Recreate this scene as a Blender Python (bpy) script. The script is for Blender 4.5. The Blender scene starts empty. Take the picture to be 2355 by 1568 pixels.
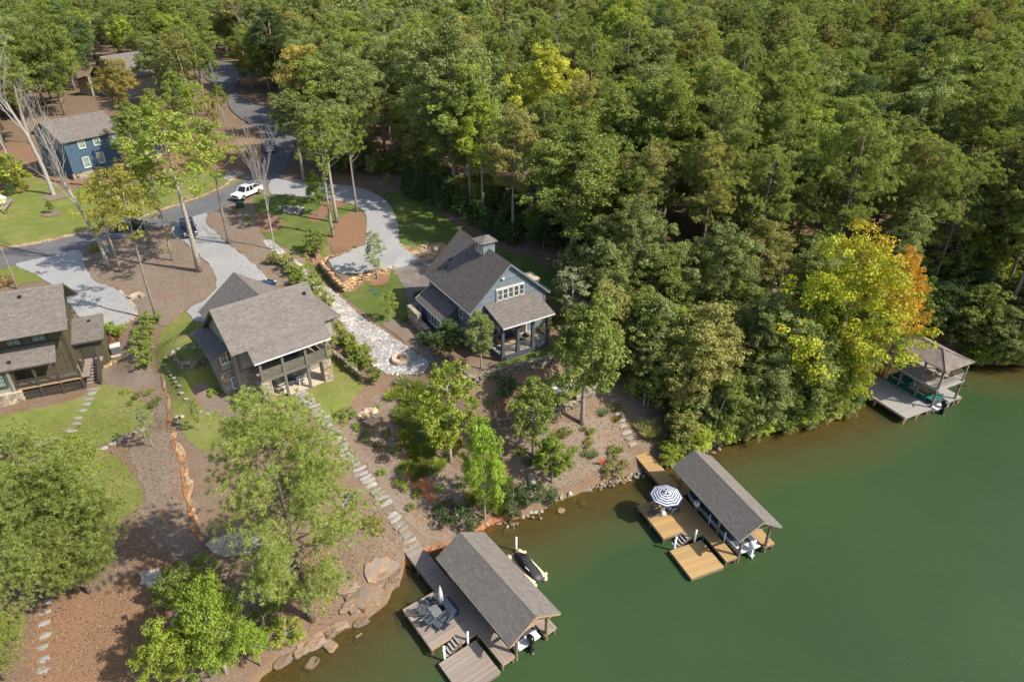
import bpy, bmesh, math, random
import numpy as np
from mathutils import Vector, Matrix, noise as mnoise
from mathutils.geometry import delaunay_2d_cdt
R = math.radians
scn = bpy.context.scene
COL = scn.collection
random.seed(7)

# ---------------------------------------------------------------- camera
H = 44.0
PITCH = R(30.8)
cam_d = bpy.data.cameras.new('camera')
cam = bpy.data.objects.new('camera', cam_d)
COL.objects.link(cam)
cam.location = (0, 0, H)
cam.rotation_euler = (math.pi / 2 - PITCH, 0, 0)
cam_d.sensor_width = 36
cam_d.lens = 24
cam_d.clip_start = .5
cam_d.clip_end = 3000
scn.camera = cam
# ---------------------------------------------------------------- sky and sun
SUN_EL, SUN_AZ = R(44), R(110)
world = bpy.data.worlds.new('World')
scn.world = world
world.use_nodes = True
wn = world.node_tree.nodes
sky = wn.new('ShaderNodeTexSky')
sky.sky_type = 'NISHITA'
sky.sun_disc = False
sky.sun_elevation = SUN_EL
sky.sun_rotation = SUN_AZ
sky.air_density = 1.0
sky.dust_density = 1.5
bg = wn['Background']
bg.inputs[1].default_value = .132
world.node_tree.links.new(sky.outputs[0], bg.inputs[0])
sun_d = bpy.data.lights.new('sun', 'SUN')
sun_d.energy = 4.7
sun_d.angle = R(.53)
sun_d.color = (1, .92, .79)
sun = bpy.data.objects.new('sun', sun_d)
COL.objects.link(sun)
sdir = Vector((math.sin(SUN_AZ) * math.cos(SUN_EL), math.cos(SUN_AZ) * math.cos(SUN_EL), math.sin(SUN_EL)))
sun.rotation_euler = (-sdir).to_track_quat('-Z', 'Y').to_euler()
sun.location = (60, -20, 90)
vs = scn.view_settings
vs.view_transform = 'Standard'
vs.look = 'None'
vs.exposure = 0.42
vs.gamma = 1
scn.cycles.max_bounces = 5
scn.cycles.diffuse_bounces = 2
scn.cycles.transmission_bounces = 3
scn.cycles.glossy_bounces = 2
scn.cycles.transparent_max_bounces = 12

# ---------------------------------------------------------------- pixels to rays (overview units, 2354 x 1568)
FPX, CX, CY = 2000 / 1.2744, 1177.0, 784.0
def ray(px, py):
    a, b = (px - CX) / FPX, (py - CY) / FPX
    return (a, math.cos(PITCH) - b * math.sin(PITCH), -math.sin(PITCH) - b * math.cos(PITCH))
def ptz(px, py, z):
    d = ray(px, py); t = (z - H) / d[2]
    return (t * d[0], t * d[1], z)
def proj(x, y, z):
    z -= H
    f = y * math.cos(PITCH) - z * math.sin(PITCH)
    u = y * math.sin(PITCH) + z * math.cos(PITCH)
    return CX + FPX * x / f, CY - FPX * u / f

# ---------------------------------------------------------------- naming and grouping
def link(o, parent=None):
    COL.objects.link(o)
    if parent is not None:
        o.parent = parent
    return o
def tag(o, label=None, cat=None, group=None, kind=None):
    if label: o['label'] = label
    if cat: o['category'] = cat
    if group: o['group'] = group
    if kind: o['kind'] = kind
    return o
def thing(name, label, cat, loc=(0, 0, 0), rz=0, group=None, scale=None):
    o = bpy.data.objects.new(name, None)
    o.empty_display_size = .3
    link(o)
    o.location = loc
    o.rotation_euler = (0, 0, rz)
    if scale: o.scale = scale if hasattr(scale, '__len__') else (scale,) * 3
    return tag(o, label, cat, group)
def clone(o, parent=None):
    c = o.copy()
    link(c)
    c.parent = parent
    for ch in o.children:
        clone(ch, c)
    return c

# ---------------------------------------------------------------- mesh collector
class MB:
    def __init__(s):
        s.v, s.f, s.m, s.t = [], [], [], []
    def add(s, vs_, fs_, m=0, t=.5):
        n = len(s.v)
        s.v += [tuple(p) for p in vs_]
        for f in fs_:
            s.f.append([i + n for i in f]); s.m.append(m); s.t.append(t)
        return s
    def box(s, x0, x1, y0, y1, z0, z1, m=0, t=.5):
        return s.add([(x0, y0, z0), (x1, y0, z0), (x1, y1, z0), (x0, y1, z0), (x0, y0, z1), (x1, y0, z1), (x1, y1, z1), (x0, y1, z1)],
                     [(3, 2, 1, 0), (4, 5, 6, 7), (0, 1, 5, 4), (1, 2, 6, 5), (2, 3, 7, 6), (3, 0, 4, 7)], m, t)
    def bar(s, p, q, w, h, m=0, t=.5, up=(0, 0, 1)):
        p, q = Vector(p), Vector(q)
        d = (q - p).normalized()
        x = d.cross(Vector(up))
        if x.length < 1e-4: x = d.cross(Vector((1, 0, 0)))
        x.normalize(); y = x.cross(d)
        c = [(-1, -1), (1, -1), (1, 1), (-1, 1)]
        vs_ = [e + x * (a * w / 2) + y * (b * h / 2) for e in (p, q) for a, b in c]
        return s.add(vs_, [(0, 1, 2, 3), (7, 6, 5, 4), (0, 4, 5, 1), (1, 5, 6, 2), (2, 6, 7, 3), (3, 7, 4, 0)], m, t)
    def tube(s, pts, rad, n=8, m=0, caps=True, t=.5):
        pts = [Vector(p) for p in pts]
        if not hasattr(rad, '__len__'): rad = [rad] * len(pts)
        vs_, fs_ = [], []
        for i, p in enumerate(pts):
            d = (pts[min(i + 1, len(pts) - 1)] - pts[max(i - 1, 0)]).normalized()
            x = d.cross(Vector((.3, .9, .2)))
            if x.length < .05: x = d.cross(Vector((1, 0, 0)))
            x.normalize(); y = d.cross(x)
            for k in range(n):
                a = 2 * math.pi * k / n
                vs_.append(p + (x * math.cos(a) + y * math.sin(a)) * rad[i])
        for i in range(len(pts) - 1):
            for k in range(n):
                a, b = i * n + k, i * n + (k + 1) % n
                fs_.append((a, b, b + n, a + n))
        if caps:
            fs_.append(tuple(range(n))[::-1]); fs_.append(tuple(range(len(vs_) - n, len(vs_))))
        return s.add(vs_, fs_, m, t)
    def prism(s, poly, ext, m=0, t=.5):
        """poly: 3d points, ext: vector"""
        n = len(poly); e = Vector(ext)
        vs_ = [Vector(p) for p in poly] + [Vector(p) + e for p in poly]
        fs_ = [tuple(range(n))[::-1], tuple(range(n, 2 * n))] + [(i, (i + 1) % n, (i + 1) % n + n, i + n) for i in range(n)]
        return s.add(vs_, fs_, m, t)
    def lathe(s, prof, c=(0, 0, 0), n=12, m=0, sx=1, sy=1):
        vs_, fs_ = [], []
        for r, z in prof:
            for k in range(n):
                a = 2 * math.pi * k / n
                vs_.append((c[0] + r * sx * math.cos(a), c[1] + r * sy * math.sin(a), c[2] + z))
        for i in range(len(prof) - 1):
            for k in range(n):
                a, b = i * n + k, i * n + (k + 1) % n
                fs_.append((a, b, b + n, a + n))
        fs_.append(tuple(range(n))[::-1]); fs_.append(tuple(range(len(vs_) - n, len(vs_))))
        return s.add(vs_, fs_, m)
    def mesh(s, name, mats, smooth=False):
        me = bpy.data.meshes.new(name)
        me.from_pydata(s.v, [], s.f)
        for m in (mats if isinstance(mats, (list, tuple)) else [mats]): me.materials.append(m)
        me.polygons.foreach_set('material_index', s.m)
        a = me.attributes.new('tint', 'FLOAT', 'FACE'); a.data.foreach_set('value', s.t)
        if smooth: me.polygons.foreach_set('use_smooth', [True] * len(s.f))
        bm = bmesh.new(); bm.from_mesh(me); bmesh.ops.recalc_face_normals(bm, faces=bm.faces); bm.to_mesh(me); bm.free()
        me.update()
        return me
    def build(s, name, mats, parent=None, smooth=False, kind=None, loc=None, rz=None, bevel=0):
        o = bpy.data.objects.new(name, s.mesh(name, mats, smooth))
        link(o, parent)
        if kind: o['kind'] = kind
        if loc: o.location = loc
        if rz is not None: o.rotation_euler = (0, 0, rz)
        if bevel:
            b = o.modifiers.new('bevel', 'BEVEL'); b.width = bevel; b.segments = 2; b.limit_method = 'ANGLE'
        return o
def inst(name, me, parent=None, loc=(0, 0, 0), rz=0, scale=None, rot=None):
    o = bpy.data.objects.new(name, me)
    link(o, parent)
    o.location = loc
    o.rotation_euler = rot if rot else (0, 0, rz)
    if scale is not None: o.scale = scale if hasattr(scale, '__len__') else (scale,) * 3
    return o

# ---------------------------------------------------------------- materials
class NT:
    def __init__(s, name):
        s.mat = bpy.data.materials.new(name); s.mat.use_nodes = True
        s.t = s.mat.node_tree; s.n = s.t.nodes; s.bsdf = s.n['Principled BSDF']; s.out = s.n['Material Output']
    def new(s, typ, **kw):
        nd = s.n.new(typ)
        for k, v in kw.items():
            if k.startswith('i_'): nd.inputs[k[2:].replace('_', ' ')].default_value = v
            else: setattr(nd, k, v)
        return nd
    def l(s, a, b): s.t.links.new(a, b)
    def coord(s, kind='Object'):
        return s.new('ShaderNodeTexCoord').outputs[kind]
    def noise(s, scale, detail=4, rough=.6, vec=None, dist=0):
        nd = s.new('ShaderNodeTexNoise'); nd.inputs['Scale'].default_value = scale
        nd.inputs['Detail'].default_value = detail; nd.inputs['Roughness'].default_value = rough; nd.inputs['Distortion'].default_value = dist
        s.l(vec if vec is not None else s.coord(), nd.inputs['Vector'])
        return nd.outputs[0]
    def ramp(s, fac, stops):
        nd = s.new('ShaderNodeValToRGB'); r = nd.color_ramp
        while len(r.elements) < len(stops): r.elements.new(.5)
        for e, (p, c) in zip(r.elements, stops):
            e.position = p; e.color = (*c, 1) if hasattr(c, '__len__') else (c, c, c, 1)
        s.l(fac, nd.inputs[0])
        return nd.outputs[0]
    def mix(s, fac, a, b, mode='MIX'):
        nd = s.new('ShaderNodeMix', data_type='RGBA', blend_type=mode)
        for i, v in ((0, fac), (6, a), (7, b)):
            if hasattr(v, 'is_linked'): s.l(v, nd.inputs[i])
            elif i == 0: nd.inputs[0].default_value = v
            else: nd.inputs[i].default_value = (*v, 1) if len(v) == 3 else v
        return nd.outputs[2]
    def math(s, op, a, b=0, clamp=False):
        nd = s.new('ShaderNodeMath', operation=op, use_clamp=clamp)
        for i, v in ((0, a), (1, b)):
            if hasattr(v, 'is_linked'): s.l(v, nd.inputs[i])
            else: nd.inputs[i].default_value = v
        return nd.outputs[0]
    def attr(s, name, typ='GEOMETRY', out='Fac'):
        return s.new('ShaderNodeAttribute', attribute_name=name, attribute_type=typ).outputs[out]
    def rand(s): return s.new('ShaderNodeObjectInfo').outputs['Random']
    def bump(s, h, strength=.4, dist=.05):
        nd = s.new('ShaderNodeBump'); nd.inputs['Strength'].default_value = strength; nd.inputs['Distance'].default_value = dist
        s.l(h, nd.inputs['Height']); s.l(nd.outputs[0], s.bsdf.inputs['Normal'])
    def col(s, c): s.l(c, s.bsdf.inputs['Base Color'])
    def rough(s, r, spec=.3):
        s.bsdf.inputs['Roughness'].default_value = r; s.bsdf.inputs['Specular IOR Level'].default_value = spec
def two(name, c1, c2, scale=3, rough=.8, c3=None, s3=.5, bump=.0, bs=30, spec=.3, metallic=0, tint=0, rnd=0, detail=5, lo=.35, hi=.65):
    """surface of two colours mixed by noise, a third in larger patches, optional per-face and per-object variation"""
    t = NT(name)
    c = t.ramp(t.noise(scale, detail), [(lo, c1), (hi, c2)])
    if c3: c = t.mix(t.ramp(t.noise(s3, 3), [(.45, 0.), (.62, 1.)]), c, c3)
    if tint: c = t.mix(1., c, t.ramp(t.attr('tint'), [(0, 1 - tint), (1, 1 + tint)]), 'MULTIPLY')
    if rnd: c = t.mix(1., c, t.ramp(t.rand(), [(0, 1 - rnd), (1, 1 + rnd)]), 'MULTIPLY')
    t.col(c); t.rough(rough, spec)
    t.bsdf.inputs['Metallic'].default_value = metallic
    if bump: t.bump(t.noise(bs, 4), bump)
    return t.mat
def plain(name, c, rough=.6, spec=.4, metallic=0, var=.12):
    return two(name, tuple(x * (1 - var) for x in c), tuple(min(1, x * (1 + var)) for x in c), 2.5, rough, spec=spec, metallic=metallic)
M = {}
def make_mats():
    M['white'] = plain('white_paint', (.72, .72, .7), .5)
    M['trimwhite'] = plain('off_white_trim', (.6, .585, .54), .55)
    M['pvc'] = plain('white_plastic', (.78, .79, .8), .35)
    M['cream'] = plain('cream_plastic', (.72, .6, .38), .45)
    M['black'] = plain('black_rubber', (.02, .021, .023), .5)
    M['gloss_black'] = plain('black_gloss', (.012, .012, .014), .15, .6)
    M['navy'] = plain('navy_fabric', (.02, .035, .07), .8)
    M['slate'] = plain('slate_plastic', (.075, .09, .11), .5)
    M['teal'] = two('teal_canvas', (.012, .1, .085), (.02, .15, .125), 3, .75)
    M['steel'] = plain('galvanised_steel', (.42, .43, .44), .35, .5, .6)
    M['glass'] = two('window_glass', (.035, .045, .05), (.09, .11, .115), .8, .06, spec=.8)
    M['glass_green'] = two('curtained_glass', (.14, .22, .2), (.24, .33, .3), 1.2, .1, spec=.7)
    M['carglass'] = two('car_glass', (.012, .015, .02), (.03, .035, .04), .8, .05, spec=.8)
    M['shingle'] = two('roof_shingles', (.168, .15, .135), (.222, .2, .182), 9, .9, tint=.2, bump=.3, bs=60, spec=.15)
    M['shingle_dark'] = two('dark_roof_shingles', (.14, .12, .105), (.19, .163, .145), 9, .9, tint=.22, bump=.3, bs=60, spec=.15)
    M['metalroof'] = two('ribbed_roof_sheet', (.2, .16, .135), (.28, .235, .2), 1.5, .5, spec=.4, tint=.1)
    M['bluegray'] = two('blue_grey_siding', (.135, .168, .195), (.165, .2, .228), 2, .65, tint=.14)
    M['bluegray_dk'] = plain('dark_blue_grey_paint', (.075, .09, .1), .6)
    M['taupe'] = two('taupe_siding', (.26, .25, .2), (.32, .305, .25), 2, .7, tint=.12)
    M['taupe_dk'] = plain('taupe_trim', (.15, .142, .11), .65)
    M['olive'] = two('olive_boards', (.085, .076, .045), (.115, .1, .06), 2, .7, tint=.12)
    M['brown_dk'] = plain('dark_brown_wood', (.06, .052, .042), .7)
    M['sage'] = plain('sage_panel', (.25, .27, .22), .7)
    M['blue'] = two('blue_boards', (.055, .1, .155), (.075, .13, .195), 2, .65, tint=.15)
    M['green_dk'] = two('dark_green_boards', (.05, .06, .045), (.075, .085, .062), 2, .7, tint=.12)
    M['veneer'] = two('rubble_stone', (.27, .24, .2), (.44, .4, .34), 5, .9, c3=(.36, .27, .18), s3=1.3, tint=.35, bump=.5, bs=25)
    M['veneer_tan'] = two('tan_rubble_stone', (.36, .29, .2), (.52, .44, .32), 5, .9, c3=(.26, .22, .19), s3=2.3, tint=.4, bump=.5, bs=25)
    M['stone_orange'] = two('orange_sandstone', (.42, .24, .095), (.56, .37, .19), 4, .9, c3=(.42, .34, .24), s3=1.6, rnd=.3, bump=.5, bs=18)
    M['stone_tan'] = two('tan_fieldstone', (.22, .185, .13), (.4, .34, .25), 4, .9, c3=(.16, .145, .12), s3=1.2, rnd=.35, bump=.5, bs=18)
    M['stone_white'] = two('white_quarry_rock', (.38, .36, .33), (.62, .6, .57), 3, .9, c3=(.3, .24, .18), s3=.8, tint=.4, bump=.4, bs=20)
    M['flag'] = two('grey_flagstone', (.25, .24, .22), (.4, .385, .35), 2.2, .85, c3=(.3, .25, .19), s3=.9, rnd=.22, bump=.4, bs=12)
    M['boulder'] = two('pale_boulder', (.4, .33, .24), (.58, .5, .4), 2, .9, c3=(.25, .22, .19), s3=1.1, rnd=.25, bump=.6, bs=9)
    M['ledge'] = two('shore_ledge_rock', (.22, .14, .085), (.35, .245, .155), 2.2, .9, c3=(.2, .17, .145), s3=1.1, rnd=.3, bump=.6, bs=7)
    M['concrete'] = two('pale_concrete', (.5, .41, .31), (.62, .52, .41), 2, .85)
    for nm, a, b, r in (('plank_old', (.235, .19, .16), (.37, .31, .265), .16), ('plank_new', (.36, .23, .1), (.5, .335, .155), .14), ('plank_grey', (.28, .265, .25), (.37, .355, .335), .08)):
        t = NT('deck_' + nm)
        mp = t.new('ShaderNodeMapping'); mp.inputs['Scale'].default_value = (1.2, 22, 22); t.l(t.coord(), mp.inputs[0])
        c = t.ramp(t.noise(2.2, 5, .65, mp.outputs[0]), [(.3, a), (.7, b)])
        c = t.mix(t.ramp(t.noise(14, 2, .5), [(.68, 0.), (.74, .7)]), c, tuple(x * .45 for x in a))
        c = t.mix(1., c, t.ramp(t.rand(), [(0, 1 - r), (1, 1 + r)]), 'MULTIPLY')
        t.col(c); t.rough(.8, .2); t.bump(t.noise(3, 4, .6, mp.outputs[0]), .25, .02)
        M[nm] = t.mat
    M['post'] = two('weathered_post', (.14, .105, .075), (.25, .2, .15), 6, .85, bump=.3, bs=20)
    M['tan_wood'] = plain('tan_timber', (.4, .26, .15), .7)
    M['bark'] = two('grey_brown_bark', (.21, .18, .15), (.42, .37, .315), 7, .95, rnd=.22, bump=.8, bs=14, spec=.1)
    M['bark_pine'] = two('pine_bark', (.13, .1, .08), (.28, .22, .175), 6, .95, rnd=.2, bump=.8, bs=12, spec=.1)
    M['bark_grey'] = two('pale_bare_bark', (.3, .275, .245), (.46, .425, .38), 6, .9, rnd=.12, bump=.5, bs=14, spec=.1)
    # leaves: colour from the object's own colour and a second tip colour, per-leaf tint
    for nm, tr in (('leaf', .33), ('needle', .3)):
        t = NT(nm + '_foliage')
        oc = t.new('ShaderNodeObjectInfo')
        tint = t.attr('tint')
        c = t.mix(tint, oc.outputs['Color'], t.attr('tip', 'OBJECT', 'Color'))
        c = t.mix(1., c, t.ramp(oc.outputs['Random'], [(0, .84), (1, 1.16)]), 'MULTIPLY')
        c = t.mix(1., c, t.ramp(t.attr('shade'), [(0, .72), (1, 1.3)]), 'MULTIPLY')
        d = t.new('ShaderNodeBsdfDiffuse'); tl = t.new('ShaderNodeBsdfTranslucent'); g = t.new('ShaderNodeBsdfGlossy')
        g.inputs['Roughness'].default_value = .6
        g.inputs['Color'].default_value = (.9, .95, .9, 1)
        t.l(c, d.inputs[0])
        c2 = t.mix(1., c, (1.15, 1.15, .55), 'MULTIPLY'); t.l(c2, tl.inputs[0])
        m1 = t.new('ShaderNodeMixShader', i_Fac=tr); t.l(d.outputs[0], m1.inputs[1]); t.l(tl.outputs[0], m1.inputs[2])
        m2 = t.new('ShaderNodeMixShader', i_Fac=.02); t.l(m1.outputs[0], m2.inputs[1]); t.l(g.outputs[0], m2.inputs[2])
        t.l(m2.outputs[0], t.out.inputs[0])
        M[nm] = t.mat
    # ground: mulch with flecks, clay patches, pine straw under the wood
    t = NT('mulch_ground')
    c = t.ramp(t.noise(7, 8, .75), [(.28, (.1, .072, .052)), (.5, (.205, .155, .115)), (.72, (.32, .262, .205))])
    c = t.mix(t.ramp(t.noise(.11, 4, .6), [(.42, 0.), (.6, .75)]), c, t.ramp(t.noise(6, 7, .7), [(.3, (.14, .088, .056)), (.7, (.29, .195, .13))]))
    c = t.mix(t.ramp(t.noise(.3, 5, .65), [(.63, 0.), (.7, .6)]), c, (.36, .17, .08))
    c = t.mix(t.ramp(t.noise(26, 3, .6), [(.66, 0.), (.72, .55)]), c, (.48, .38, .29))
    c = t.mix(t.ramp(t.noise(.75, 7, .72, dist=.6), [(.5, 0.), (.62, .55)]), c, (.2, .115, .06))
    c = t.mix(t.ramp(t.noise(2.6, 6, .7, dist=.4), [(.58, 0.), (.7, .6)]), c, (.1, .075, .055))
    under = t.attr('shallow')
    c = t.mix(under, c, t.ramp(t.noise(1.4, 6, .65), [(.3, (.17, .11, .055)), (.55, (.26, .175, .09)), (.75, (.36, .27, .15))]))
    t.col(c); t.rough(.95, .1); t.bump(t.noise(9, 6, .7), .7, .08)
    M['mulch'] = t.mat
    t = NT('pine_straw_bed')
    c = t.ramp(t.noise(9, 7, .7), [(.3, (.14, .078, .045)), (.52, (.26, .155, .095)), (.72, (.37, .245, .165))])
    t.col(c); t.rough(.95, .1); t.bump(t.noise(16, 5, .7), .7, .06)
    M['straw'] = t.mat
    t = NT('grey_mulch_bed')
    c = t.ramp(t.noise(8, 8, .75), [(.28, (.13, .1, .075)), (.5, (.225, .178, .138)), (.74, (.36, .3, .245))])
    c = t.mix(t.ramp(t.noise(.6, 7, .72, dist=.6), [(.48, 0.), (.64, .6)]), c, (.235, .14, .085))
    c = t.mix(t.ramp(t.noise(2.2, 6, .7, dist=.4), [(.56, 0.), (.7, .5)]), c, (.12, .09, .07))
    t.col(c); t.rough(.95, .1); t.bump(t.noise(14, 5, .7), .7, .06)
    M['greymulch'] = t.mat
    for nm, a, b, d in (('lawn', (.14, .185, .035), (.24, .26, .07), (.31, .285, .11)), ('lawn_lush', (.09, .135, .028), (.155, .2, .05), (.225, .23, .08))):
        t = NT(nm + '_grass')
        c = t.ramp(t.noise(1.3, 8, .72), [(.3, a), (.7, b)])
        c = t.mix(t.ramp(t.noise(.28, 5, .62), [(.46, 0.), (.68, .8)]), c, d)
        c = t.mix(t.ramp(t.noise(40, 2, .5), [(.35, .35), (.6, 0.)]), c, tuple(x * .5 for x in a))
        t.col(c); t.rough(.9, .15); t.bump(t.noise(30, 4, .8), .9, .06)
        M[nm] = t.mat
    t = NT('gravel')
    c = t.ramp(t.noise(16, 6, .8), [(.3, (.2, .2, .205)), (.5, (.34, .34, .345)), (.7, (.5, .495, .485))])
    c = t.mix(t.ramp(t.noise(.35, 4, .6), [(.52, 0.), (.72, .7)]), c, (.43, .39, .33))
    t.col(c); t.rough(.95, .1); t.bump(t.noise(22, 5, .8), .8, .05)
    M['gravel'] = t.mat
    t = NT('asphalt')
    c = t.ramp(t.noise(20, 5, .7), [(.3, (.1, .1, .106)), (.7, (.165, .162, .166))])
    c = t.mix(t.ramp(t.noise(.25, 4, .6), [(.45, 0.), (.7, .6)]), c, (.2, .19, .185))
    t.col(c); t.rough(.85, .25); t.bump(t.noise(40, 3, .7), .4, .02)
    M['asphalt'] = t.mat
    M['apron'] = two('brown_asphalt', (.14, .12, .108), (.2, .175, .155), 12, .9, c3=(.235, .2, .175), s3=.4, bump=.3, bs=40)
    M['sand'] = two('orange_sand', (.36, .24, .13), (.5, .37, .23), 3, .95, c3=(.26, .13, .065), s3=.8, bump=.4, bs=12)
    M['clay'] = two('red_clay', (.36, .13, .05), (.46, .2, .085), 3, .95, c3=(.24, .12, .06), s3=1.1, bump=.5, bs=9)
    # water: turbid green where deep, bed shows through where shallow
    t = NT('lake_water')
    depth = t.attr('depth')
    fac = t.ramp(depth, [(.0, .08), (.08, .42), (.22, .82), (.42, 1.)])
    c = t.ramp(t.noise(.05, 4, .55), [(.3, (.035, .068, .026)), (.7, (.047, .084, .031))])
    c = t.mix(t.ramp(depth, [(.05, 1.), (.5, .0)]), c, (.095, .09, .035))
    d = t.new('ShaderNodeBsdfDiffuse'); t.l(c, d.inputs[0])
    tr = t.new('ShaderNodeBsdfTransparent'); tr.inputs[0].default_value = (.8, .74, .45, 1)
    m1 = t.new('ShaderNodeMixShader'); t.l(fac, m1.inputs[0]); t.l(tr.outputs[0], m1.inputs[1]); t.l(d.outputs[0], m1.inputs[2])
    g = t.new('ShaderNodeBsdfGlossy'); g.inputs['Roughness'].default_value = .06
    mp = t.new('ShaderNodeMapping'); mp.inputs['Scale'].default_value = (.7, 2.2, 1); mp.inputs['Rotation'].default_value = (0, 0, .5); t.l(t.coord(), mp.inputs[0])
    bp = t.new('ShaderNodeBump'); bp.inputs['Strength'].default_value = 1.; bp.inputs['Distance'].default_value = .07
    h = t.math('ADD', t.noise(1.7, 5, .62, mp.outputs[0]), t.math('MULTIPLY', t.noise(6., 3, .6, mp.outputs[0]), .35))
    t.l(h, bp.inputs['Height']); t.l(bp.outputs[0], g.inputs['Normal'])
    bp2 = t.new('ShaderNodeBump'); bp2.inputs['Strength'].default_value = .28; bp2.inputs['Distance'].default_value = .05; t.l(h, bp2.inputs['Height']); t.l(bp2.outputs[0], d.inputs['Normal'])
    fr = t.new('ShaderNodeFresnel', i_IOR=1.33); t.l(bp.outputs[0], fr.inputs['Normal'])
    m2 = t.new('ShaderNodeMixShader'); t.l(fr.outputs[0], m2.inputs[0]); t.l(m1.outputs[0], m2.inputs[1]); t.l(g.outputs[0], m2.inputs[2])
    t.l(m2.outputs[0], t.out.inputs[0])
    M['water'] = t.mat
make_mats()
def paint(name, c, rough=.25):
    m = plain(name, c, rough, .5, 0, .03)
    m.node_tree.nodes['Principled BSDF'].inputs['Coat Weight'].default_value = .6
    return m
# ================================================================ terrain
SHORE_PX = [(600, 1560), (650, 1522), (700, 1490), (760, 1456), (815, 1442), (875, 1400), (905, 1355), (930, 1300), (960, 1275), (1000, 1262), (1050, 1240),
            (1095, 1220), (1130, 1200), (1195, 1192), (1260, 1165), (1310, 1138), (1390, 1112), (1450, 1092), (1530, 1072), (1600, 1042), (1660, 1018), (1750, 998),
            (1850, 982), (1930, 962), (1975, 940), (1996, 895), (2010, 840), (2060, 806), (2150, 800), (2240, 838), (2354, 838), (2480, 832)]
SHORE = [(-60, -40), (-34, 2), (-22, 16)] + [ptz(x, y, 0)[:2] for x, y in SHORE_PX] + [(100, 64), (170, 60), (320, 40)]
LAND_CTRL = [  # overview pixel, elevation
 (960, 1255, 1.0), (890, 1165, 2.3), (850, 1110, 3.0), (800, 1050, 3.9), (760, 985, 4.8), (720, 935, 5.7), (690, 905, 6.0), (640, 930, 5.9), (760, 900, 6.0), (820, 860, 6.0),
 (1100, 1110, 1.7), (1036, 1060, 2.6), (1000, 960, 4.0), (920, 900, 5.2), (880, 860, 6.0), (960, 860, 6.1), (1225, 1045, 2.3), (1130, 1000, 3.3), (1170, 960, 4.1), (1250, 920, 5.0), (1330, 885, 5.2),
 (1380, 860, 5.3), (1330, 985, 3.0), (1180, 850, 6.5), (1280, 815, 6.8), (1090, 860, 6.6), (1180, 800, 7.0), (1000, 760, 7.0), (1080, 650, 7.2), (1190, 660, 7.2), (1280, 720, 7.0), (1330, 770, 6.6),
 (1455, 1030, 1.1), (1430, 975, 2.2), (1410, 930, 3.3), (1395, 880, 4.7), (1400, 800, 5.9), (1350, 1050, 1.8), (1400, 1060, 1.2),
 (1520, 960, 2.0), (1600, 920, 2.4), (1550, 820, 4.4), (1700, 870, 2.8), (1700, 950, 1.3), (1820, 900, 1.7), (1800, 800, 3.6), (1700, 720, 5.6), (1900, 820, 2.6), (1930, 700, 4.6), (1500, 640, 7.6), (1300, 570, 8.4),
 (2000, 600, 6.6), (2200, 700, 4.5), (2300, 620, 6.4), (1170, 520, 8.6), (1000, 460, 8.9), (1300, 480, 9.2), (1500, 500, 9.2), (1700, 500, 9.0), (1990, 760, 2.4), (2140, 760, 2.0),
 (610, 560, 9.0), (740, 680, 7.6), (860, 800, 6.6), (922, 828, 6.3), (900, 620, 7.6), (960, 610, 7.5), (940, 690, 7.1), (800, 605, 8.0), (850, 600, 7.9), (880, 490, 8.8), (720, 440, 9.4), (700, 560, 8.6), (820, 664, 6.9), (745, 650, 7.2), (790, 672, 6.9), (860, 650, 7.0),
 (570, 440, 9.5), (400, 510, 8.9), (215, 545, 8.5), (100, 575, 8.2), (0, 600, 8.0), (480, 560, 8.7), (520, 640, 8.4), (600, 690, 8.4), (650, 720, 8.3), (740, 720, 7.6), (440, 730, 7.4), (380, 660, 8.0),
 (250, 690, 7.6), (300, 730, 7.3), (200, 660, 7.7), (100, 640, 7.8), (280, 850, 6.0), (200, 900, 5.4), (260, 930, 5.1), (80, 930, 5.2), (150, 950, 5.0), (320, 960, 4.9), (0, 940, 5.2), (0, 1020, 4.5), (200, 1080, 3.9), (60, 1150, 3.2),
 (350, 1010, 4.7), (400, 900, 5.8), (380, 800, 6.8), (330, 880, 5.8), (450, 960, 5.5), (560, 920, 6.0), (480, 850, 6.2), (330, 1150, 3.3), (430, 1110, 3.8), (480, 1240, 2.2), (300, 1300, 2.1), (250, 1450, 1.5),
 (100, 1400, 1.8), (400, 1500, 1.0), (550, 1490, .75), (700, 1260, 2.3), (650, 1100, 3.9), (850, 1270, 1.6), (600, 1350, 1.5), (820, 1340, 1.2), (900, 1280, 1.3), (740, 1400, .7), (660, 1450, .8), (0, 1568, 1.4), (150, 1560, 1.2), (350, 1568, .8),
 (250, 460, 9.0), (100, 480, 8.9), (0, 500, 8.8), (170, 420, 9.4), (330, 380, 9.6), (60, 420, 9.2), (450, 380, 9.7), (550, 330, 10.2), (620, 300, 10.4), (540, 225, 11.0), (500, 165, 11.2), (700, 340, 10.0)]
FAR_CTRL = [(-250, 250, 7), (-170, 300, 5), (-110, 270, 6), (-60, 260, 8), (0, 250, 13), (150, 250, 13), (260, 250, 12), (260, 120, 8), (120, 110, 7.5), (85, 92, 5), (170, 90, 5.5), (-200, 110, 8.5), (-110, 70, 6.5), (-70, 45, 3.5),
            (-60, 20, 2.2), (-160, 0, 4), (0, 420, 12), (-250, 420, 6), (250, 420, 12), (-90, 210, 10.8), (-140, 200, 8), (-300, 0, 5), (320, 150, 8), (120, 70, 1.6), (200, 68, 2.5)]
_sh = np.array(SHORE)
def _dense(p, step):
    out = []
    for a, b in zip(p[:-1], p[1:]):
        n = max(1, int(np.linalg.norm(b - a) / step))
        for k in range(n): out.append(a + (b - a) * k / n)
    out.append(p[-1]); return np.array(out)
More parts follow.
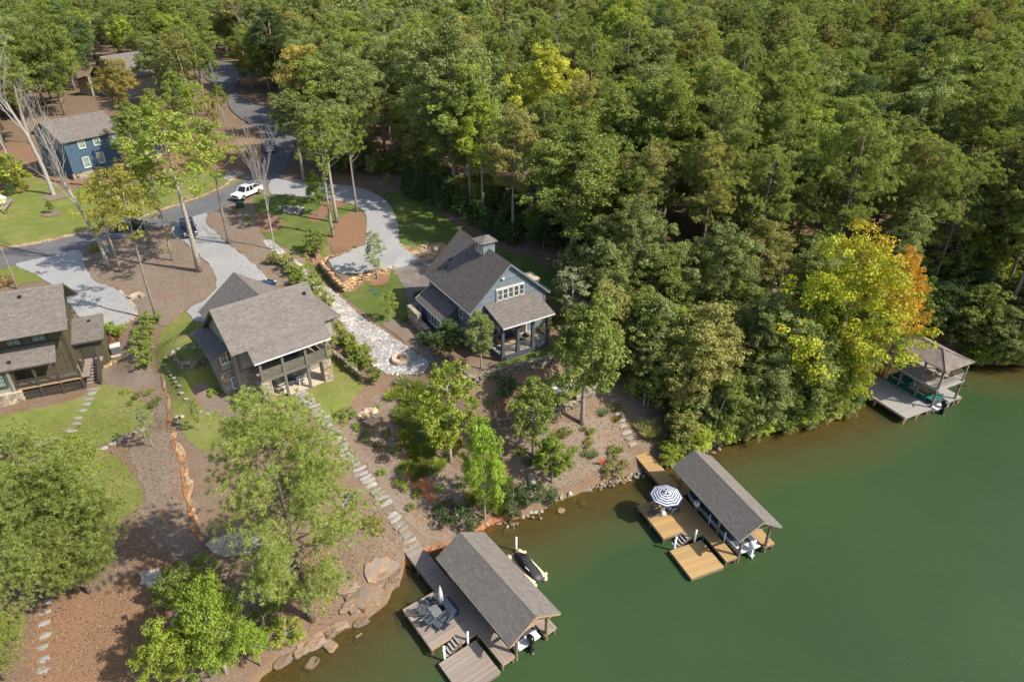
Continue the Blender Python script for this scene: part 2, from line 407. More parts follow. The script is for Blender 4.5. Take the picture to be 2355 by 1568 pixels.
_ctl = [(*ptz(x, y, z)[:2], z) for x, y, z in LAND_CTRL] + [(a, b, c) for a, b, c in FAR_CTRL]
_ctl += [(p[0], p[1], .05) for p in _dense(_sh[2:-2], 4.0)]
_ctl = np.array(_ctl, float)
def _phi(r): return r
def _solve(P):
    n = len(P); S = 50.
    X = P[:, :2] / S
    D = np.linalg.norm(X[:, None] - X[None], axis=2)
    A = np.zeros((n + 3, n + 3)); A[:n, :n] = -_phi(D) - np.eye(n) * 2e-3 * -1
    Q = np.c_[np.ones(n), X]; A[:n, n:] = Q; A[n:, :n] = Q.T
    return np.linalg.solve(A, np.r_[P[:, 2], 0, 0, 0])
_w = _solve(_ctl)
def _rbf(x, y):
    S = 50.; n = len(_ctl); out = np.empty(len(x))
    for i in range(0, len(x), 20000):
        q = np.c_[x[i:i + 20000], y[i:i + 20000]] / S
        D = np.linalg.norm(q[:, None] - _ctl[None, :, :2] / S, axis=2)
        out[i:i + 20000] = -_phi(D) @ _w[:n] + _w[n] + q @ _w[n + 1:]
    return out
_lake = np.array(SHORE + [(320, -120), (-60, -120)])
def _inside(x, y, poly):
    ins = np.zeros(len(x), bool); n = len(poly)
    for i in range(n):
        x0, y0 = poly[i]; x1, y1 = poly[(i + 1) % n]
        c = ((y0 > y) != (y1 > y)) & (x < (x1 - x0) * (y - y0) / (y1 - y0 + 1e-12) + x0)
        ins ^= c
    return ins
def _dist(x, y, line):
    d = np.full(len(x), 1e9)
    for a, b in zip(line[:-1], line[1:]):
        ab = b - a; t = np.clip(((x - a[0]) * ab[0] + (y - a[1]) * ab[1]) / (ab @ ab), 0, 1)
        d = np.minimum(d, np.hypot(x - a[0] - t * ab[0], y - a[1] - t * ab[1]))
    return d
def _ax(lo, a, b, hi, fine, coarse):
    out = list(np.arange(a, b + 1e-6, fine))
    s = fine; v = out[-1]
    while v < hi: s = min(s * 1.12, coarse); v += s; out.append(v)
    s = fine; v = a
    while v > lo: s = min(s * 1.12, coarse); v -= s; out.insert(0, v)
    return np.array(out)
GX = _ax(-600, -62, 62, 600, .6, 12.); GY = _ax(-60, 16, 118, 900, .6, 12.)
gx, gy = np.meshgrid(GX, GY); gxf, gyf = gx.ravel(), gy.ravel()
gz = _rbf(gxf, gyf)
_in = _inside(gxf, gyf, _lake); _ds = _dist(gxf, gyf, _sh)
_g = gz.reshape(gx.shape).copy()
for _ in range(6):
    p = np.pad(_g, 1, mode='edge'); _g = (p[1:-1, :-2] + p[1:-1, 2:] + p[:-2, 1:-1] + p[2:, 1:-1] + 2 * _g) / 6
gz = _g.ravel()
# level pads under the houses: x, y, angle, a0, a1, b0, b1, z
PADS = [(-.094, 61.784, .55, -7.3, 5.5, -3.4, 11.0, 7.0), (-27.394, 54.472, .689, 1.2, 9.0, -6.2, -1.5, 6.0), (-27.394, 54.472, .689, -1.5, 12, 3.5, 9, 8.3), (-43.5, 59.6, .403, -9, 1.3, -5.0, .5, 5.3)]
for px_, py_, ph, a0, a1, b0, b1, zz in PADS:
    dx, dy = gxf - px_, gyf - py_
    la = dx * math.cos(ph) + dy * math.sin(ph); lb = -dx * math.sin(ph) + dy * math.cos(ph)
    q = np.hypot(np.maximum(np.maximum(a0 - la, la - a1), 0), np.maximum(np.maximum(b0 - lb, lb - b1), 0))
    k = np.clip(1 - q / 3.4, 0, 1); k = k * k * (3 - 2 * k)
    gz = gz * (1 - k) + zz * k
BAY = np.array([ptz(x, y, 8.0)[:2] for x, y in [(846, 566), (790, 584), (752, 594), (741, 604), (757, 622), (772, 642), (787, 656), (815, 640), (855, 629), (893, 620), (912, 612), (922, 590), (919, 562), (845, 545)]])
_q = _dist(gxf, gyf, np.r_[BAY, BAY[:1]]); _b = _inside(gxf, gyf, BAY)
gz = np.where(_b, np.maximum(gz, 7.95), gz)
_f = ~_b & (gxf < BAY[:, 0].max() - 3) & (_q < 2.5) & (gyf < ptz(846, 575, 8)[1])
gz = np.where(_f, np.minimum(gz, 6.95 + .1 * _q), gz)
def _vnoise(x, y, s, seed):
    r = np.random.default_rng(seed).random((64, 64)); x = x / s; y = y / s
    i = np.floor(x).astype(int); j = np.floor(y).astype(int); u = x - i; v = y - j
    u = u * u * (3 - 2 * u); v = v * v * (3 - 2 * v)
    g = lambda a, b: r[a % 64, b % 64]
    return (g(i, j) * (1 - u) + g(i + 1, j) * u) * (1 - v) + (g(i, j + 1) * (1 - u) + g(i + 1, j + 1) * u) * v - .5
land = np.maximum(gz, np.minimum(.16 * _ds, .5) + .03) + (_vnoise(gxf, gyf, 2.3, 1) * .16 + _vnoise(gxf, gyf, 1.3, 2) * .05) * np.clip(_ds / 3, 0, 1)
far_low = (gz < 0) & (gyf > 200) & ~_in
land[far_low] = gz[far_low]
bed = -(.1 + .13 * _ds + .014 * _ds ** 2) + _vnoise(gxf, gyf, 2.6, 5) * .35 * np.clip(_ds / 2, 0, 1)
bed = np.maximum(bed, -7)
Z = np.where(_in, bed, land).reshape(gx.shape)
def _bil(x, y):
    x = np.asarray(x, float); y = np.asarray(y, float)
    i = np.clip(np.searchsorted(GX, x) - 1, 0, len(GX) - 2); j = np.clip(np.searchsorted(GY, y) - 1, 0, len(GY) - 2)
    u = (x - GX[i]) / (GX[i + 1] - GX[i]); v = (y - GY[j]) / (GY[j + 1] - GY[j])
    return (Z[j, i] * (1 - u) + Z[j, i + 1] * u) * (1 - v) + (Z[j + 1, i] * (1 - u) + Z[j + 1, i + 1] * u) * v
def gz_at(x, y): return float(_bil(x, y))
def at(px, py):
    """where the sight line through an overview pixel meets the ground"""
    d = np.array(ray(px, py)); t = np.arange(25., 420., .5)
    zz = H + t * d[2]; g = np.maximum(_bil(t * d[0], t * d[1]), 0)
    k = np.argmax(zz <= g)
    if zz[k] > g[k]: k = len(t) - 1
    a, b = t[max(k - 1, 0)], t[k]
    for _ in range(12):
        m = (a + b) / 2
        if H + m * d[2] > max(gz_at(m * d[0], m * d[1]), 0): a = m
        else: b = m
    return (b * d[0], b * d[1], H + b * d[2])
def grid_mesh(name, mask, zz, mat):
    ny, nx = gx.shape
    idx = np.arange(ny * nx).reshape(ny, nx)
    q = np.stack([idx[:-1, :-1], idx[:-1, 1:], idx[1:, 1:], idx[1:, :-1]], -1).reshape(-1, 4)
    q = q[mask[q].any(1)]
    used = np.unique(q); rm = np.full(ny * nx, -1); rm[used] = np.arange(len(used))
    me = bpy.data.meshes.new(name)
    co = np.c_[gxf, gyf, zz][used]
    me.vertices.add(len(co)); me.vertices.foreach_set('co', co.ravel())
    me.loops.add(len(q) * 4); me.loops.foreach_set('vertex_index', rm[q].ravel().astype(np.int32))
    me.polygons.add(len(q)); me.polygons.foreach_set('loop_start', np.arange(0, len(q) * 4, 4, dtype=np.int32))
    me.polygons.foreach_set('use_smooth', np.ones(len(q), bool))
    me.update(calc_edges=True); me.materials.append(mat)
    o = bpy.data.objects.new(name, me); link(o)
    return o, used
ground, us = grid_mesh('ground', np.ones(len(gxf), bool), Z.ravel(), M['mulch'])
tag(ground, kind='structure')
a_ = ground.data.attributes.new('shallow', 'FLOAT', 'POINT'); a_.data.foreach_set('value', np.clip(.5 - Z.ravel() / .5, 0, 1)[us])
lake, us = grid_mesh('lake_water', Z.ravel() < .12, np.zeros(len(gxf)), M['water'])
tag(lake, kind='structure')
a_ = lake.data.attributes.new('depth', 'FLOAT', 'POINT'); a_.data.foreach_set('value', np.clip(-Z.ravel() / 4., 0, 1)[us])

# ---------------------------------------------------------------- sheets laid on the ground
def smooth_poly(P, n=4):
    out = []; m = len(P)
    for i in range(m):
        p0, p1, p2, p3 = (np.array(P[(i + k - 1) % m], float) for k in range(4))
        for k in range(n):
            t = k / n
            out.append(.5 * ((2 * p1) + (-p0 + p2) * t + (2 * p0 - 5 * p1 + 4 * p2 - p3) * t * t + (-p0 + 3 * p1 - 3 * p2 + p3) * t ** 3))
    return out
def sheet(name, px, mat, off=.03, cell=.8, wob=.15, kind='structure', world_pts=None, smooth=4, seed=0, parent=None):
    P = [np.array(at(x, y)[:2]) for x, y in px] if world_pts is None else [np.array(p, float) for p in world_pts]
    if smooth: P = smooth_poly(P, smooth)
    rs = np.random.default_rng(seed + len(P))
    B = []
    for i in range(len(P)):
        a, b = P[i], P[(i + 1) % len(P)]
        n = max(1, int(np.linalg.norm(b - a) / .5))
        for k in range(n): B.append(a + (b - a) * k / n + rs.normal(0, wob, 2) * .6)
    B = np.array(B)
    x0, y0 = B.min(0); x1, y1 = B.max(0)
    k = (gxf > x0) & (gxf < x1) & (gyf > y0) & (gyf < y1)
    xs, ys = gxf[k], gyf[k]
    k = _inside(xs, ys, B)
    xs, ys = xs[k], ys[k]
    k = _dist(xs, ys, np.r_[B, B[:1]]) > .12
    I = np.c_[xs[k], ys[k]]
    vv = [Vector(p) for p in B] + [Vector(p) for p in I]
    r = delaunay_2d_cdt(vv, [], [list(range(len(B)))], 1, 1e-4)
    co = np.array([tuple(p) for p in r[0]])
    zz = _bil(co[:, 0], co[:, 1]) + off + np.clip((np.maximum(co[:, 1] - 118, np.abs(co[:, 0]) - 62)) / 60, 0, .15)
    me = bpy.data.meshes.new(name)
    me.from_pydata(np.c_[co, zz].tolist(), [], [list(f) for f in r[2]])
    bm = bmesh.new(); bm.from_mesh(me)
    for f in bm.faces:
        if f.normal.z < 0: f.normal_flip()
        f.smooth = True
    bm.to_mesh(me); bm.free()
    me.materials.append(mat)
    o = bpy.data.objects.new(name, me); link(o, parent)
    if kind: o['kind'] = kind
    return o
L1, L2, L3 = .03, .055, .08
sheet('pine_straw_bed', [(100, 1375), (200, 1370), (330, 1300), (440, 1330), (470, 1420), (420, 1500), (380, 1580), (85, 1580)], M['straw'], .025, .8, .4, seed=31)
sheet('lawn', [(-60, 430), (0, 440), (60, 412), (110, 420), (150, 440), (250, 428), (330, 420), (400, 405), (470, 392), (540, 392), (562, 396), (480, 440), (375, 478), (300, 503), (215, 526), (110, 551), (0, 571), (-60, 580)], M['lawn'], L1, 1.2)
sheet('grass_verge', [(-40, 588), (110, 560), (215, 535), (300, 512), (375, 487), (480, 449), (566, 402), (572, 408), (484, 459), (376, 494), (300, 520), (215, 543), (110, 568), (-40, 596)], M['lawn'], L1, .8)
sheet('lawn', [(585, 452), (628, 447), (712, 457), (765, 462), (800, 468), (840, 488), (846, 530), (838, 566), (780, 590), (742, 600), (790, 665), (850, 645), (905, 620), (926, 652), (940, 690), (930, 740), (880, 745), (820, 705), (760, 655), (700, 606), (640, 560), (605, 540), (588, 500)], M['lawn_lush'], L1)
sheet('lawn', [(880, 445), (940, 448), (1000, 482), (1060, 520), (1150, 570), (1230, 600), (1300, 650), (1310, 700), (1270, 700), (1200, 660), (1100, 600), (1020, 575), (985, 565), (960, 574), (924, 566), (916, 524), (908, 498), (896, 472)], M['lawn_lush'], L1)
sheet('lawn', [(1078, 872), (1100, 845), (1160, 830), (1260, 800), (1300, 770), (1345, 765), (1340, 815), (1285, 832), (1200, 852), (1130, 868)], M['lawn_lush'], L1, .6)
sheet('lawn', [(1185, 950), (1200, 905), (1260, 868), (1340, 842), (1400, 838), (1400, 880), (1340, 920), (1262, 955), (1215, 968)], M['lawn_lush'], L1, .6)
sheet('lawn', [(435, 715), (385, 748), (362, 790), (365, 850), (392, 915), (405, 975), (440, 1020), (490, 1035), (520, 1000), (560, 935), (640, 935), (700, 950), (760, 962), (800, 930), (838, 880), (795, 838), (760, 800), (640, 740), (520, 730)], M['lawn'], L1)
sheet('lawn', [(-40, 970), (100, 938), (180, 915), (235, 885), (290, 897), (335, 925), (358, 955), (345, 978), (290, 1003), (200, 1033), (60, 1052), (-40, 1075)], M['lawn'], L1)
sheet('lawn', [(-60, 1085), (60, 1060), (200, 1045), (250, 1040), (300, 1085), (330, 1150), (280, 1190), (160, 1230), (60, 1250), (-60, 1270)], M['lawn'], L1, 1.)
sheet('lawn', [(-40, 612), (37, 611), (70, 627), (100, 645), (40, 655), (-40, 660)], M['lawn'], L1)
sheet('asphalt_road', [(-60, 590), (0, 578), (110, 556), (215, 531), (310, 505), (385, 484), (480, 451), (556, 414), (582, 390), (596, 362), (600, 335), (592, 308), (570, 284), (548, 270), (528, 250), (522, 226), (512, 205), (470, 180), (480, 150), (540, 148), (560, 168), (545, 198), (545, 216), (593, 243), (647, 266), (668, 300), (676, 340), (660, 380), (640, 410), (560, 458), (528, 470), (473, 495), (400, 520), (275, 549), (180, 578), (37, 611), (-60, 625)], M['asphalt'], L2, 1.2, .03)
sheet('gravel_driveway', [(402, 520), (473, 491), (472, 513), (500, 538), (525, 563), (560, 588), (588, 613), (626, 658), (640, 700), (560, 730), (475, 745), (431, 716), (475, 688), (498, 655), (490, 623), (458, 587), (426, 560), (398, 543)], M['gravel'], L3, .9, .12)
sheet('gravel_driveway', [(37, 609), (105, 592), (180, 576), (197, 617), (213, 642), (233, 655), (258, 662), (275, 669), (295, 692), (313, 710), (313, 726), (295, 740), (270, 750), (240, 755), (190, 740), (160, 700), (115, 655), (100, 644), (70, 626)], M['gravel'], L3, .9, .1)
sheet('gravel_driveway', [(625, 414), (668, 412), (728, 421), (784, 427), (818, 431), (848, 440), (872, 452), (896, 472), (908, 498), (916, 524), (919, 562), (940, 580), (968, 602), (906, 618), (860, 626), (786, 630), (756, 601), (768, 594), (820, 571), (840, 563), (842, 536), (843, 512), (840, 492), (824, 478), (802, 468), (765, 461), (712, 456), (667, 450), (622, 446)], M['gravel'], L3, .9, .06)
sheet('asphalt_apron', [(903, 618), (966, 601), (1000, 596), (1030, 610), (1040, 660), (1000, 720), (955, 735), (938, 700), (930, 665), (922, 648)], M['apron'], .095, .9, .02, smooth=0)
for i, p in enumerate([[(824, 485), (840, 500), (843, 512), (842, 536), (837, 562), (820, 571), (780, 586), (766, 583), (751, 560), (753, 546), (765, 532), (767, 514), (784, 504), (796, 492)],
          [(709, 506), (715, 492), (731, 485), (743, 466), (767, 459), (800, 464), (796, 470), (765, 486), (747, 503), (727, 512)],
          [(590, 500), (615, 490), (645, 500), (650, 520), (620, 535), (595, 530)],
          [(420, 300), (520, 330), (570, 290), (600, 310), (608, 340), (600, 372), (560, 395), (480, 392), (380, 400), (340, 395), (390, 340)],
          [(0, 350), (60, 330), (110, 380), (150, 400), (200, 425), (130, 420), (70, 405), (0, 420)]]):
    sheet('pine_straw_bed', p, M['straw'], L2, .7, .1, seed=i)
sheet('grey_mulch_bed', [(182, 578), (275, 550), (398, 543), (426, 561), (458, 588), (490, 624), (498, 655), (474, 688), (430, 713), (385, 750), (350, 740), (316, 725), (314, 710), (296, 692), (276, 669), (258, 662), (233, 655), (213, 642), (198, 617)], M['greymulch'], L2, .8, .1)
sheet('grey_mulch_bed', [(473, 497), (530, 472), (575, 462), (588, 500), (606, 545), (640, 575), (690, 635), (660, 655), (626, 656), (588, 612), (560, 587), (525, 562), (500, 537), (472, 512)], M['greymulch'], L2, .8, .1)
sheet('grey_mulch_bed', [(440, 905), (470, 880), (500, 905), (560, 925), (570, 945), (520, 960), (480, 945)], M['greymulch'], L2, .7, .08)
sheet('grey_mulch_bed', [(880, 745), (935, 735), (960, 770), (985, 800), (1000, 840), (960, 815), (915, 775)], M['greymulch'], L2, .7, .08)
sheet('grey_mulch_bed', [(790, 990), (880, 900), (960, 930), (1000, 1020), (1080, 1120), (1080, 1200), (1000, 1250), (940, 1210), (880, 1120)], M['greymulch'], L1, 1., .5)
sheet('grey_mulch_bed', [(1180, 1010), (1270, 980), (1390, 960), (1430, 1010), (1440, 1060), (1380, 1085), (1300, 1110), (1200, 1130)], M['greymulch'], L1, 1., .5)
sheet('grey_mulch_bed', [(300, 1010), (370, 990), (395, 1000), (430, 1110), (470, 1240), (420, 1270), (340, 1230), (330, 1130)], M['greymulch'], L1, 1., .4)
sheet('grey_mulch_bed', [(235, 800), (330, 780), (360, 860), (385, 930), (370, 970), (335, 920), (280, 890), (240, 880)], M['greymulch'], L1, 1., .3)
sheet('sand_bed', [(922, 566), (960, 573), (985, 563), (1022, 561), (1030, 590), (968, 600), (940, 582)], M['sand'], L2, .7, .05)
sheet('clay_ditch', [(374, 868), (379, 870), (391, 920), (396, 975), (411, 1020), (430, 1070), (439, 1130), (454, 1190), (482, 1234), (472, 1238), (446, 1196), (430, 1140), (424, 1090), (405, 1040), (390, 985), (385, 920)], M['sand'], L3, .6, .2)
sheet('clay_bank', [(386, 960), (391, 962), (405, 1040), (424, 1090), (429, 1140), (446, 1205), (466, 1245), (460, 1248), (438, 1200), (423, 1130), (416, 1070), (395, 1020)], M['clay'], .1, .5, .2)
sheet('clay_bank', [(930, 1295), (985, 1255), (1050, 1235), (1100, 1215), (1135, 1190), (1180, 1190), (1140, 1215), (1090, 1240), (1030, 1262), (960, 1300)], M['clay'], L2, .5, .2)
sheet('clay_bank', [(910, 985), (940, 990), (950, 1060), (990, 1110), (985, 1150), (950, 1120), (925, 1060)], M['clay'], L2, .5, .5, seed=4)
# ================================================================ foliage
def cards(name, pos, nrm, L, W, rng, tint, shade, mat, along=None):
    n = len(pos)
    nrm = nrm / (np.linalg.norm(nrm, axis=1)[:, None] + 1e-9)
    if along is None:
        r = rng.normal(size=(n, 3)); t = np.cross(nrm, r)
    else: t = along
    t = t / (np.linalg.norm(t, axis=1)[:, None] + 1e-9)
    b = np.cross(nrm, t); b /= (np.linalg.norm(b, axis=1)[:, None] + 1e-9)
    s = (.65 + .7 * rng.random(n))[:, None]
    fold = nrm * (W * .25 * s)
    v = np.stack([pos - t * L * s * .5, pos + b * W * s * .5 + fold - t * L * s * .08, pos + t * L * s * .5, pos - b * W * s * .5 + fold - t * L * s * .08], 1).reshape(-1, 3)
    return card_mesh(name, v, tint, shade, mat)
def card_mesh(name, v, tint, shade, mat):
    n = len(v) // 4
    me = bpy.data.meshes.new(name)
    me.vertices.add(n * 4); me.vertices.foreach_set('co', v.astype(np.float32).ravel())
    me.loops.add(n * 4); me.loops.foreach_set('vertex_index', np.arange(n * 4, dtype=np.int32))
    me.polygons.add(n); me.polygons.foreach_set('loop_start', np.arange(0, n * 4, 4, dtype=np.int32))
    me.update(calc_edges=True)
    for nm, d in (('tint', tint), ('shade', shade)):
        a = me.attributes.new(nm, 'FLOAT', 'FACE'); a.data.foreach_set('value', np.clip(d, 0, 1).astype(np.float32))
    me.materials.append(mat)
    return me
def clump_leaves(name, C, Rd, per, L, W, rng, flat=.75, upb=.55, grad=None):
    C = np.asarray(C); Rd = np.asarray(Rd); n = len(C)
    k = np.maximum(6, (per * (Rd / Rd.mean()) ** 2)).astype(int)
    ci = np.repeat(np.arange(n), k); N = len(ci)
    d = rng.normal(size=(N, 3)); d /= np.linalg.norm(d, axis=1)[:, None]
    # each clump is a handful of flattened sprays with gaps between them
    K = 8
    sp = rng.normal(size=(n, K, 3)); sp /= np.linalg.norm(sp, axis=2)[:, :, None]; sp *= (Rd[:, None] * (.35 + .6 * rng.random((n, K))))[:, :, None]
    sp[:, :, 2] *= .8
    si = rng.integers(0, K, N)
    r = Rd[ci] * .42 * (.25 + .75 * rng.random(N) ** .5)
    pos = C[ci] + sp[ci, si] + d * r[:, None] * np.array([1, 1, flat * .75])
    nrm = d * .6 + sp[ci, si] / Rd[ci][:, None] * .5 + np.array([0, 0, upb]) + rng.normal(size=(N, 3)) * .6
    tint = np.clip(rng.random(n)[ci] * .75 + rng.random(N) * .5 - .12, 0, 1)
    shade = np.clip(.5 + (rng.random(n)[ci] - .5) * .6 + (rng.random(N) - .5) * .7, 0, 1)
    if grad is not None: tint = np.clip(grad(pos) + (rng.random(n)[ci] - .5) * .5 + (rng.random(N) - .5) * .3, 0, 1)
    return cards(name, pos, nrm, L, W, rng, tint, shade, M['leaf'])
def trunk_mesh(name, h, r0, limbs, rng, bark, lean=.0, top=.85, seg=6, n=7, splitz=None):
    mb = MB()
    ph = rng.random() * 6.28
    def axis(z):
        t = z / h
        return np.array([math.cos(ph) * lean * h * t * t + .02 * h * math.sin(5 * t + ph) * t, math.sin(ph) * lean * h * t * t + .02 * h * math.cos(4 * t + ph) * t, z])
    zs = np.linspace(-.5, h * top, seg)
    mb.tube([axis(z) for z in zs], [r0 * (1.25 if i == 0 else 1) * (1 - .86 * max(z, 0) / (h * top)) + .012 for i, z in enumerate(zs)], n)
    for P in limbs:
        P = np.array(P); hd = math.hypot(P[0], P[1])
        z0 = min(max(P[2] - hd * (.55 + .4 * rng.random()), h * .18), h * top * .97)
        A = axis(z0); Md = (A + P) / 2 + np.array([0, 0, -.08 * hd])
        rr = max(.03, r0 * (1 - .86 * z0 / (h * top)) * .5)
        mb.tube([A, Md, P], [rr, rr * .6, rr * .22], 5, caps=False)
    return mb.mesh(name, bark, True)
PROTO = {}
def hardwood(key, seed, h, cb, cr, nc, clr, per, L=.34, W=.2, lean=.02, r0=None, bark='bark', flat=.75, shape=1., low=.0, vines=0, grad=None, gap=.72):
    rng = np.random.default_rng(seed)
    zc, hz = h * (cb + 1) / 2, h * (1 - cb) / 2
    C = []; f1, f2 = rng.random(2) * 6.28
    tries = 0
    while len(C) < nc and tries < nc * 60:
        tries += 1
        d = rng.normal(size=3); d /= np.linalg.norm(d)
        if d[2] < -.35 and rng.random() > .35 + low: continue
        th = math.atan2(d[1], d[0])
        lob = 1 + .22 * math.sin(2 * th + f1) + .16 * math.sin(3 * th + f2) + .14 * math.sin(5 * d[2] + f1)
        f = .42 + .55 * rng.random() ** .6
        wz = (1 - .35 * max(0, d[2])) if shape == 1. else (1 - shape * d[2])
        p = np.array([d[0] * cr * lob * f * wz, d[1] * cr * lob * f * wz, zc + d[2] * hz * (.85 + .15 * lob) * f])
        if all(np.linalg.norm(p - q) > clr * gap for q in C): C.append(p)
    C = np.array(C); Rd = clr * (.65 + .7 * rng.random(len(C)))
    if vines:
        vz = np.linspace(h * .08, h * cb, vines); va = rng.random(vines) * 6.28
        C = np.r_[C, np.c_[np.cos(va) * .35, np.sin(va) * .35, vz]]; Rd = np.r_[Rd, np.full(vines, clr * .55)]
    cm = clump_leaves(key + '_crown', C, Rd, per, L, W, rng, flat, grad=grad)
    li = rng.permutation(len(C) - vines)[:max(6, nc // 4)]
    tm = trunk_mesh(key + '_trunk', h, r0 or h * .014 + .03, C[li], rng, M[bark], lean)
    PROTO[key] = (cm, tm, h)
def pine(key, seed, h, cb, cr, nl, tuft=.4, nb=36, W=.05, r0=None, prof=.7, tufts=12):
    rng = np.random.default_rng(seed)
    mb = MB(); r0 = r0 or h * .0115 + .03
    lean = rng.normal(size=2) * .02 * h
    ax = lambda z: np.array([lean[0] * (z / h) ** 2, lean[1] * (z / h) ** 2, z])
    zs = np.linspace(-.5, h * .98, 7)
    mb.tube([ax(z) for z in zs], [r0 * (1 - .92 * max(z, 0) / h) + .01 for z in zs], 7)
    C, A = [], []
    for i in range(nl):
        t = i / (nl - 1); z = h * (cb + (1 - cb) * t * .97)
        Rl = cr * ((1 - t ** 2.4) ** .75) * min(1, .5 + t * 1.6) + .2
        for k in range(rng.integers(3, 6) if t < .9 else 3):
            a = rng.random() * 6.28; ln = Rl * (.6 + .55 * rng.random())
            rise = (.12 + .5 * t) * ln + rng.normal() * .15
            P0 = ax(z); P1 = P0 + np.array([math.cos(a) * ln, math.sin(a) * ln, rise])
            Md = (P0 + P1) / 2 + np.array([0, 0, -.06 * ln])
            rr = max(.018, r0 * (1 - z / h) * .42)
            mb.tube([P0, Md, P1], [rr, rr * .7, .012], 4, caps=False)
            m = max(2, int(ln * tufts * .55))
            for j in range(m):
                s = .42 + .6 * (j + rng.random()) / m
                off = rng.normal(size=3) * np.array([.34, .34, .17]) * (.5 + ln * .22)
                c = P0 * (1 - s) + P1 * s + off + np.array([0, 0, .05])
                C.append(c); ad = c - P0; ad[2] = abs(ad[2]) * .6 + .5 * np.linalg.norm(ad[:2]) + .15; A.append(ad / np.linalg.norm(ad))
    C = np.array(C); A = np.array(A); n = len(C)
    ci = np.repeat(np.arange(n), nb); N = len(ci)
    d = rng.normal(size=(N, 3)); d /= np.linalg.norm(d, axis=1)[:, None]
    d = d + A[ci] * .85; d /= np.linalg.norm(d, axis=1)[:, None]
    ln = tuft * (.7 + .5 * rng.random(N))
    pos = C[ci] + d * ln[:, None] * .5
    nrm = np.cross(d, rng.normal(size=(N, 3))) + np.array([0, 0, .4])
    nrm -= d * (nrm * d).sum(1)[:, None]
    tint = np.clip(rng.random(n)[ci] * .7 + rng.random(N) * .45 - .1, 0, 1)
    shade = np.clip(.5 + (rng.random(n)[ci] - .5) * .5 + (rng.random(N) - .5) * .6, 0, 1)
    cm = cards(key + '_crown', pos, nrm, tuft * .85, W, rng, tint, shade, M['needle'], d)
    PROTO[key] = (cm, mb.mesh(key + '_trunk', M['bark_pine'], True), h)
def bare(key, seed, h, spread=.35, r0=None, depth=4):
    rng = np.random.default_rng(seed); mb = MB()
    def br(p, d, ln, r, lv):
        pts = [p]; rad = [r]; q = p.copy(); dd = d.copy(); n = 4 if lv < 2 else 3
        for i in range(n):
            dd = dd + rng.normal(size=3) * .1 + np.array([0, 0, .05]); dd /= np.linalg.norm(dd)
            q = q + dd * ln / n; pts.append(q.copy()); rad.append(r * (1 - .62 * (i + 1) / n))
        mb.tube(pts, rad, 7 if lv == 0 else (5 if lv == 1 else 3), caps=False)
        if lv >= depth: return
        for k in range(rng.integers(3, 6) if lv else 7):
            s = (.42 if lv == 0 else .25) + (.58 if lv == 0 else .75) * (k + rng.random()) / (7 if lv == 0 else 5)
            s = min(s, .99); i = min(int(s * n), n - 1); u = s * n - i
            P = pts[i] * (1 - u) + pts[i + 1] * u
            a = rng.random() * 6.28; sp = spread * (1 + .3 * lv) + .25
            nd = np.array([math.cos(a) * sp, math.sin(a) * sp, .75]); nd = nd + dd * .5; nd /= np.linalg.norm(nd)
            br(P, nd, ln * (.42 if lv == 0 else .55) * (.7 + .5 * rng.random()), max(.009, r * (1 - .62 * s) * .55), lv + 1)
    br(np.array([0, 0, -.4]), np.array([0, 0, 1.]), h * .8, r0 or h * .014, 0)
    PROTO[key] = (None, mb.mesh(key + '_trunk', M['bark_grey'], True), h)

hardwood('oakA', 11, 20, .28, 5.6, 75, 1.5, 400, .25, .15, gap=.85)
hardwood('oakB', 12, 21, .38, 5.0, 66, 1.4, 400, .25, .15, gap=.85)
hardwood('oakC', 13, 19, .22, 6.2, 82, 1.6, 400, .25, .15, gap=.85)
hardwood('tallA', 14, 22, .48, 4.2, 50, 1.2, 340, .23, .14, gap=.85)
hardwood('tallB', 15, 20, .52, 3.6, 50, .95, 190, .22, .13, vines=10)
hardwood('slimA', 16, 15, .5, 2.7, 38, .72, 150, .19, .12, r0=.17)
hardwood('slimB', 17, 15, .42, 3.0, 44, .7, 150, .19, .12, r0=.16, vines=7)
hardwood('slimC', 25, 15, .36, 3.4, 46, .74, 150, .19, .12, r0=.19, lean=.05)
hardwood('midA', 18, 10, .22, 3.3, 70, .88, 240, .19, .12, low=.3)
hardwood('midB', 19, 10, .16, 3.6, 78, .88, 240, .19, .12, low=.4)
hardwood('midC', 26, 10, .26, 2.9, 60, .8, 230, .19, .12, low=.2)
hardwood('youngA', 20, 7, .2, 1.55, 52, .48, 200, .14, .09, low=.5, r0=.11)
hardwood('youngB', 21, 7, .24, 1.75, 54, .5, 200, .14, .09, low=.4, r0=.1)
hardwood('birch', 22, 5, .25, 1.15, 44, .34, 120, .1, .06, low=.6, r0=.05, bark='bark_grey')
hardwood('under', 23, 4.5, .1, 2.0, 40, .62, 110, .2, .13, low=.6, r0=.07)
hardwood('shrubA', 24, 1.2, .05, .6, 17, .24, 150, .085, .045, low=.8, r0=.03)
hardwood('shrubB', 27, 1.0, .0, .85, 15, .25, 150, .09, .045, low=.9, r0=.03)
hardwood('cedar', 28, 4.2, .02, 1.05, 90, .3, 150, .1, .055, low=1., shape=.72, r0=.08)
hardwood('maple', 61, 13, .12, 4.6, 66, 1.15, 330, .2, .13, low=.5, gap=.95, grad=lambda p: (p[:, 0] * .75 + (p[:, 2] - 8) * .22) / 4.6 - .24)
pine('pineA', 31, 22, .42, 4.2, 19)
pine('pineB', 32, 21, .48, 3.7, 17)
pine('pineC', 33, 23, .35, 4.5, 21)
pine('pineNearA', 34, 13, .16, 3.5, 24, .24, 26, .022, tufts=36)
pine('pineNearB', 35, 12, .2, 3.4, 23, .24, 28, .023, tufts=36)
bare('bareA', 41, 18)
bare('bareB', 42, 15, .3)
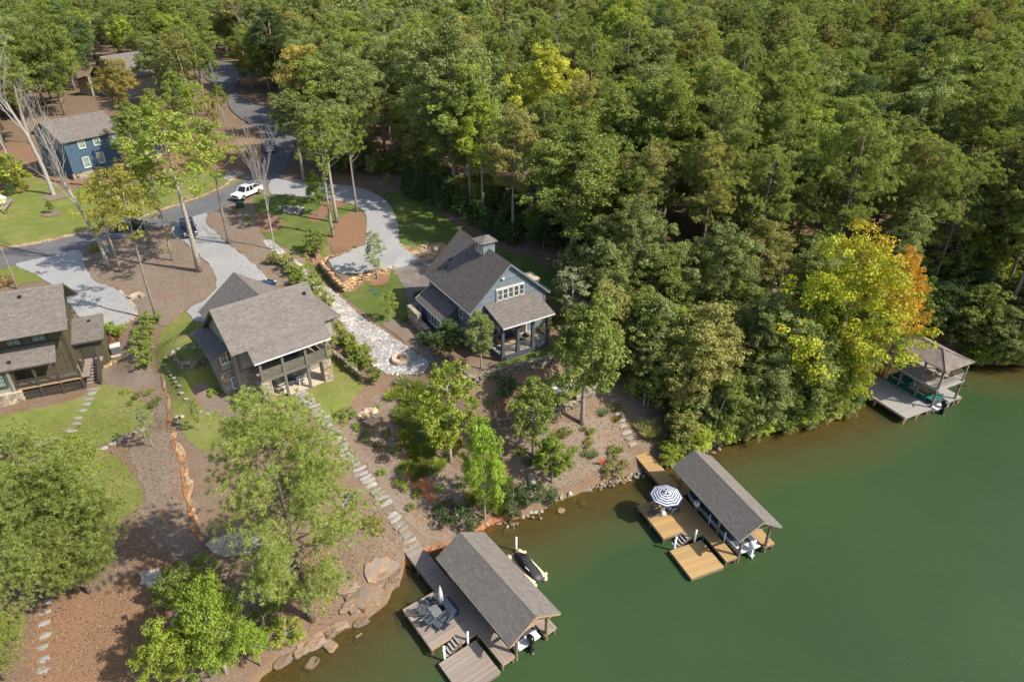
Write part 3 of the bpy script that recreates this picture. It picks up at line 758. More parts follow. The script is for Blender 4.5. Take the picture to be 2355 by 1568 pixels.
bare('bareC', 43, 10, .25, .09)
def tuftgrass(key, seed, h, r, n):
    rng = np.random.default_rng(seed)
    a = rng.random(n) * 6.28; sp = rng.random(n) ** .6
    base = np.c_[np.cos(a), np.sin(a), np.zeros(n)] * (sp * r * .35)[:, None]
    d = np.c_[np.cos(a) * sp * .8, np.sin(a) * sp * .8, np.ones(n)]; d /= np.linalg.norm(d, axis=1)[:, None]
    ln = h * (.6 + .5 * rng.random(n))
    nrm = np.cross(d, rng.normal(size=(n, 3)))
    PROTO[key] = (cards(key + '_blades', base + d * ln[:, None] * .5, nrm, h * .9, .03, rng, rng.random(n), rng.random(n), M['leaf'], d), None, h)
tuftgrass('grassA', 51, .9, .8, 420)
tuftgrass('grassB', 52, .6, .6, 320)

GREEN = dict(oak=((.104, .14, .028), (.168, .198, .046)), grey=((.116, .144, .045), (.178, .2, .07)), lime=((.15, .19, .025), (.225, .26, .038)), yellow=((.165, .175, .03), (.255, .235, .05)),
             gold=((.17, .155, .035), (.27, .215, .06)), dark=((.04, .068, .022), (.07, .1, .035)), pine=((.104, .13, .034), (.158, .18, .052)), pine2=((.115, .14, .034), (.172, .195, .052)),
             orange=((.33, .2, .03), (.42, .13, .03)), bright=((.115, .172, .02), (.18, .24, .032)), olive=((.125, .135, .036), (.2, .185, .06)), sage=((.14, .16, .08), (.2, .22, .12)),
             straw=((.26, .24, .11), (.36, .34, .18)), yg=((.128, .165, .028), (.195, .215, .042)), flame=((.23, .24, .022), (.42, .17, .03)), sun=((.23, .24, .03), (.3, .29, .04)))
def plant(key, name, label, cat, base, height=None, pal='oak', group=None, rz=None, wide=1., lean=None, cname='crown', z=None):
    cm, tm, h = PROTO[key]
    s = (height / h) if height else 1.
    x, y = base[0], base[1]
    zz = (gz_at(x, y) if z is None else z) - .02
    t = thing(name, label, cat, (x, y, zz), random.random() * 6.28 if rz is None else rz, group, (s * wide, s * wide, s))
    if lean: t.rotation_euler = (lean[0], lean[1], t.rotation_euler[2])
    if cm is not None:
        c = inst(cname, cm, t)
        p = GREEN[pal] if isinstance(pal, str) else pal
        j = 1.85 * (1.2 if key == 'pineNearB' else 1.05 if key.startswith('pineN') else 1.25 if key.startswith('pine') else 1) * (.9 + .2 * random.random())
        c.color = (*[v * j for v in p[0]], 1); c['tip'] = [v * j for v in p[1]]
    if tm is not None: inst('trunk' if h > 3 else 'stem', tm, t)
    return t
def tree_px(key, name, label, cat, bpx, toppx_y, pal, group=None, wide=1., rz=None, hmin=.5, lean=None):
    b = at(*bpx)
    lo, hi = .2, 45.
    for _ in range(40):
        m = (lo + hi) / 2
        if proj(b[0], b[1], b[2] + m)[1] > toppx_y: lo = m
        else: hi = m
    return plant(key, name, label, cat, b, max(m, hmin), pal, group, rz, wide, lean)
# ================================================================ building kit
def V(*a): return Vector(a)
def roof_slope(parent, pts, mat='shingle', edge='taupe_dk', e=.2, tw=.34, th=.16, name='roof_slope', seed=0):
    """pts: coplanar convex polygon, first edge = eave (left to right seen from outside)"""
    P = [Vector(p) for p in pts]
    s = (P[1] - P[0]).normalized(); n = s.cross(P[2] - P[0]).normalized()
    if n.z < 0: n = -n
    t = n.cross(s)
    if (P[2] - P[0]).dot(t) < 0: t = -t
    slab = MB().prism([p - n * th for p in P], n * (th - .01)).build(name, M[edge], parent)
    rs = random.Random(seed + int(abs(P[0].x * 100)))
    q = [((p - P[0]).dot(s), (p - P[0]).dot(t)) for p in P]
    def lim(tt):
        xs = []
        for i in range(len(q)):
            (a, b), (c, d) = q[i], q[(i + 1) % len(q)]
            if (b <= tt < d) or (d <= tt < b): xs.append(a + (c - a) * (tt - b) / (d - b))
        return (min(xs), max(xs)) if len(xs) > 1 else None
    top = max(b for _, b in q)
    mb = MB(); k = 0; tt = -.03
    while tt < top:
        l = lim(min(max(tt + e * .5, .001), top - .001))
        if l:
            x = l[0] - .02; off = rs.random() * tw; hi = l[1] + .02
            row = rs.uniform(-.08, .08)
            first = True
            while x < hi - .01:
                x2 = min(hi, x + (tw * rs.uniform(.5, 1) if first else tw * rs.uniform(.75, 1.25))); first = False
                u = rs.random()
                tint = .5 + row + rs.uniform(-.3, .3) + (.42 if u < .05 else (-.22 if u > .9 else 0))
                lift = .03 + rs.random() * .012
                a, b = P[0] + s * x, P[0] + s * (x2 - .006)
                t1 = min(tt + e, top)
                v = [a + t * tt + n * lift, b + t * tt + n * lift, b + t * t1 + n * .004, a + t * t1 + n * .004, a + t * tt - n * .005, b + t * tt - n * .005]
                mb.add(v, [(0, 1, 2, 3), (4, 5, 1, 0)], 0, min(max(tint, 0), 1))
                x = x2
        tt += e; k += 1
    mb.build('shingles', M[mat], slab, kind='stuff')
    return slab
def ridge_cap(parent, p, q, k, mat='shingle', w=.17):
    p, q = Vector(p), Vector(q); d = (q - p).normalized(); n = d.cross(Vector((0, 0, 1))); mb = MB(); rs = random.Random(3)
    L = (q - p).length; m = max(1, int(L / .3))
    for i in range(m):
        a, b = p + d * (L * i / m), p + d * (L * (i + 1) / m)
        for s in (-1, 1):
            e = n * (s * w) - Vector((0, 0, w * k - .028)); t = Vector((0, 0, .05))
            mb.add([a + t, b + t + Vector((0, 0, .012)), b + e + Vector((0, 0, .012)), a + e], [(0, 1, 2, 3)], 0, rs.uniform(.3, .7))
    return mb.build('ridge_cap', M[mat], parent)
def ribbed_slope(parent, pts, mat='metalroof', edge='taupe_dk', step=.28, name='roof_slope'):
    P = [Vector(p) for p in pts]
    s = (P[1] - P[0]).normalized(); n = s.cross(P[2] - P[0]).normalized()
    if n.z < 0: n = -n
    t = n.cross(s)
    slab = MB().prism([p - n * .05 for p in P], n * .05).build(name, M[mat], parent)
    q = [((p - P[0]).dot(s), (p - P[0]).dot(t)) for p in P]
    mb = MB(); x = min(a for a, _ in q) + step / 2; x1 = max(a for a, _ in q)
    while x < x1:
        ys = []
        for i in range(len(q)):
            (a, b), (c, d) = q[i], q[(i + 1) % len(q)]
            if (a <= x < c) or (c <= x < a): ys.append(b + (d - b) * (x - a) / (c - a))
        if len(ys) > 1 and max(ys) - min(ys) > .1:
            mb.bar(P[0] + s * x + t * min(ys) + n * .015, P[0] + s * x + t * max(ys) + n * .015, .05, .05, 0, .5, n)
        x += step
    mb.build('rib', M[mat], slab, kind='stuff')
    return slab
def siding(parent, o, u, poly, mat, e=.16, vertical=False, name='siding', out=.03):
    """lap boards (or boards and battens) clipped to a convex polygon (s, z) in the wall plane; outside = u x up"""
    o, u = Vector(o), Vector(u).normalized(); n = u.cross(V(0, 0, 1))
    mb = MB(); rs = random.Random(int(abs(o.x * 77 + o.y * 31)))
    def clip(lo, hi, ax):
        pl = [tuple(p) for p in poly]
        for val, sg in ((lo, 1), (hi, -1)):
            res = []
            for i in range(len(pl)):
                a, b = pl[i], pl[(i + 1) % len(pl)]
                ia, ib = sg * (a[ax] - val) >= 0, sg * (b[ax] - val) >= 0
                if ia: res.append(a)
                if ia != ib:
                    k = (val - a[ax]) / (b[ax] - a[ax]); res.append((a[0] + (b[0] - a[0]) * k, a[1] + (b[1] - a[1]) * k))
            pl = res
            if not pl: return []
        return pl
    if not vertical:
        z = min(p[1] for p in poly); z1 = max(p[1] for p in poly)
        while z < z1 - .01:
            hi = min(z + e, z1)
            c = clip(z, hi, 1)
            if len(c) >= 3:
                f = lambda p: o + u * p[0] + V(0, 0, p[1]) + n * (.006 + out * (1 - (p[1] - z) / e))
                mb.add([f(p) for p in c], [tuple(range(len(c)))], 0, rs.random())
                lo = [p for p in c if abs(p[1] - z) < 1e-4]
                if len(lo) == 2:
                    mb.add([f(lo[0]), f(lo[1]), o + u * lo[1][0] + V(0, 0, z), o + u * lo[0][0] + V(0, 0, z)], [(0, 1, 2, 3)], 0, .2)
            z = hi
    else:
        s = min(p[0] for p in poly); s1 = max(p[0] for p in poly)
        while s < s1 - .02:
            c = clip(s, min(s + .045, s1), 0)
            if len(c) >= 3:
                zl, zh = min(p[1] for p in c), max(p[1] for p in c)
                mb.bar(o + u * (s + .022) + V(0, 0, zl) + n * .014, o + u * (s + .022) + V(0, 0, zh) + n * .014, .045, .028, 0, rs.random(), u)
            s += e
    return mb.build(name, M[mat], parent, kind='stuff')
def wall(parent, pts, ext, mat, name='wall'):
    return MB().prism(pts, ext).build(name, M[mat], parent)
def window(parent, o, u, w, h, frame='trimwhite', pane='glass', cols=1, rows=2, fw=.09, name='window', sill=True):
    """o: lower-left corner on the wall face; u: along the wall; outside = u x up"""
    o, u = Vector(o), Vector(u).normalized(); n = u.cross(V(0, 0, 1)); z = V(0, 0, 1)
    mb = MB()
    d = n * .045
    for a, b in (((-fw / 2, -fw / 2), (w + fw / 2, -fw / 2)), ((-fw / 2, h + fw / 2), (w + fw / 2, h + fw / 2))):
        mb.bar(o + u * a[0] + z * a[1] + d, o + u * b[0] + z * b[1] + d, .07, fw, 0, .5, z)
    for x in (-fw / 2, w + fw / 2):
        mb.bar(o + u * x + d, o + u * x + z * h + d, fw, .07, 0, .5, n)
    if sill: mb.bar(o + u * -fw + z * (-fw - .02) + n * .08, o + u * (w + fw) + z * (-fw - .02) + n * .08, .1, .04, 0, .5, z)
    for i in range(1, cols): mb.bar(o + u * (w * i / cols) + n * .045, o + u * (w * i / cols) + z * h + n * .045, .035, .03, 0, .5, n)
    for j in range(1, rows): mb.bar(o + z * (h * j / rows) + n * .048, o + u * w + z * (h * j / rows) + n * .048, .03, .035, 0, .5, z)
    f = mb.build(name, M[frame], parent)
    MB().prism([o + n * .012, o + u * w + n * .012, o + u * w + z * h + n * .012, o + z * h + n * .012], n * .012).build('pane', M[pane], f)
    return f
def veneer(parent, o, u, w, h, mat='veneer', hmin=.12, hmax=.24, name='stone_veneer', seed=1):
    o, u = Vector(o), Vector(u).normalized(); n = u.cross(V(0, 0, 1)); rs = random.Random(seed + int(w * 100))
    mb = MB(); z = 0
    while z < h - .03:
        zh = min(h, z + rs.uniform(hmin, hmax)); x = 0
        if h - zh < .06: zh = h
        while x < w - .02:
            x2 = min(w, x + rs.uniform(.18, .55))
            if w - x2 < .1: x2 = w
            p = rs.uniform(.02, .06); g = .012; j = lambda: rs.uniform(-.012, .012)
            a = [o + u * (x + g + j()) + V(0, 0, z + g), o + u * (x2 - g + j()) + V(0, 0, z + g + j()), o + u * (x2 - g) + V(0, 0, zh - g + j()), o + u * (x + g + j()) + V(0, 0, zh - g)]
            b = [q * 1 + n * p for q in a]; cc = (b[0] + b[1] + b[2] + b[3]) / 4
            b = [q + (cc - q) * .1 for q in b]
            mb.add(a + b, [(4, 5, 6, 7), (0, 1, 5, 4), (1, 2, 6, 5), (2, 3, 7, 6), (3, 0, 4, 7)], 0, rs.random())
            x = x2
        z = zh
    return mb.build(name, M[mat], parent, kind='stuff')
def stone_block(parent, x0, x1, y0, y1, z0, z1, mat='veneer', name='stone_pillar', faces='fblr', core='taupe_dk'):
    c = MB().box(x0, x1, y0, y1, z0, z1).build(name, M[mat], parent)
    if 'f' in faces: veneer(c, (x0, y0, z0), (1, 0, 0), x1 - x0, z1 - z0, mat, seed=1)
    if 'b' in faces: veneer(c, (x1, y1, z0), (-1, 0, 0), x1 - x0, z1 - z0, mat, seed=2)
    if 'r' in faces: veneer(c, (x1, y0, z0), (0, 1, 0), y1 - y0, z1 - z0, mat, seed=3)
    if 'l' in faces: veneer(c, (x0, y1, z0), (0, -1, 0), y1 - y0, z1 - z0, mat, seed=4)
    return c
def vent(parent, p, s=.22):
    MB().box(p[0] - s / 2, p[0] + s / 2, p[1] - s / 2, p[1] + s / 2, p[2] - .1, p[2] + .16).box(p[0] - s * .7, p[0] + s * .7, p[1] - s * .7, p[1] + s * .7, p[2] + .16, p[2] + .2).build('roof_vent', M['black'], parent)
def rails(parent, p, q, zs, mat, t=.03, h=.1, name='rail', dz=0):
    for z in zs:
        MB().bar((p[0], p[1], p[2] + z), (q[0], q[1], q[2] + z), t, h).build(name, M[mat], parent)

# ================================================================ grey house with cupola
def grey_house():
    T = thing('grey_house', 'blue-grey gabled house with rooftop cupola and lakeside porch', 'house', (-.094, 61.784, 7.0), .55)
    W, zE, zR, Ln = 4.75, 4.74, 9.02, 10.73
    k = (zR - zE) / W
    wa = 4.33; zw = zE + (W - wa) * k - .14
    b0, b1 = .35, 10.3
    wall(T, [(-wa, b0, -.6), (wa, b0, -.6), (wa, b0, zw), (0, b0, zR - .2), (-wa, b0, zw)], (0, b1 - b0, 0), 'bluegray')
    siding(T, (-wa, b0, 0), (1, 0, 0), [(0, .1), (2 * wa, .1), (2 * wa, zw), (wa, zR - .25), (0, zw)], 'bluegray')
    siding(T, (wa, b0, 0), (0, 1, 0), [(0, .1), (b1 - b0, .1), (b1 - b0, zw), (0, zw)], 'bluegray')
    siding(T, (-wa, b1, 0), (0, -1, 0), [(0, .1), (b1 - b0, .1), (b1 - b0, zw), (0, zw)], 'bluegray')
    roof_slope(T, [(-W, 10.73, zE), (-W, 0, zE), (0, 0, zR), (0, 10.73, zR)], 'shingle_dark', 'bluegray_dk')
    roof_slope(T, [(W, 0, zE), (W, 10.73, zE), (0, 10.73, zR), (0, 0, zR)], 'shingle_dark', 'bluegray_dk')
    ridge_cap(T, (0, 0, zR), (0, 4.3, zR), k, 'shingle_dark'); ridge_cap(T, (0, 6.1, zR), (0, 10.73, zR), k, 'shingle_dark')
    MB().bar((-W - .04, 0, zE - .08), (-W - .04, 10.73, zE - .08), .08, .1).build('gutter', M['white'], T)
    MB().bar((W + .04, 0, zE - .08), (W + .04, 10.73, zE - .08), .08, .1).build('gutter', M['white'], T)
    for sx in (-1, 1):
        MB().bar((sx * W, .02, zE - .1), (0, .02, zR - .1), .05, .2).build('barge_board', M['bluegray'], T)
        MB().box(sx * wa - .09, sx * wa + .09, b0 - .07, b0 + .06, 0, zw).build('corner_board', M['bluegray'], T)
    # five light window strip
    MB().box(-1.62, 1.72, .22, .33, 5.1, 6.5).build('window_surround', M['trimwhite'], T)
    for i in range(5):
        window(T, (-1.45 + i * .645, .2, 5.3), (1, 0, 0), .45, 1.05, 'trimwhite', 'glass', 1, 2, .07, sill=False)
    MB().lathe([(.0, 0), (.14, .0), (.17, .06), (.12, .14), (0, .16)], (0, 0, 0), 10).build('flood_light', M['pvc'], T, True, loc=(-.81, .22, 7.45))
    # cupola
    c = MB().box(-.7, .7, 4.4, 5.95, zR - .75, zR + .72).build('cupola', M['bluegray'], T)
    siding(c, (-.7, 4.4, 0), (1, 0, 0), [(0, zR - .7), (1.4, zR - .7), (1.4, zR + .7), (0, zR + .7)], 'bluegray', .13)
    siding(c, (.7, 4.4, 0), (0, 1, 0), [(0, zR - .7), (1.55, zR - .7), (1.55, zR + .7), (0, zR + .7)], 'bluegray', .13)
    window(c, (-.71, 5.75, zR - .35), (0, -1, 0), .5, .85, 'trimwhite', 'glass', 1, 1, .08)
    window(c, (-.71, 5.1, zR - .35), (0, -1, 0), .5, .85, 'trimwhite', 'glass', 1, 1, .08)
    e0 = zR + .72
    for pts in ([(-.95, 4.15, e0), (.95, 4.15, e0), (0, 5.0, e0 + .42), ], [(.95, 6.2, e0), (-.95, 6.2, e0), (0, 5.35, e0 + .42)], [(-.95, 6.2, e0), (-.95, 4.15, e0), (0, 5.0, e0 + .42), (0, 5.35, e0 + .42)], [(.95, 4.15, e0), (.95, 6.2, e0), (0, 5.35, e0 + .42), (0, 5.0, e0 + .42)]):
        roof_slope(c, pts, 'shingle', 'bluegray_dk', th=.07)
    for p in ((-3.54, 8.97), (-3.2, 8.2), (-2.47, 8.49)): vent(T, (p[0], p[1], zR + p[0] * k))
    # porch
    pa0, pa1, pb = -2.97, 3.11, -3.38
    roof_slope(T, [(pa0, pb, 4.18), (pa1, pb, 4.18), (pa1, .3, 5.09), (pa0, .3, 5.09)], 'shingle', 'bluegray_dk')
    MB().bar((pa0, pb - .04, 4.1), (pa1, pb - .04, 4.1), .07, .12).build('gutter', M['white'], T)
    MB().bar((-2.8, -2.68, 3.86), (2.95, -2.68, 3.86), .22, .3).build('porch_beam', M['bluegray_dk'], T)
    wall(T, [(-2.85, .3, 3.9), (-2.85, -2.8, 3.9), (-2.85, -2.8, 4.2), (-2.85, .3, 4.95)], (.1, 0, 0), 'bluegray_dk', 'porch_gable')
    wall(T, [(2.9, .3, 3.9), (2.9, -2.8, 3.9), (2.9, -2.8, 4.2), (2.9, .3, 4.95)], (.1, 0, 0), 'bluegray_dk', 'porch_gable')
    px = [-2.62, -.87, .93, 2.78]
    for x in px:
        MB().box(x - .14, x + .14, -2.82, -2.54, 0, 3.72).box(x - .19, x + .19, -2.87, -2.49, .68, .95).build('porch_post', M['bluegray_dk'], T)
    fl = MB().box(-2.8, 2.95, -2.75, .3, -.3, .62).build('porch_floor', M['bluegray_dk'], T)
    pm = MB().box(0, 1, -.065, .065, 0, .03).mesh('porch_board', M['plank_grey'])
    for i in range(22):
        inst('board', pm, fl, (-2.8, -2.68 + i * .138, .622), 0, (5.75, 1, 1))
    for i in range(5):
        MB().box(-2.84, 2.99, -2.8, -2.76, .02 + i * .12, .12 + i * .12).build('skirt_board', M['bluegray_dk'], fl)
    for i in range(3):
        a, b = px[i] + .14, px[i + 1] - .14
        MB().bar((a, -2.68, 1.6), (b, -2.68, 1.6), .12, .05).build('hand_rail', M['bluegray_dk'], T)
        for z in (.85, 1.0, 1.15, 1.3, 1.45): MB().bar((a, -2.68, z), (b, -2.68, z), .018, .018).build('cable', M['steel'], T)
        MB().bar(((a + b) / 2, -2.68, .62), ((a + b) / 2, -2.68, 1.6), .05, .05, up=(1, 0, 0)).build('baluster', M['bluegray_dk'], T)
    d = MB().box(1.0, 1.95, .24, .32, .66, 2.95).build('door', M['brown_dk'], T)
    MB().box(.86, .99, .2, .33, .66, 3.08).box(1.96, 2.09, .2, .33, .66, 3.08).box(.86, 2.09, .19, .33, 3.08, 3.22).build('door_frame', M['trimwhite'], d)
    MB().lathe([(.0, 0), (.035, 0), (.035, .05), (0, .06)], (1.85, .21, 1.7), 8).build('handle', M['steel'], d)
    for x in (-2.3, -1.2, -.1): window(T, (x, .3, 1.4), (1, 0, 0), .8, 1.5, 'trimwhite', 'glass', 1, 2, .09)
    # left side shed wing with windows
    roof_slope(T, [(-6.35, 9.6, 2.75), (-6.35, 3.2, 2.75), (-4.36, 3.2, 4.0), (-4.36, 9.6, 4.0)], 'shingle_dark', 'bluegray_dk')
    MB().bar((-6.4, 3.2, 2.66), (-6.4, 9.6, 2.66), .07, .1).bar((-6.38, 9.62, 2.72), (-4.36, 9.62, 3.97), .05, .12).build('gutter', M['white'], T)
    wall(T, [(-5.95, 3.6, -.6), (-4.34, 3.6, -.6), (-4.34, 3.6, 3.8), (-5.95, 3.6, 2.8)], (0, 5.6, 0), 'bluegray')
    siding(T, (-5.95, 9.2, 0), (0, -1, 0), [(0, .1), (5.6, .1), (5.6, 2.75), (0, 2.75)], 'bluegray')
    siding(T, (-5.95, 3.6, 0), (1, 0, 0), [(0, .1), (1.6, .1), (1.6, 3.75), (0, 2.8)], 'bluegray')
    for i in range(4): window(T, (-5.96, 7.3 - i * .72, 1.0), (0, -1, 0), .56, 1.35, 'white', 'glass', 1, 1, .07)
    window(T, (-4.36, 3.0, 3.1), (0, -1, 0), .7, .8, 'trimwhite', 'glass', 1, 2)
    return T
grey_house()
# stepped masonry wall beside the grey house
def stepped_wall():
    T = thing('stone_wall', 'stepped tan stone garden wall beside the grey house', 'wall', (-.094, 61.784, 7.0), .55)
    for i, (b0, b1, z) in enumerate(((7.3, 9.9, 1.9), (5.3, 7.3, 1.1), (3.6, 5.3, .6))):
        s = stone_block(T, -7.3, -6.85, b0, b1, -.8, z, 'veneer_tan', 'wall_section', 'flr')
        MB().box(-7.36, -6.79, b0 - .04, b1 + .02, z + .003, z + .09).build('cap_stone', M['veneer_tan'], s)
    s = stone_block(T, -7.0, -6.1, 9.6, 9.98, -.5, 1.902, 'veneer_tan', 'wall_section', 'fb')
stepped_wall()
def fireplace():
    T = thing('outdoor_chimney', 'pale stone outdoor chimney behind the grey house', 'chimney', (-.094, 61.784, 7.0), .55)
    stone_block(T, 7.4, 8.3, 7.3, 9.2, -.6, 2.3, 'veneer_tan', 'chimney_stack', 'flr')
    MB().box(7.3, 8.4, 7.2, 9.3, 2.303, 2.45).build('cap_slab', M['concrete'], T)
    stone_block(T, 7.6, 8.7, 5.6, 7.25, -.6, 1.3, 'veneer_tan', 'hearth_wall', 'flr')
    MB().box(7.5, 8.8, 5.5, 7.29, 1.303, 1.43).build('cap_slab', M['concrete'], T)
fireplace()

# ================================================================ taupe house with balcony
def taupe_house():
    T = thing('taupe_house', 'taupe lake house with broad shingle roof, slatted balcony and stone patio', 'house', (-27.394, 54.472, 6.0), .689)
    zR, zE, d = 8.73, 4.84, 5.0
    k = (zR - zE) / d
    S = lambda b: zR + k * b if b < 0 else zR - k * b
    # main roof: left strip to b=-3.85, right part to the porch eave
    roof_slope(T, [(0, -3.85, S(-3.85)), (1.4, -3.85, S(-3.85)), (1.4, 0, zR), (0, 0, zR)], seed=1)
    roof_slope(T, [(1.4, -5.0, zE), (8.9, -5.0, zE), (9.5, 0, zR), (1.4, 0, zR)], seed=2)
    roof_slope(T, [(9.5, 5, zE), (0, 5, zE), (0, 0, zR), (9.5, 0, zR)], seed=3)
    ridge_cap(T, (0, 0, zR), (9.5, 0, zR), k)
    MB().bar((1.4, -5.04, zE - .07), (8.9, -5.04, zE - .07), .07, .12).build('gutter', M['white'], T)
    # left gable wall and body
    wall(T, [(.55, -1.9, -.6), (.55, 4.5, -.6), (.55, 4.5, S(4.5) - .25), (.55, 0, zR - .25), (.55, -1.9, S(-1.9) - .25)], (8.3, 0, 0), 'taupe')
    siding(T, (.55, 4.5, 0), (0, -1, 0), [(0, 2.7), (6.4, 2.7), (6.4, S(-1.9) - .3), (4.5, zR - .3), (0, S(4.5) - .3)], 'taupe', .2)
    for b0, b1 in ((0, -3.85), (0, 5)):
        MB().bar((.02, b0, S(b0) - .13), (.02, b1, S(b1) - .13), .05, .22).build('barge_board', M['taupe_dk'], T)
    # left front column block, stone below
    stone_block(T, .88, 2.3, -1.95, -1.2, -.6, 2.75, 'veneer', 'stone_base', 'fl')
    wall(T, [(.95, -1.94, 2.75), (2.3, -1.94, 2.75), (2.3, -1.94, 6.2), (.95, -1.94, 6.6)], (0, .6, 0), 'taupe')
    siding(T, (.95, -1.94, 0), (1, 0, 0), [(0, 2.8), (1.35, 2.8), (1.35, 6.2), (0, 6.6)], 'taupe', .2)
    MB().box(.8, 1.05, -2.0, -1.9, 2.75, 6.6).box(.8, 2.35, -2.01, -1.9, 2.68, 2.85).build('corner_board', M['taupe_dk'], T)
    # side wing with twin windows
    roof_slope(T, [(-1.05, 4.8, 4.45), (-1.05, -1.25, 4.45), (.6, -1.25, 5.15), (.6, 4.8, 5.15)], seed=4)
    stone_block(T, -.55, .95, -.8, 4.4, -.6, 2.75, 'veneer', 'stone_base', 'fl')
    wall(T, [(-.5, -.78, 2.75), (.95, -.78, 2.75), (.95, -.78, 5.1), (-.5, -.78, 4.5)], (0, 5.1, 0), 'taupe')
    siding(T, (-.5, -.78, 0), (1, 0, 0), [(0, 2.8), (1.45, 2.8), (1.45, 5.05), (0, 4.5)], 'taupe', .2)
    siding(T, (-.5, 4.3, 0), (0, -1, 0), [(0, 2.8), (5.1, 2.8), (5.1, 4.45), (0, 4.45)], 'taupe', .2)
    MB().box(-.6, -.42, -.86, -.7, 2.75, 4.55).box(-.62, .95, -.87, -.76, 2.66, 2.8).build('corner_board', M['taupe_dk'], T)
    for x in (-.28, .34): window(T, (x, -.8, 3.55), (1, 0, 0), .5, 1.05, 'white', 'glass', 2, 2, .08)
    window(T, (.2, -.86, .6), (1, 0, 0), .62, 1.15, 'white', 'glass_green', 2, 2, .08)
    # back wing
    roof_slope(T, [(.8, 8.2, 4.9), (.8, 1.0, 4.9), (5.1, 1.0, 8.05), (5.1, 8.2, 8.05)], seed=5)
    roof_slope(T, [(9.2, 1.0, 5.0), (9.2, 8.2, 5.0), (5.1, 8.2, 8.05), (5.1, 1.0, 8.05)], seed=6)
    ridge_cap(T, (5.1, 1.0, 8.05), (5.1, 8.2, 8.05), .73)
    wall(T, [(1.5, 3, 1.8), (8.5, 3, 1.8), (8.5, 3, 5.1), (5.1, 3, 7.8), (1.5, 3, 5.1)], (0, 4.9, 0), 'taupe')
    # right wing
    roof_slope(T, [(8.9, -.5, 4.15), (12.2, -.5, 4.15), (8.9, 4.0, 6.9)], seed=7)
    roof_slope(T, [(12.2, -.5, 4.15), (12.2, 6, 4.15), (8.9, 4.0, 6.9)], seed=8)
    wall(T, [(8.8, 0, 2.2), (11.4, 0, 2.2), (11.4, 0, 4.2), (8.8, 0, 4.2)], (0, 5.5, 0), 'taupe')
    siding(T, (8.8, 0, 0), (1, 0, 0), [(0, 2.3), (2.6, 2.3), (2.6, 4.1), (0, 4.1)], 'taupe', .2)
    MB().box(11.3, 11.5, -.06, .1, 2.2, 4.15).build('corner_board', M['taupe_dk'], T)
    stone_block(T, 8.85, 11.6, -.05, 5.4, -.6, 2.2, 'veneer', 'stone_base', 'fr')
    MB().box(8.85, 11.7, -.14, 5.4, 2.203, 2.3).build('stone_sill', M['flag'], T)
    window(T, (9.4, -.1, .6), (1, 0, 0), .6, 1.3, 'white', 'glass_green', 2, 2, .08)
    # patio
    MB().box(2.4, 8.6, -4.62, -1.2, -.35, .06).build('patio_slab', M['concrete'], T)
    stone_block(T, 1.75, 2.65, -4.75, -3.9, -.6, 2.5, 'veneer', 'stone_pillar', 'flr')
    stone_block(T, 7.8, 8.65, -4.75, -3.9, -.6, 2.5, 'veneer', 'stone_pillar', 'flr')
    wall(T, [(2.3, -1.3, 0), (8.6, -1.3, 0), (8.6, -1.3, 2.4), (2.3, -1.3, 2.4)], (0, .15, 0), 'taupe', 'patio_back_wall')
    veneer(T, (6.0, -1.31, .06), (1, 0, 0), 2.4, 2.3, 'veneer', seed=9)
    for x in (2.7, 4.0): window(T, (x, -1.31, .2), (1, 0, 0), 1.0, 2.0, 'taupe_dk', 'glass', 1, 1, .1)
    # balcony
    fl = MB().box(1.8, 8.6, -4.6, -1.3, 2.48, 2.66).build('balcony_floor', M['taupe_dk'], T)
    pm = MB().box(0, 1, -.065, .065, 0, .03).mesh('balcony_board', M['plank_old'])
    for i in range(23): inst('board', pm, fl, (1.82, -4.5 + i * .138, 2.662), 0, (6.76, 1, 1))
    MB().bar((1.75, -4.66, 2.58), (8.65, -4.66, 2.58), .12, .3).build('balcony_beam', M['taupe_dk'], T)
    posts = [1.95, 4.05, 6.3, 8.4]
    for i, x in enumerate(posts):
        lo = .06 if i in (1, 2) else 2.5
        MB().box(x - .12, x + .12, -4.72, -4.48, lo, 4.75).build('post', M['taupe_dk'], T)
    MB().bar((1.8, -4.6, 4.7), (8.6, -4.6, 4.7), .2, .22).build('eave_beam', M['taupe_dk'], T)
    for i in range(3):
        a, b = posts[i] + .12, posts[i + 1] - .12
        for z in (2.86, 3.02, 3.18, 3.34, 3.5):
            MB().bar((a, -4.6, z), (b, -4.6, z), .035, .105).build('slat', M['taupe_dk'], T)
        MB().bar((a, -4.62, 3.64), (b, -4.62, 3.64), .15, .05).build('hand_rail', M['taupe_dk'], T)
        for x in (a + (b - a) * .33, a + (b - a) * .66):
            MB().bar((x, -4.56, 2.74), (x, -4.56, 3.6), .04, .05, up=(1, 0, 0)).build('stile', M['taupe_dk'], T)
    for z in (2.86, 3.02, 3.18, 3.34, 3.5):
        MB().bar((8.5, -4.5, z), (8.5, -1.6, z), .035, .105).build('slat', M['taupe_dk'], T)
    MB().bar((8.5, -4.5, 3.64), (8.5, -1.6, 3.64), .15, .05).build('hand_rail', M['taupe_dk'], T)
    wall(T, [(2.3, -1.9, 2.66), (8.5, -1.9, 2.66), (8.5, -1.9, 7.0), (2.3, -1.9, 7.0)], (0, .1, 0), 'brown_dk', 'balcony_back_wall')
    vent(T, (8.6, -.97, S(-.97)))
    return T
taupe_house()

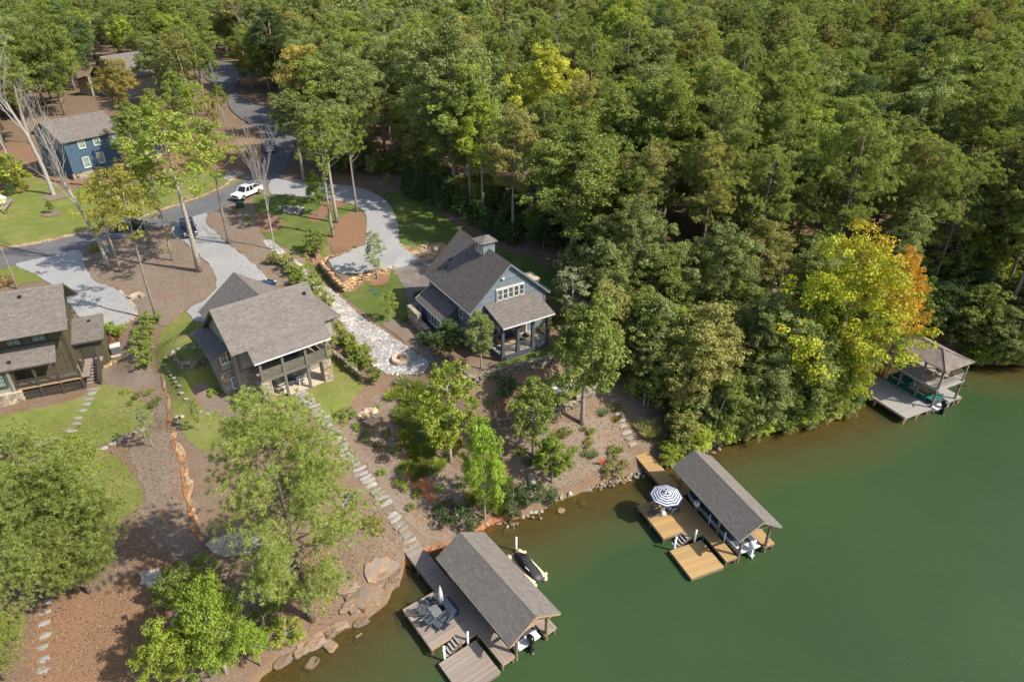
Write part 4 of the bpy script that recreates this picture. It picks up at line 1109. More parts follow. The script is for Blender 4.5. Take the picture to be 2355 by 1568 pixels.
# ================================================================ brown house at the left edge
def brown_house():
    T = thing('brown_house', 'brown board house at the left edge with slatted deck and side stairs', 'house', (-43.519, 59.639, 5.3), .403)
    zR, zE, d = 9.64, 6.67, 4.1
    k = (zR - zE) / d; LA = -13.0
    roof_slope(T, [(LA, -d, zE), (0, -d, zE), (0, 0, zR), (LA, 0, zR)], seed=1)
    roof_slope(T, [(0, d, zE), (LA, d, zE), (LA, 0, zR), (0, 0, zR)], seed=2)
    ridge_cap(T, (LA, 0, zR), (0, 0, zR), k)
    for sgn in (-1, 1): MB().bar((-.02, 0, zR - .13), (-.02, sgn * d, zE - .13), .05, .22).build('barge_board', M['brown_dk'], T)
    fb = -2.3
    wz = zR + k * fb
    wall(T, [(-1.0, fb, -.6), (-1.0, 3.6, -.6), (-1.0, 3.6, zR - k * 3.6 - .2), (-1.0, 0, zR - .2), (-1.0, fb, wz - .2)], (-11.5, 0, 0), 'olive')
    siding(T, (-1.0, fb, 0), (0, 1, 0), [(0, 1.3), (5.9, 1.3), (5.9, zR - k * 3.6 - .25), (2.3, zR - .25), (0, wz - .25)], 'olive', .32, True)
    siding(T, (-12.5, fb, 0), (1, 0, 0), [(0, 1.3), (11.5, 1.3), (11.5, wz - .25), (0, wz - .25)], 'olive', .32, True)
    MB().box(-1.1, -.9, fb - .06, fb + .1, 1.2, wz - .2).build('corner_board', M['brown_dk'], T)
    for x in (-5.6, -3.5): window(T, (x, fb - .01, 5.15), (1, 0, 0), 1.05, .95, 'brown_dk', 'glass_green', 2, 2, .16)
    MB().box(-12.5, -.95, fb - .1, fb - .004, 4.9, 5.02).build('band_board', M['brown_dk'], T)
    window(T, (-.99, .1, 5.6), (0, 1, 0), .55, 1.3, 'trimwhite', 'glass', 1, 1, .1)
    # lower roof
    roof_slope(T, [(-12.5, -4.36, 3.68), (-1.85, -4.36, 3.68), (-1.85, fb, 4.85), (-12.5, fb, 4.85)], seed=3)
    MB().bar((-12.5, -4.4, 3.6), (-1.85, -4.4, 3.6), .07, .13).build('fascia', M['brown_dk'], T)
    vent(T, (-5.6, -3.7, 4.05)); vent(T, (-3.6, -.7, zR - .5))
    # projecting room left with big window and stone base
    wall(T, [(-12.5, -4.05, 1.2), (-6.0, -4.05, 1.2), (-6.0, -4.05, 3.6), (-12.5, -4.05, 3.6)], (0, 1.7, 0), 'sage')
    window(T, (-8.6, -4.06, 1.95), (1, 0, 0), 2.2, 1.35, 'brown_dk', 'glass_green', 3, 3, .12)
    stone_block(T, -12.5, -5.5, -4.3, -3.9, -.6, 1.1, 'veneer_tan', 'stone_base', 'fr')
    MB().box(-12.5, -5.45, -4.36, -3.9, 1.103, 1.2).build('stone_sill', M['concrete'], T)
    MB().box(-6.1, -5.85, -4.2, -3.95, 0, 3.6).build('corner_board', M['sage'], T)
    # deck
    fl = MB().box(-5.8, .3, -4.0, -.2, 1.12, 1.27).build('deck_floor', M['brown_dk'], T)
    pm = MB().box(0, 1, -.065, .065, 0, .03).mesh('deck_board', M['plank_old'])
    for i in range(26): inst('board', pm, fl, (-5.8, -3.92 + i * .14, 1.272), 0, (6.1, 1, 1))
    posts = [-5.75, -3.95, -2.2, -.45]
    for i, x in enumerate(posts):
        MB().box(x - .1, x + .1, -4.15, -3.95, -.2, 3.6 if i < 3 else 2.35).build('post', M['brown_dk'], T)
    MB().bar((-5.8, -4.1, 1.3), (-.4, -4.1, 1.3), .12, .14).build('deck_beam', M['tan_wood'], T)
    for i in range(3):
        a, b = posts[i] + .1, posts[i + 1] - .1
        for z in (.1, .3, .5, .7, .9): MB().bar((a, -4.05, z), (b, -4.05, z), .03, .14).build('slat', M['brown_dk'], T)
        for z in (1.5, 1.68, 1.86, 2.04): MB().bar((a, -4.05, z), (b, -4.05, z), .03, .11).build('slat', M['brown_dk'], T)
        MB().bar((a, -4.07, 2.2), (b, -4.07, 2.2), .15, .05).build('hand_rail', M['brown_dk'], T)
    # side room with shed roof, door, stairs
    roof_slope(T, [(-1.1, -.75, 3.4), (1.9, -.75, 3.4), (1.9, 2.7, 4.6), (-1.1, 2.7, 4.6)], seed=4)
    MB().bar((-1.1, -.8, 3.3), (1.9, -.8, 3.3), .07, .14).build('fascia', M['brown_dk'], T)
    wall(T, [(-1.0, -.35, -.5), (1.6, -.35, -.5), (1.6, -.35, 3.35), (-1.0, -.35, 3.35)], (0, 2.9, 0), 'olive')
    siding(T, (-1.0, -.35, 0), (1, 0, 0), [(0, 1.3), (2.6, 1.3), (2.6, 3.3), (0, 3.3)], 'olive', .3, True)
    vent(T, (.6, 1.9, 4.25))
    dr = MB().box(-.35, .6, -.42, -.36, 1.3, 3.15).build('door', M['brown_dk'], T)
    MB().box(-.45, -.35, -.44, -.36, 1.3, 3.22).box(.6, .7, -.44, -.36, 1.3, 3.22).build('door_frame', M['brown_dk'], dr)
    MB().lathe([(0, 0), (.04, 0), (.04, .06), (0, .07)], (.5, -.46, 2.2), 8).build('handle', M['steel'], dr)
    MB().box(-.4, 1.2, -1.1, -.36, 1.1, 1.27).build('landing', M['plank_old'], T)
    for i in range(8):
        MB().box(-.3, .9, -1.1 - (i + 1) * .34, -1.1 - i * .34 + .02, 1.27 - (i + 1) * .16 - .05, 1.27 - (i + 1) * .16).build('stair_tread', M['plank_old'], T)
    for x in (-.38, 1.0):
        MB().bar((x, -1.0, 1.15), (x, -3.9, -.15), .06, .3).build('stringer', M['brown_dk'], T)
        MB().bar((x, -1.0, 2.25), (x, -3.9, .95), .1, .06).build('hand_rail', M['brown_dk'], T)
        for z in (.25, .45, .65, .85): MB().bar((x, -1.0, 1.2 + z), (x, -3.9, -.1 + z), .03, .12).build('slat', M['brown_dk'], T)
        MB().box(x - .07, x + .07, -4.0, -3.86, -.3, 1.05).build('post', M['brown_dk'], T)
    return T
brown_house()

# ================================================================ blue house, roofs behind
def blue_house():
    T = thing('blue_house', 'deep blue board-and-batten house with grey roof and stone base', 'house', (-71.25, 109.09, 9.5), .962)
    zE, zR, d = 6.06, 8.74, 4.7
    for sg in (0,):
        roof_slope(T, [(-.5, -.5, zE), (9.6, -.5, zE), (9.6, d, zR), (-.5, d, zR)], e=.25, tw=.5)
        roof_slope(T, [(9.6, 2 * d + .5, zE), (-.5, 2 * d + .5, zE), (-.5, d, zR), (9.6, d, zR)], e=.25, tw=.5)
    wall(T, [(0, 0, -1), (0, 2 * d, -1), (0, 2 * d, zE), (0, d, zR - .3), (0, 0, zE)], (9.2, 0, 0), 'blue')
    siding(T, (0, 0, 0), (1, 0, 0), [(0, .9), (9.2, .9), (9.2, zE - .1), (0, zE - .1)], 'blue', .42, True, out=.05)
    siding(T, (0, 2 * d, 0), (0, -1, 0), [(0, .9), (2 * d, .9), (2 * d, zE), (d, zR - .35), (0, zE)], 'blue', .42, True)
    stone_block(T, -.1, 15.6, -.12, .3, -1.2, .9, 'veneer_tan', 'stone_base', 'fl')
    wall(T, [(9.2, .02, -1), (15.5, .02, -1), (15.5, .02, 3.4), (9.2, .02, 3.4)], (0, 6, 0), 'blue')
    siding(T, (9.2, .02, 0), (1, 0, 0), [(0, .9), (6.3, .9), (6.3, 3.3), (0, 3.3)], 'blue', .42, True)
    roof_slope(T, [(9.2, -.5, 3.5), (15.9, -.5, 3.5), (15.9, 3.2, 5.2), (9.2, 3.2, 5.2)], e=.25, tw=.5)
    roof_slope(T, [(15.9, 6.8, 3.5), (9.2, 6.8, 3.5), (9.2, 3.2, 5.2), (15.9, 3.2, 5.2)], e=.25, tw=.5)
    for x, z in ((2.1, 1.6), (4.5, 1.8), (4.6, 4.7), (2.2, 4.7), (12.4, 1.5), (7.4, 4.7)):
        window(T, (x, -.02, z), (1, 0, 0), .9, 1.0 if z > 4 else 1.5, 'trimwhite', 'glass_green', 2, 2, .12)
blue_house()
def roof_house(name, label, loc, rz, w, l, zE, zR, wallmat, cat='house', mat='shingle'):
    T = thing(name, label, cat, loc, rz)
    h = w / 2 - .5
    wall(T, [(-h, .5, -1.5), (h, .5, -1.5), (h, .5, zE), (0, .5, zR - .3), (-h, .5, zE)], (0, l - 1, 0), wallmat)
    roof_slope(T, [(-w / 2, l, zE), (-w / 2, 0, zE), (0, 0, zR), (0, l, zR)], mat, e=.28, tw=.6)
    roof_slope(T, [(w / 2, 0, zE), (w / 2, l, zE), (0, l, zR), (0, 0, zR)], mat, e=.28, tw=.6)
    for x in (-1.8, .9): window(T, (x, .48, 1.2), (1, 0, 0), .9, 1.4, 'trimwhite', 'glass', 2, 2, .1)
    return T
T = roof_house('gabled_house', 'grey-roofed house half hidden by trees behind the blue house', (-97, 172, 10.2), -.5, 12, 15, 4.4, 9.0, 'taupe')
roof_slope(T, [(-10, 3, 3.2), (-10, -2, 3.2), (-4.5, -2, 4.6), (-4.5, 3, 4.6)], e=.28, tw=.6)
wall(T, [(-9.4, -1.5, -1), (-4.6, -1.5, -1), (-4.6, -1.5, 4.3), (-9.4, -1.5, 3.1)], (0, 4, 0), 'taupe')
T = roof_house('woodland_house', 'grey house hidden among trees behind the hedge of evergreens', (6, 100, 8.6), -.45, 9, 11, 3.8, 6.6, 'bluegray')
MB().box(-6, 6, -2.6, .4, 1.3, 1.5).build('deck_floor', M['plank_grey'], T)
for i in range(13): MB().box(-6 + i, -5.93 + i, -2.6, -2.53, -1.2, 2.4).build('rail_post', M['brown_dk'], T)
MB().bar((-6, -2.56, 2.4), (6, -2.56, 2.4), .1, .08).build('hand_rail', M['brown_dk'], T)
T = thing('green_house', 'dark green board house corner at the far left edge', 'house', (-92, 99.5, 9.0), .55)
wall(T, [(-8, 0, -1), (9.0, 0, -1), (9.0, 0, 3.6), (-8, 0, 3.6)], (0, 8, 0), 'green_dk')
siding(T, (-8, 0, 0), (1, 0, 0), [(0, .5), (17, .5), (17, 3.5), (0, 3.5)], 'green_dk', .4, True)
roof_slope(T, [(-8, -.6, 3.6), (9.6, -.6, 3.6), (9.6, 4, 6.2), (-8, 4, 6.2)], e=.28, tw=.6)
window(T, (4.5, -.02, 1.2), (1, 0, 0), .9, 1.4, 'trimwhite', 'glass', 2, 2, .1)
stone_block(T, -8, 9.1, -.1, .1, -1.2, .4, 'veneer_tan', 'stone_base', 'f')
# ================================================================ boathouses and docks
def deck_planks(parent, a0, a1, b0, b1, z, mat, along='a', w=.14, th=.04, name='plank', gap=.008):
    key = 'plankmesh_' + mat
    me = bpy.data.meshes.get(key)
    if me is None: me = MB().box(0, 1, -.5, .5, 0, 1).mesh(key, M[mat])
    lo, hi = (b0, b1) if along == 'a' else (a0, a1)
    n = max(1, round((hi - lo) / w)); ww = (hi - lo) / n
    for i in range(n):
        c = lo + (i + .5) * ww; dz = random.uniform(-.003, .004)
        if along == 'a': inst(name, me, parent, (a0 + random.uniform(-.01, .01), c, z - th + dz), 0, (a1 - a0, ww - gap, th))
        else: inst(name, me, parent, (c, b0, z - th + dz), math.pi / 2, (b1 - b0, ww - gap, th))
def frame_rim(mb, a0, a1, b0, b1, z, h=.22, t=.05):
    mb.box(a0, a1, b0, b0 + t, z - h, z).box(a0, a1, b1 - t, b1, z - h, z).box(a0, a0 + t, b0 + t, b1 - t, z - h, z).box(a1 - t, a1, b0 + t, b1 - t, z - h, z)
    return mb
def boathouse(name, x, y, phi, l, w, zr, ze, plank, colour, edge, walk0, walk_b, trim):
    T = thing('boathouse', colour[0], 'boathouse', (x, y, 0), phi)
    h = w / 2
    roof_slope(T, [(-h, l, ze), (-h, 0, ze), (0, 0, zr), (0, l, zr)], 'shingle', edge, e=.17, tw=.3, th=.1, seed=3)
    roof_slope(T, [(h, 0, ze), (h, l, ze), (0, l, zr), (0, 0, zr)], 'shingle', edge, e=.17, tw=.3, th=.1, seed=4)
    ridge_cap(T, (0, 0, zr), (0, l, zr), (zr - ze) / h)
    for b in (.0, l - .04):
        for sg in (-1, 1): MB().bar((sg * h, b + .02, ze - .09), (0, b + .02, zr - .09), .05, .15).build('barge_board', M[trim], T)
    for sg in (-1, 1): MB().bar((sg * h, 0, ze - .08), (sg * h, l, ze - .08), .04, .13).build('fascia', M[trim], T)
    pa = 1.35
    for b in (.45, 3.2, 6.0, l - .5):
        for sg in (-1, 1):
            MB().tube([(sg * pa, b, -1.6), (sg * pa, b, ze + .05)], .13, 10).build('post', M['post'], T)
        MB().bar((-pa - .3, b, ze + .02), (pa + .3, b, ze + .02), .1, .22).build('tie_beam', M['tan_wood'], T)
        for sg in (-1, 1): MB().bar((sg * (h - .1), b, ze - .14), (0, b, zr - .2), .06, .14).build('rafter', M['tan_wood'], T)
    for sg in (-1, 1): MB().bar((sg * pa, .1, ze + .16), (sg * pa, l - .1, ze + .16), .12, .2).build('plate_beam', M['tan_wood'], T)
    # dock
    D = thing('dock', colour[1], 'dock', (x, y, 0), phi)
    z = .75
    zones = [(-5.95, -2.62, 4.27, 8.4, 'a'), (-3.95, -2.62, 3.45, 4.27, 'a'), (-2.62, -1.6, .32, 8.4, 'b'), (1.18, 2.22, .38, l - .3, 'b'), (-1.6, 1.18, l - 1.3, l - .3, 'a')]
    for a0, a1, b0, b1, al in zones:
        frame_rim(MB(), a0, a1, b0, b1, z - .041).build('joist_frame', M[edge if edge == 'tan_wood' else 'post'], D)
        deck_planks(D, a0 - .02, a1 + .02, b0 - .02 if al == 'b' else b0, b1 + .0, z, plank, al)
    # gangway up the bank
    (wa0, wa1), (wb0, wb1) = walk0, walk_b
    deck_planks(D, wa0, wa1, wb0, wb1, z + .003, plank, 'a')
    for a in (wa0, wa1): MB().bar((a, wb0, z - .15), (a, wb1, z - .15), .05, .22).build('joist_frame', M['post'], D)
    legs = [(-5.85, 4.4), (-5.85, 6.4), (-5.85, 8.3), (-4.0, 3.6), (-2.55, .45), (-1.65, .45), (2.15, .5), (1.3, .5), (-2.6, 3.4), (2.15, 4.5), (wa0 + .05, (wb0 + wb1) / 2), (wa1 - .05, (wb0 + wb1) / 2)]
    for a, b in legs: MB().tube([(a, b, -1.8), (a, b, z - .05)], .095, 8).build('pile', M['post'], D)
    for a, b, c, d in ((-5.97, 4.25, -5.97, 8.42), (-1.58, .3, -1.58, 3.2), (2.24, .36, 2.24, 3)):
        MB().bar((a, b, z - .13), (c, d, z - .13), .04, .2).build('rub_board', M['tan_wood'], D)
    # steps into the water
    S = thing('dock_steps', colour[2], 'steps', (x, y, 0), phi)
    for i in range(8):
        a1 = -4.0 - i * .25
        MB().box(a1 - .2, a1, 3.52, 4.2, z - .06 - i * .17, z - .01 - i * .17).build('tread', M['plank_grey'], S)
    for b in (3.5, 4.22): MB().bar((-3.95, b, z - .1), (-6.0, b, z - 1.5), .05, .2).build('stringer', M['post'], S)
    # swim float
    F = thing('swim_float', colour[3], 'dock', (x, y, 0), phi)
    frame_rim(MB(), -6.0, -2.95, .17, 3.2, .35, .3).build('float_frame', M['post'], F)
    deck_planks(F, -6.03, -2.92, .15, 3.22, .4, plank, 'a')
    for b in (.5, 1.7, 2.9): MB().tube([(-5.7, b, .03), (-3.2, b, .03)], .16, 8).build('float_drum', M['black'], F)
    for q, (a, b) in enumerate(((-3.5, 3.34), (-5.45, 3.38))):
        P = thing('mooring_pole', colour[4][q], 'pole', (x, y, 0), phi)
        MB().tube([(a, b, -1.5), (a, b, 1.55)], .085, 12).build('tube', M['pvc'], P, True)
        MB().lathe([(.0, 0), (.1, 0), (.1, .06), (.05, .12), (0, .13)], (a, b, 1.55), 12).build('cap', M['pvc'], P)
    return T
NEARB = (1.65, 30.345, .641); MIDB = (19.783, 38.746, .388); FARB = (46.273, 59.05, .438)
boathouse('near', *NEARB, 9.56, 4.46, 4.04, 2.66, 'plank_old',
          ('grey-brown shingled boathouse roof on posts nearest the camera', 'weathered grey timber dock with dark chairs, nearest the camera', 'pale steps going into the water at the weathered grey dock', 'weathered grey square swim float nearest the camera', ('white mooring pole at the inner edge of the weathered grey float', 'white mooring pole beside the steps of the weathered grey dock')), 'tan_wood', (-3.18, -1.72), (8.4, 13.8), 'tan_wood')
boathouse('mid', *MIDB, 9.32, 4.15, 4.386, 3.067, 'plank_new',
          ('brown shingled boathouse roof beside the striped umbrella', 'new honey-coloured timber dock with striped umbrella', 'white steps going into the water at the honey-coloured dock', 'honey-coloured square swim float', ('white mooring pole at the inner edge of the honey-coloured float', 'white mooring pole beside the steps of the honey-coloured dock')), 'taupe_dk', (-2.7, -1.2), (8.4, 15.3), 'taupe')
def far_boathouse():
    x, y, phi = FARB
    T = thing('boathouse', 'two-storey boathouse with ribbed hip roof and upper deck at right', 'boathouse', (x, y, 0), phi)
    l, w, ze, zr = 6.9, 4.47, 5.62, 6.55; h = w / 2; r1, r2 = 2.25, 4.7
    ribbed_slope(T, [(-h, 0, ze), (h, 0, ze), (0, r1, zr)])
    ribbed_slope(T, [(h, l, ze), (-h, l, ze), (0, r2, zr)])
    ribbed_slope(T, [(-h, l, ze), (-h, 0, ze), (0, r1, zr), (0, r2, zr)])
    ribbed_slope(T, [(h, 0, ze), (h, l, ze), (0, r2, zr), (0, r1, zr)])
    for p, q in (((-h, 0, ze), (0, r1, zr)), ((h, 0, ze), (0, r1, zr)), ((-h, l, ze), (0, r2, zr)), ((h, l, ze), (0, r2, zr)), ((0, r1, zr), (0, r2, zr))):
        MB().bar((p[0], p[1], p[2] + .06), (q[0], q[1], q[2] + .06), .16, .05).build('hip_cap', M['metalroof'], T)
    zf = 3.3
    bs = (.36, 2.4, 4.5, 6.5)
    for b in bs:
        for a in (-1.9, 1.9):
            MB().box(a - .09, a + .09, b - .09, b + .09, -1.5, ze).build('post', M['post'], T)
            MB().bar((a, b + .05, 2.5), (a, b + .75, 3.1), .08, .1).bar((a, b - .05, 2.5), (a, b - .75, 3.1), .08, .1).build('knee_brace', M['post'], T)
    deck_planks(T, -2.12, 2.2, .3, 6.6, zf, 'plank_grey', 'a')
    frame_rim(MB(), -2.12, 2.2, .28, 6.62, zf - .042, .26).build('floor_frame', M['plank_grey'], T)
    for z in (.3, .52, .74, .96):
        for p, q in (((-2.05, .35), (2.1, .35)), ((-2.05, .35), (-2.05, 6.5)), ((2.1, .35), (2.1, 6.5))):
            MB().bar((*p, zf + z), (*q, zf + z), .04, .06).build('rail', M['plank_grey'], T)
    MB().bar((-1.9, .36, ze - .12), (1.9, .36, ze - .12), .1, .2).bar((-1.9, .36, ze - .12), (-1.9, 6.5, ze - .12), .1, .2).bar((1.9, .36, ze - .12), (1.9, 6.5, ze - .12), .1, .2).build('eave_beam', M['post'], T)
    D = thing('dock', 'grey timber dock under the two-storey boathouse', 'dock', (x, y, 0), phi)
    for a0, a1, b0, b1 in ((-5.92, -1.93, .25, 8.0), (.8, 2.85, .28, 6.5)):
        deck_planks(D, a0, a1, b0, b1, .9, 'plank_grey', 'a', w=.16)
        frame_rim(MB(), a0, a1, b0, b1, .855, .2).build('joist_frame', M['plank_grey'], D)
    for a, b in ((-5.8, .4), (-5.8, 4), (-5.8, 7.6), (-3.9, .4), (-2.2, .4), (1.0, .4), (2.7, .4), (2.7, 3)):
        MB().tube([(a, b, -2), (a, b, .85)], .09, 8).bar((a, b, -.4), (a + .5, b, .75), .07, .09).build('pile', M['tan_wood'], D)
    R_ = thing('gangway', 'grey timber gangway from the wooded bank to the upper boathouse deck', 'gangway', (x, y, 0), phi)
    deck_planks(R_, -1.0, .6, 6.7, 12.5, zf, 'plank_grey', 'a')
    for a in (-1.0, .6):
        for z in (-.12, .5, .95): MB().bar((a, 6.7, zf + z), (a, 12.5, zf + z), .05, .1).build('rail', M['plank_grey'], R_)
        for b in (7.5, 9.5, 11.5): MB().box(a - .05, a + .05, b, b + .1, -1, zf + .95).build('post', M['post'], R_)
    for i, (a, b) in enumerate(((-.9, 1.6), (.6, 2.2), (.9, 1.0))):
        c = thing('patio_chair', ('brown chair on the upper deck of the two-storey boathouse, nearest its left rail', 'brown chair in the middle of the two-storey boathouse upper deck', 'brown chair at the front rail of the two-storey boathouse')[i], 'chair', (x + a * math.cos(phi) - b * math.sin(phi), y + a * math.sin(phi) + b * math.cos(phi), zf), phi + i, 'chairs on the upper boathouse deck')
        MB().box(-.25, .25, -.25, .25, .36, .44).build('seat', M['tan_wood'], c)
        MB().box(-.25, .25, .22, .28, .44, .95).build('backrest', M['tan_wood'], c)
        for sx in (-.22, .22):
            for sy in (-.22, .22): MB().box(sx - .025, sx + .025, sy - .025, sy + .025, 0, .36).build('leg', M['brown_dk'], c)
far_boathouse()
def loc_on(B, a, b):
    x, y, p = B
    return (x + a * math.cos(p) - b * math.sin(p), y + a * math.sin(p) + b * math.cos(p))

# ================================================================ boats
def outboard(parent, a, b, z, cowl, leg='black', s=1.):
    mb = MB()
    prof = [(-.02, 0), (.2, .0), (.24, .15), (.24, .36), (.18, .5), (.06, .56), (-.02, .56)]
    o = MB().lathe([(.0, 0), (.2, .0), (.25, .14), (.25, .36), (.18, .5), (.07, .56), (0, .57)], (0, 0, 0), 14, sy=1.45).build('motor_cowl', M[cowl], parent, True, loc=(a, b, z))
    o.scale = (s, s, s)
    m = MB().box(-.09, .09, -.22, .16, -.7, .02).box(-.05, .05, -.3, .2, -1.05, -.7).box(-.17, .17, -.34, .05, -.74, -.7).build('motor_leg', M[leg], o)
    p = MB()
    for k in range(3):
        t = k * 2.094; p.prism([(0, -.36, -1.0), (.17 * math.cos(t), -.36, -1 + .17 * math.sin(t)), (.17 * math.cos(t + .8), -.4, -1 + .17 * math.sin(t + .8))], (0, .03, 0))
    p.lathe([(0, 0), (.06, .0), (.05, .1), (0, .16)], (0, -.34, -1.05), 8).build('propeller', M['steel'], m)
def pontoon(label, B, a, b, length, z, fence, cowl, accent, seat, leg='black'):
    x, y = loc_on(B, a, b)
    T = thing('pontoon_boat', label, 'boat', (x, y, 0), B[2])
    w = 1.05
    for sx in (-.82, .82):
        MB().tube([(sx, -.3, z - .35), (sx, 0, z - .35), (sx, length - .8, z - .35), (sx, length - .3, z - .25), (sx, length, z - .1)], [.24, .3, .3, .2, .04], 12).build('pontoon_tube', M['steel'], T, True)
    MB().box(-w, w, 0, length - .4, z - .02, z + .06).build('boat_deck', M['pvc'], T)
    MB().box(-w + .05, w - .05, .1, length - .5, z + .061, z + .075).build('boat_carpet', M['slate'], T)
    for sx in (-w + .03, w - .03): MB().box(sx - .03, sx + .03, .9, length - .6, z + .12, z + .72).box(sx - .04, sx + .04, .9, length - .6, z + .72, z + .77).build('fence_panel', M[fence], T)
    MB().box(-w + .06, w - .06, length - .66, length - .6, z + .12, z + .72).build('fence_panel', M[fence], T)
    for sx in (-1, 1): MB().box(sx * .98 - .012, sx * .98 + .085, 1.0, length - .7, z + .36, z + .46).build('stripe', M[accent], T)
    for sx in (-.72, .72):
        for y0, y1 in ((1.2, 3.0), (length - 2.4, length - .8)):
            MB().box(sx - .24, sx + .24, y0, y1, z + .08, z + .45).box(sx + (.2 if sx > 0 else -.3), sx + (.3 if sx > 0 else -.2), y0, y1, z + .45, z + .85).build('bench_seat', M[seat], T, bevel=.04)
    MB().prism([(.3, 3.3, z + .08), (.85, 3.3, z + .08), (.85, 3.3, z + .95), (.3, 3.3, z + .85)], (0, .5, 0)).build('helm_console', M['pvc'], T)
    MB().box(-w + .1, w - .1, -.55, 0, z - .06, z + .02).build('swim_platform', M['pvc'], T)
    outboard(T, 0, -.55, z + .28, cowl, leg)
    for sx in (-w, w): MB().tube([(sx, 3.2, z + .75), (sx * .98, 2.6, z + 1.5), (-sx * .0 + sx * .98, 2.4, z + 1.55)], .018, 6).build('bimini_frame', M['steel'], T)
    MB().box(-w * .9, w * .9, 2.2, 2.6, z + 1.5, z + 1.62).build('folded_bimini', M[accent], T, bevel=.05)
    return T
t = pontoon('white pontoon boat with covered white outboard under the brown boathouse roof', MIDB, .0, 1.1, 7.2, .75, 'navy', 'pvc', 'pvc', 'navy', 'pvc')
t = pontoon('pontoon boat with black outboard under the nearest boathouse roof', NEARB, -.1, 1.0, 7.2, .75, 'slate', 'gloss_black', 'black', 'slate')
t = pontoon('pontoon boat with teal covers and black outboard in the two-storey boathouse', FARB, -.55, .45, 6.2, .75, 'teal', 'gloss_black', 'teal', 'cream')
MB().box(-1.0, 1.0, 3.4, 5.4, 1.5, 1.62).box(-1.0, 1.0, .1, 1.3, 1.32, 1.45).build('canvas_cover', M['teal'], t, bevel=.08)
# lift poles on the honey coloured dock's slip
for i, b in enumerate((2.2, 4.3)):
    P = thing('guide_pole', ('white boat guide pole at the front of the brown boathouse slip', 'white boat guide pole in the middle of the brown boathouse slip')[i], 'pole', (*loc_on(MIDB, -1.42, b), 0), MIDB[2])
    MB().tube([(0, 0, -.8), (0, 0, 1.7)], .045, 8).build('tube', M['pvc'], P)
    MB().bar((0, 0, .3), (.2, 0, .3), .05, .05).build('bracket', M['steel'], P)
P = thing('lift_motor_box', 'white boat lift motor box on a post of the brown boathouse', 'box', (*loc_on(MIDB, -1.6, 6.0), 0), MIDB[2])
MB().box(-.16, .16, -.22, .22, 1.3, 1.75).build('cover', M['pvc'], P, bevel=.03)
MB().box(-.05, .05, -.05, .05, .75, 1.3).build('bracket', M['steel'], P)
# jet ski on its float
def jetski():
    x, y = loc_on(NEARB, 4.1, 4.5)
    F = thing('jet_ski_float', 'cream plastic drive-on float behind the nearest boathouse', 'float', (x, y, 0), NEARB[2])
    for sx in (-.52, .52):
        MB().tube([(sx, -.1, .18), (sx, .15, .22), (sx, 3.4, .22), (sx, 3.7, .2)], [.1, .28, .28, .2], 12).build('float_tube', M['cream'], F, True)
    MB().box(-.78, .78, .5, 3.6, .2, .34).build('float_deck', M['cream'], F, bevel=.05)
    for b in (.35, 3.1): MB().box(-.95, .95, b - .12, b + .12, .28, .38).build('cross_bar', M['cream'], F, bevel=.04)
    J = thing('jet_ski', 'jet ski under a black fitted cover on the cream float', 'jet ski', (x, y, 0), NEARB[2])
    secs = [(0, .34, .18, .5), (.5, .5, .3, .62), (1.1, .52, .34, .95), (1.6, .5, .34, 1.02), (2.0, .5, .34, 1.2), (2.35, .46, .3, 1.25), (2.7, .42, .3, 1.0), (3.1, .3, .26, .8), (3.4, .1, .12, .6)]
    vs_, fs_ = [], []; n = 12
    for yy, hw, wt, zt in secs:
        for k in range(n):
            t = math.pi * k / (n - 1); c, s_ = math.cos(t), math.sin(t)
            vs_.append((hw * math.copysign(abs(c) ** .6, c), yy, .36 + (zt - .36) * s_ ** .7))
    for i in range(len(secs) - 1):
        for k in range(n - 1): fs_.append((i * n + k, i * n + k + 1, (i + 1) * n + k + 1, (i + 1) * n + k))
    fs_ += [tuple(range(n)), tuple(range(len(vs_) - n, len(vs_)))]
    c = MB().add(vs_, fs_).build('fitted_cover', M['black'], J, True)
    MB().prism([(-.48, 0, .3), (.48, 0, .3), (.5, 2.4, .3), (.2, 3.3, .34), (-.2, 3.3, .34), (-.5, 2.4, .3)], (0, 0, .14)).build('hull', M['slate'], J)
    for sx in (-.38, .38): MB().box(sx - .03, sx + .03, 1.0, 1.5, .86, .9).build('cover_stripe', M['white'], c)
    P = thing('mooring_pole', 'white mooring pole at the head of the cream float', 'pole', (*loc_on(NEARB, 4.6, 8.35), 0), 0)
    MB().tube([(0, 0, -1.6), (0, 0, 1.5)], .085, 12).build('tube', M['pvc'], P, True)
    MB().lathe([(0, 0), (.1, 0), (.1, .06), (.05, .12), (0, .13)], (0, 0, 1.5), 12).build('cap', M['pvc'], P)
jetski()

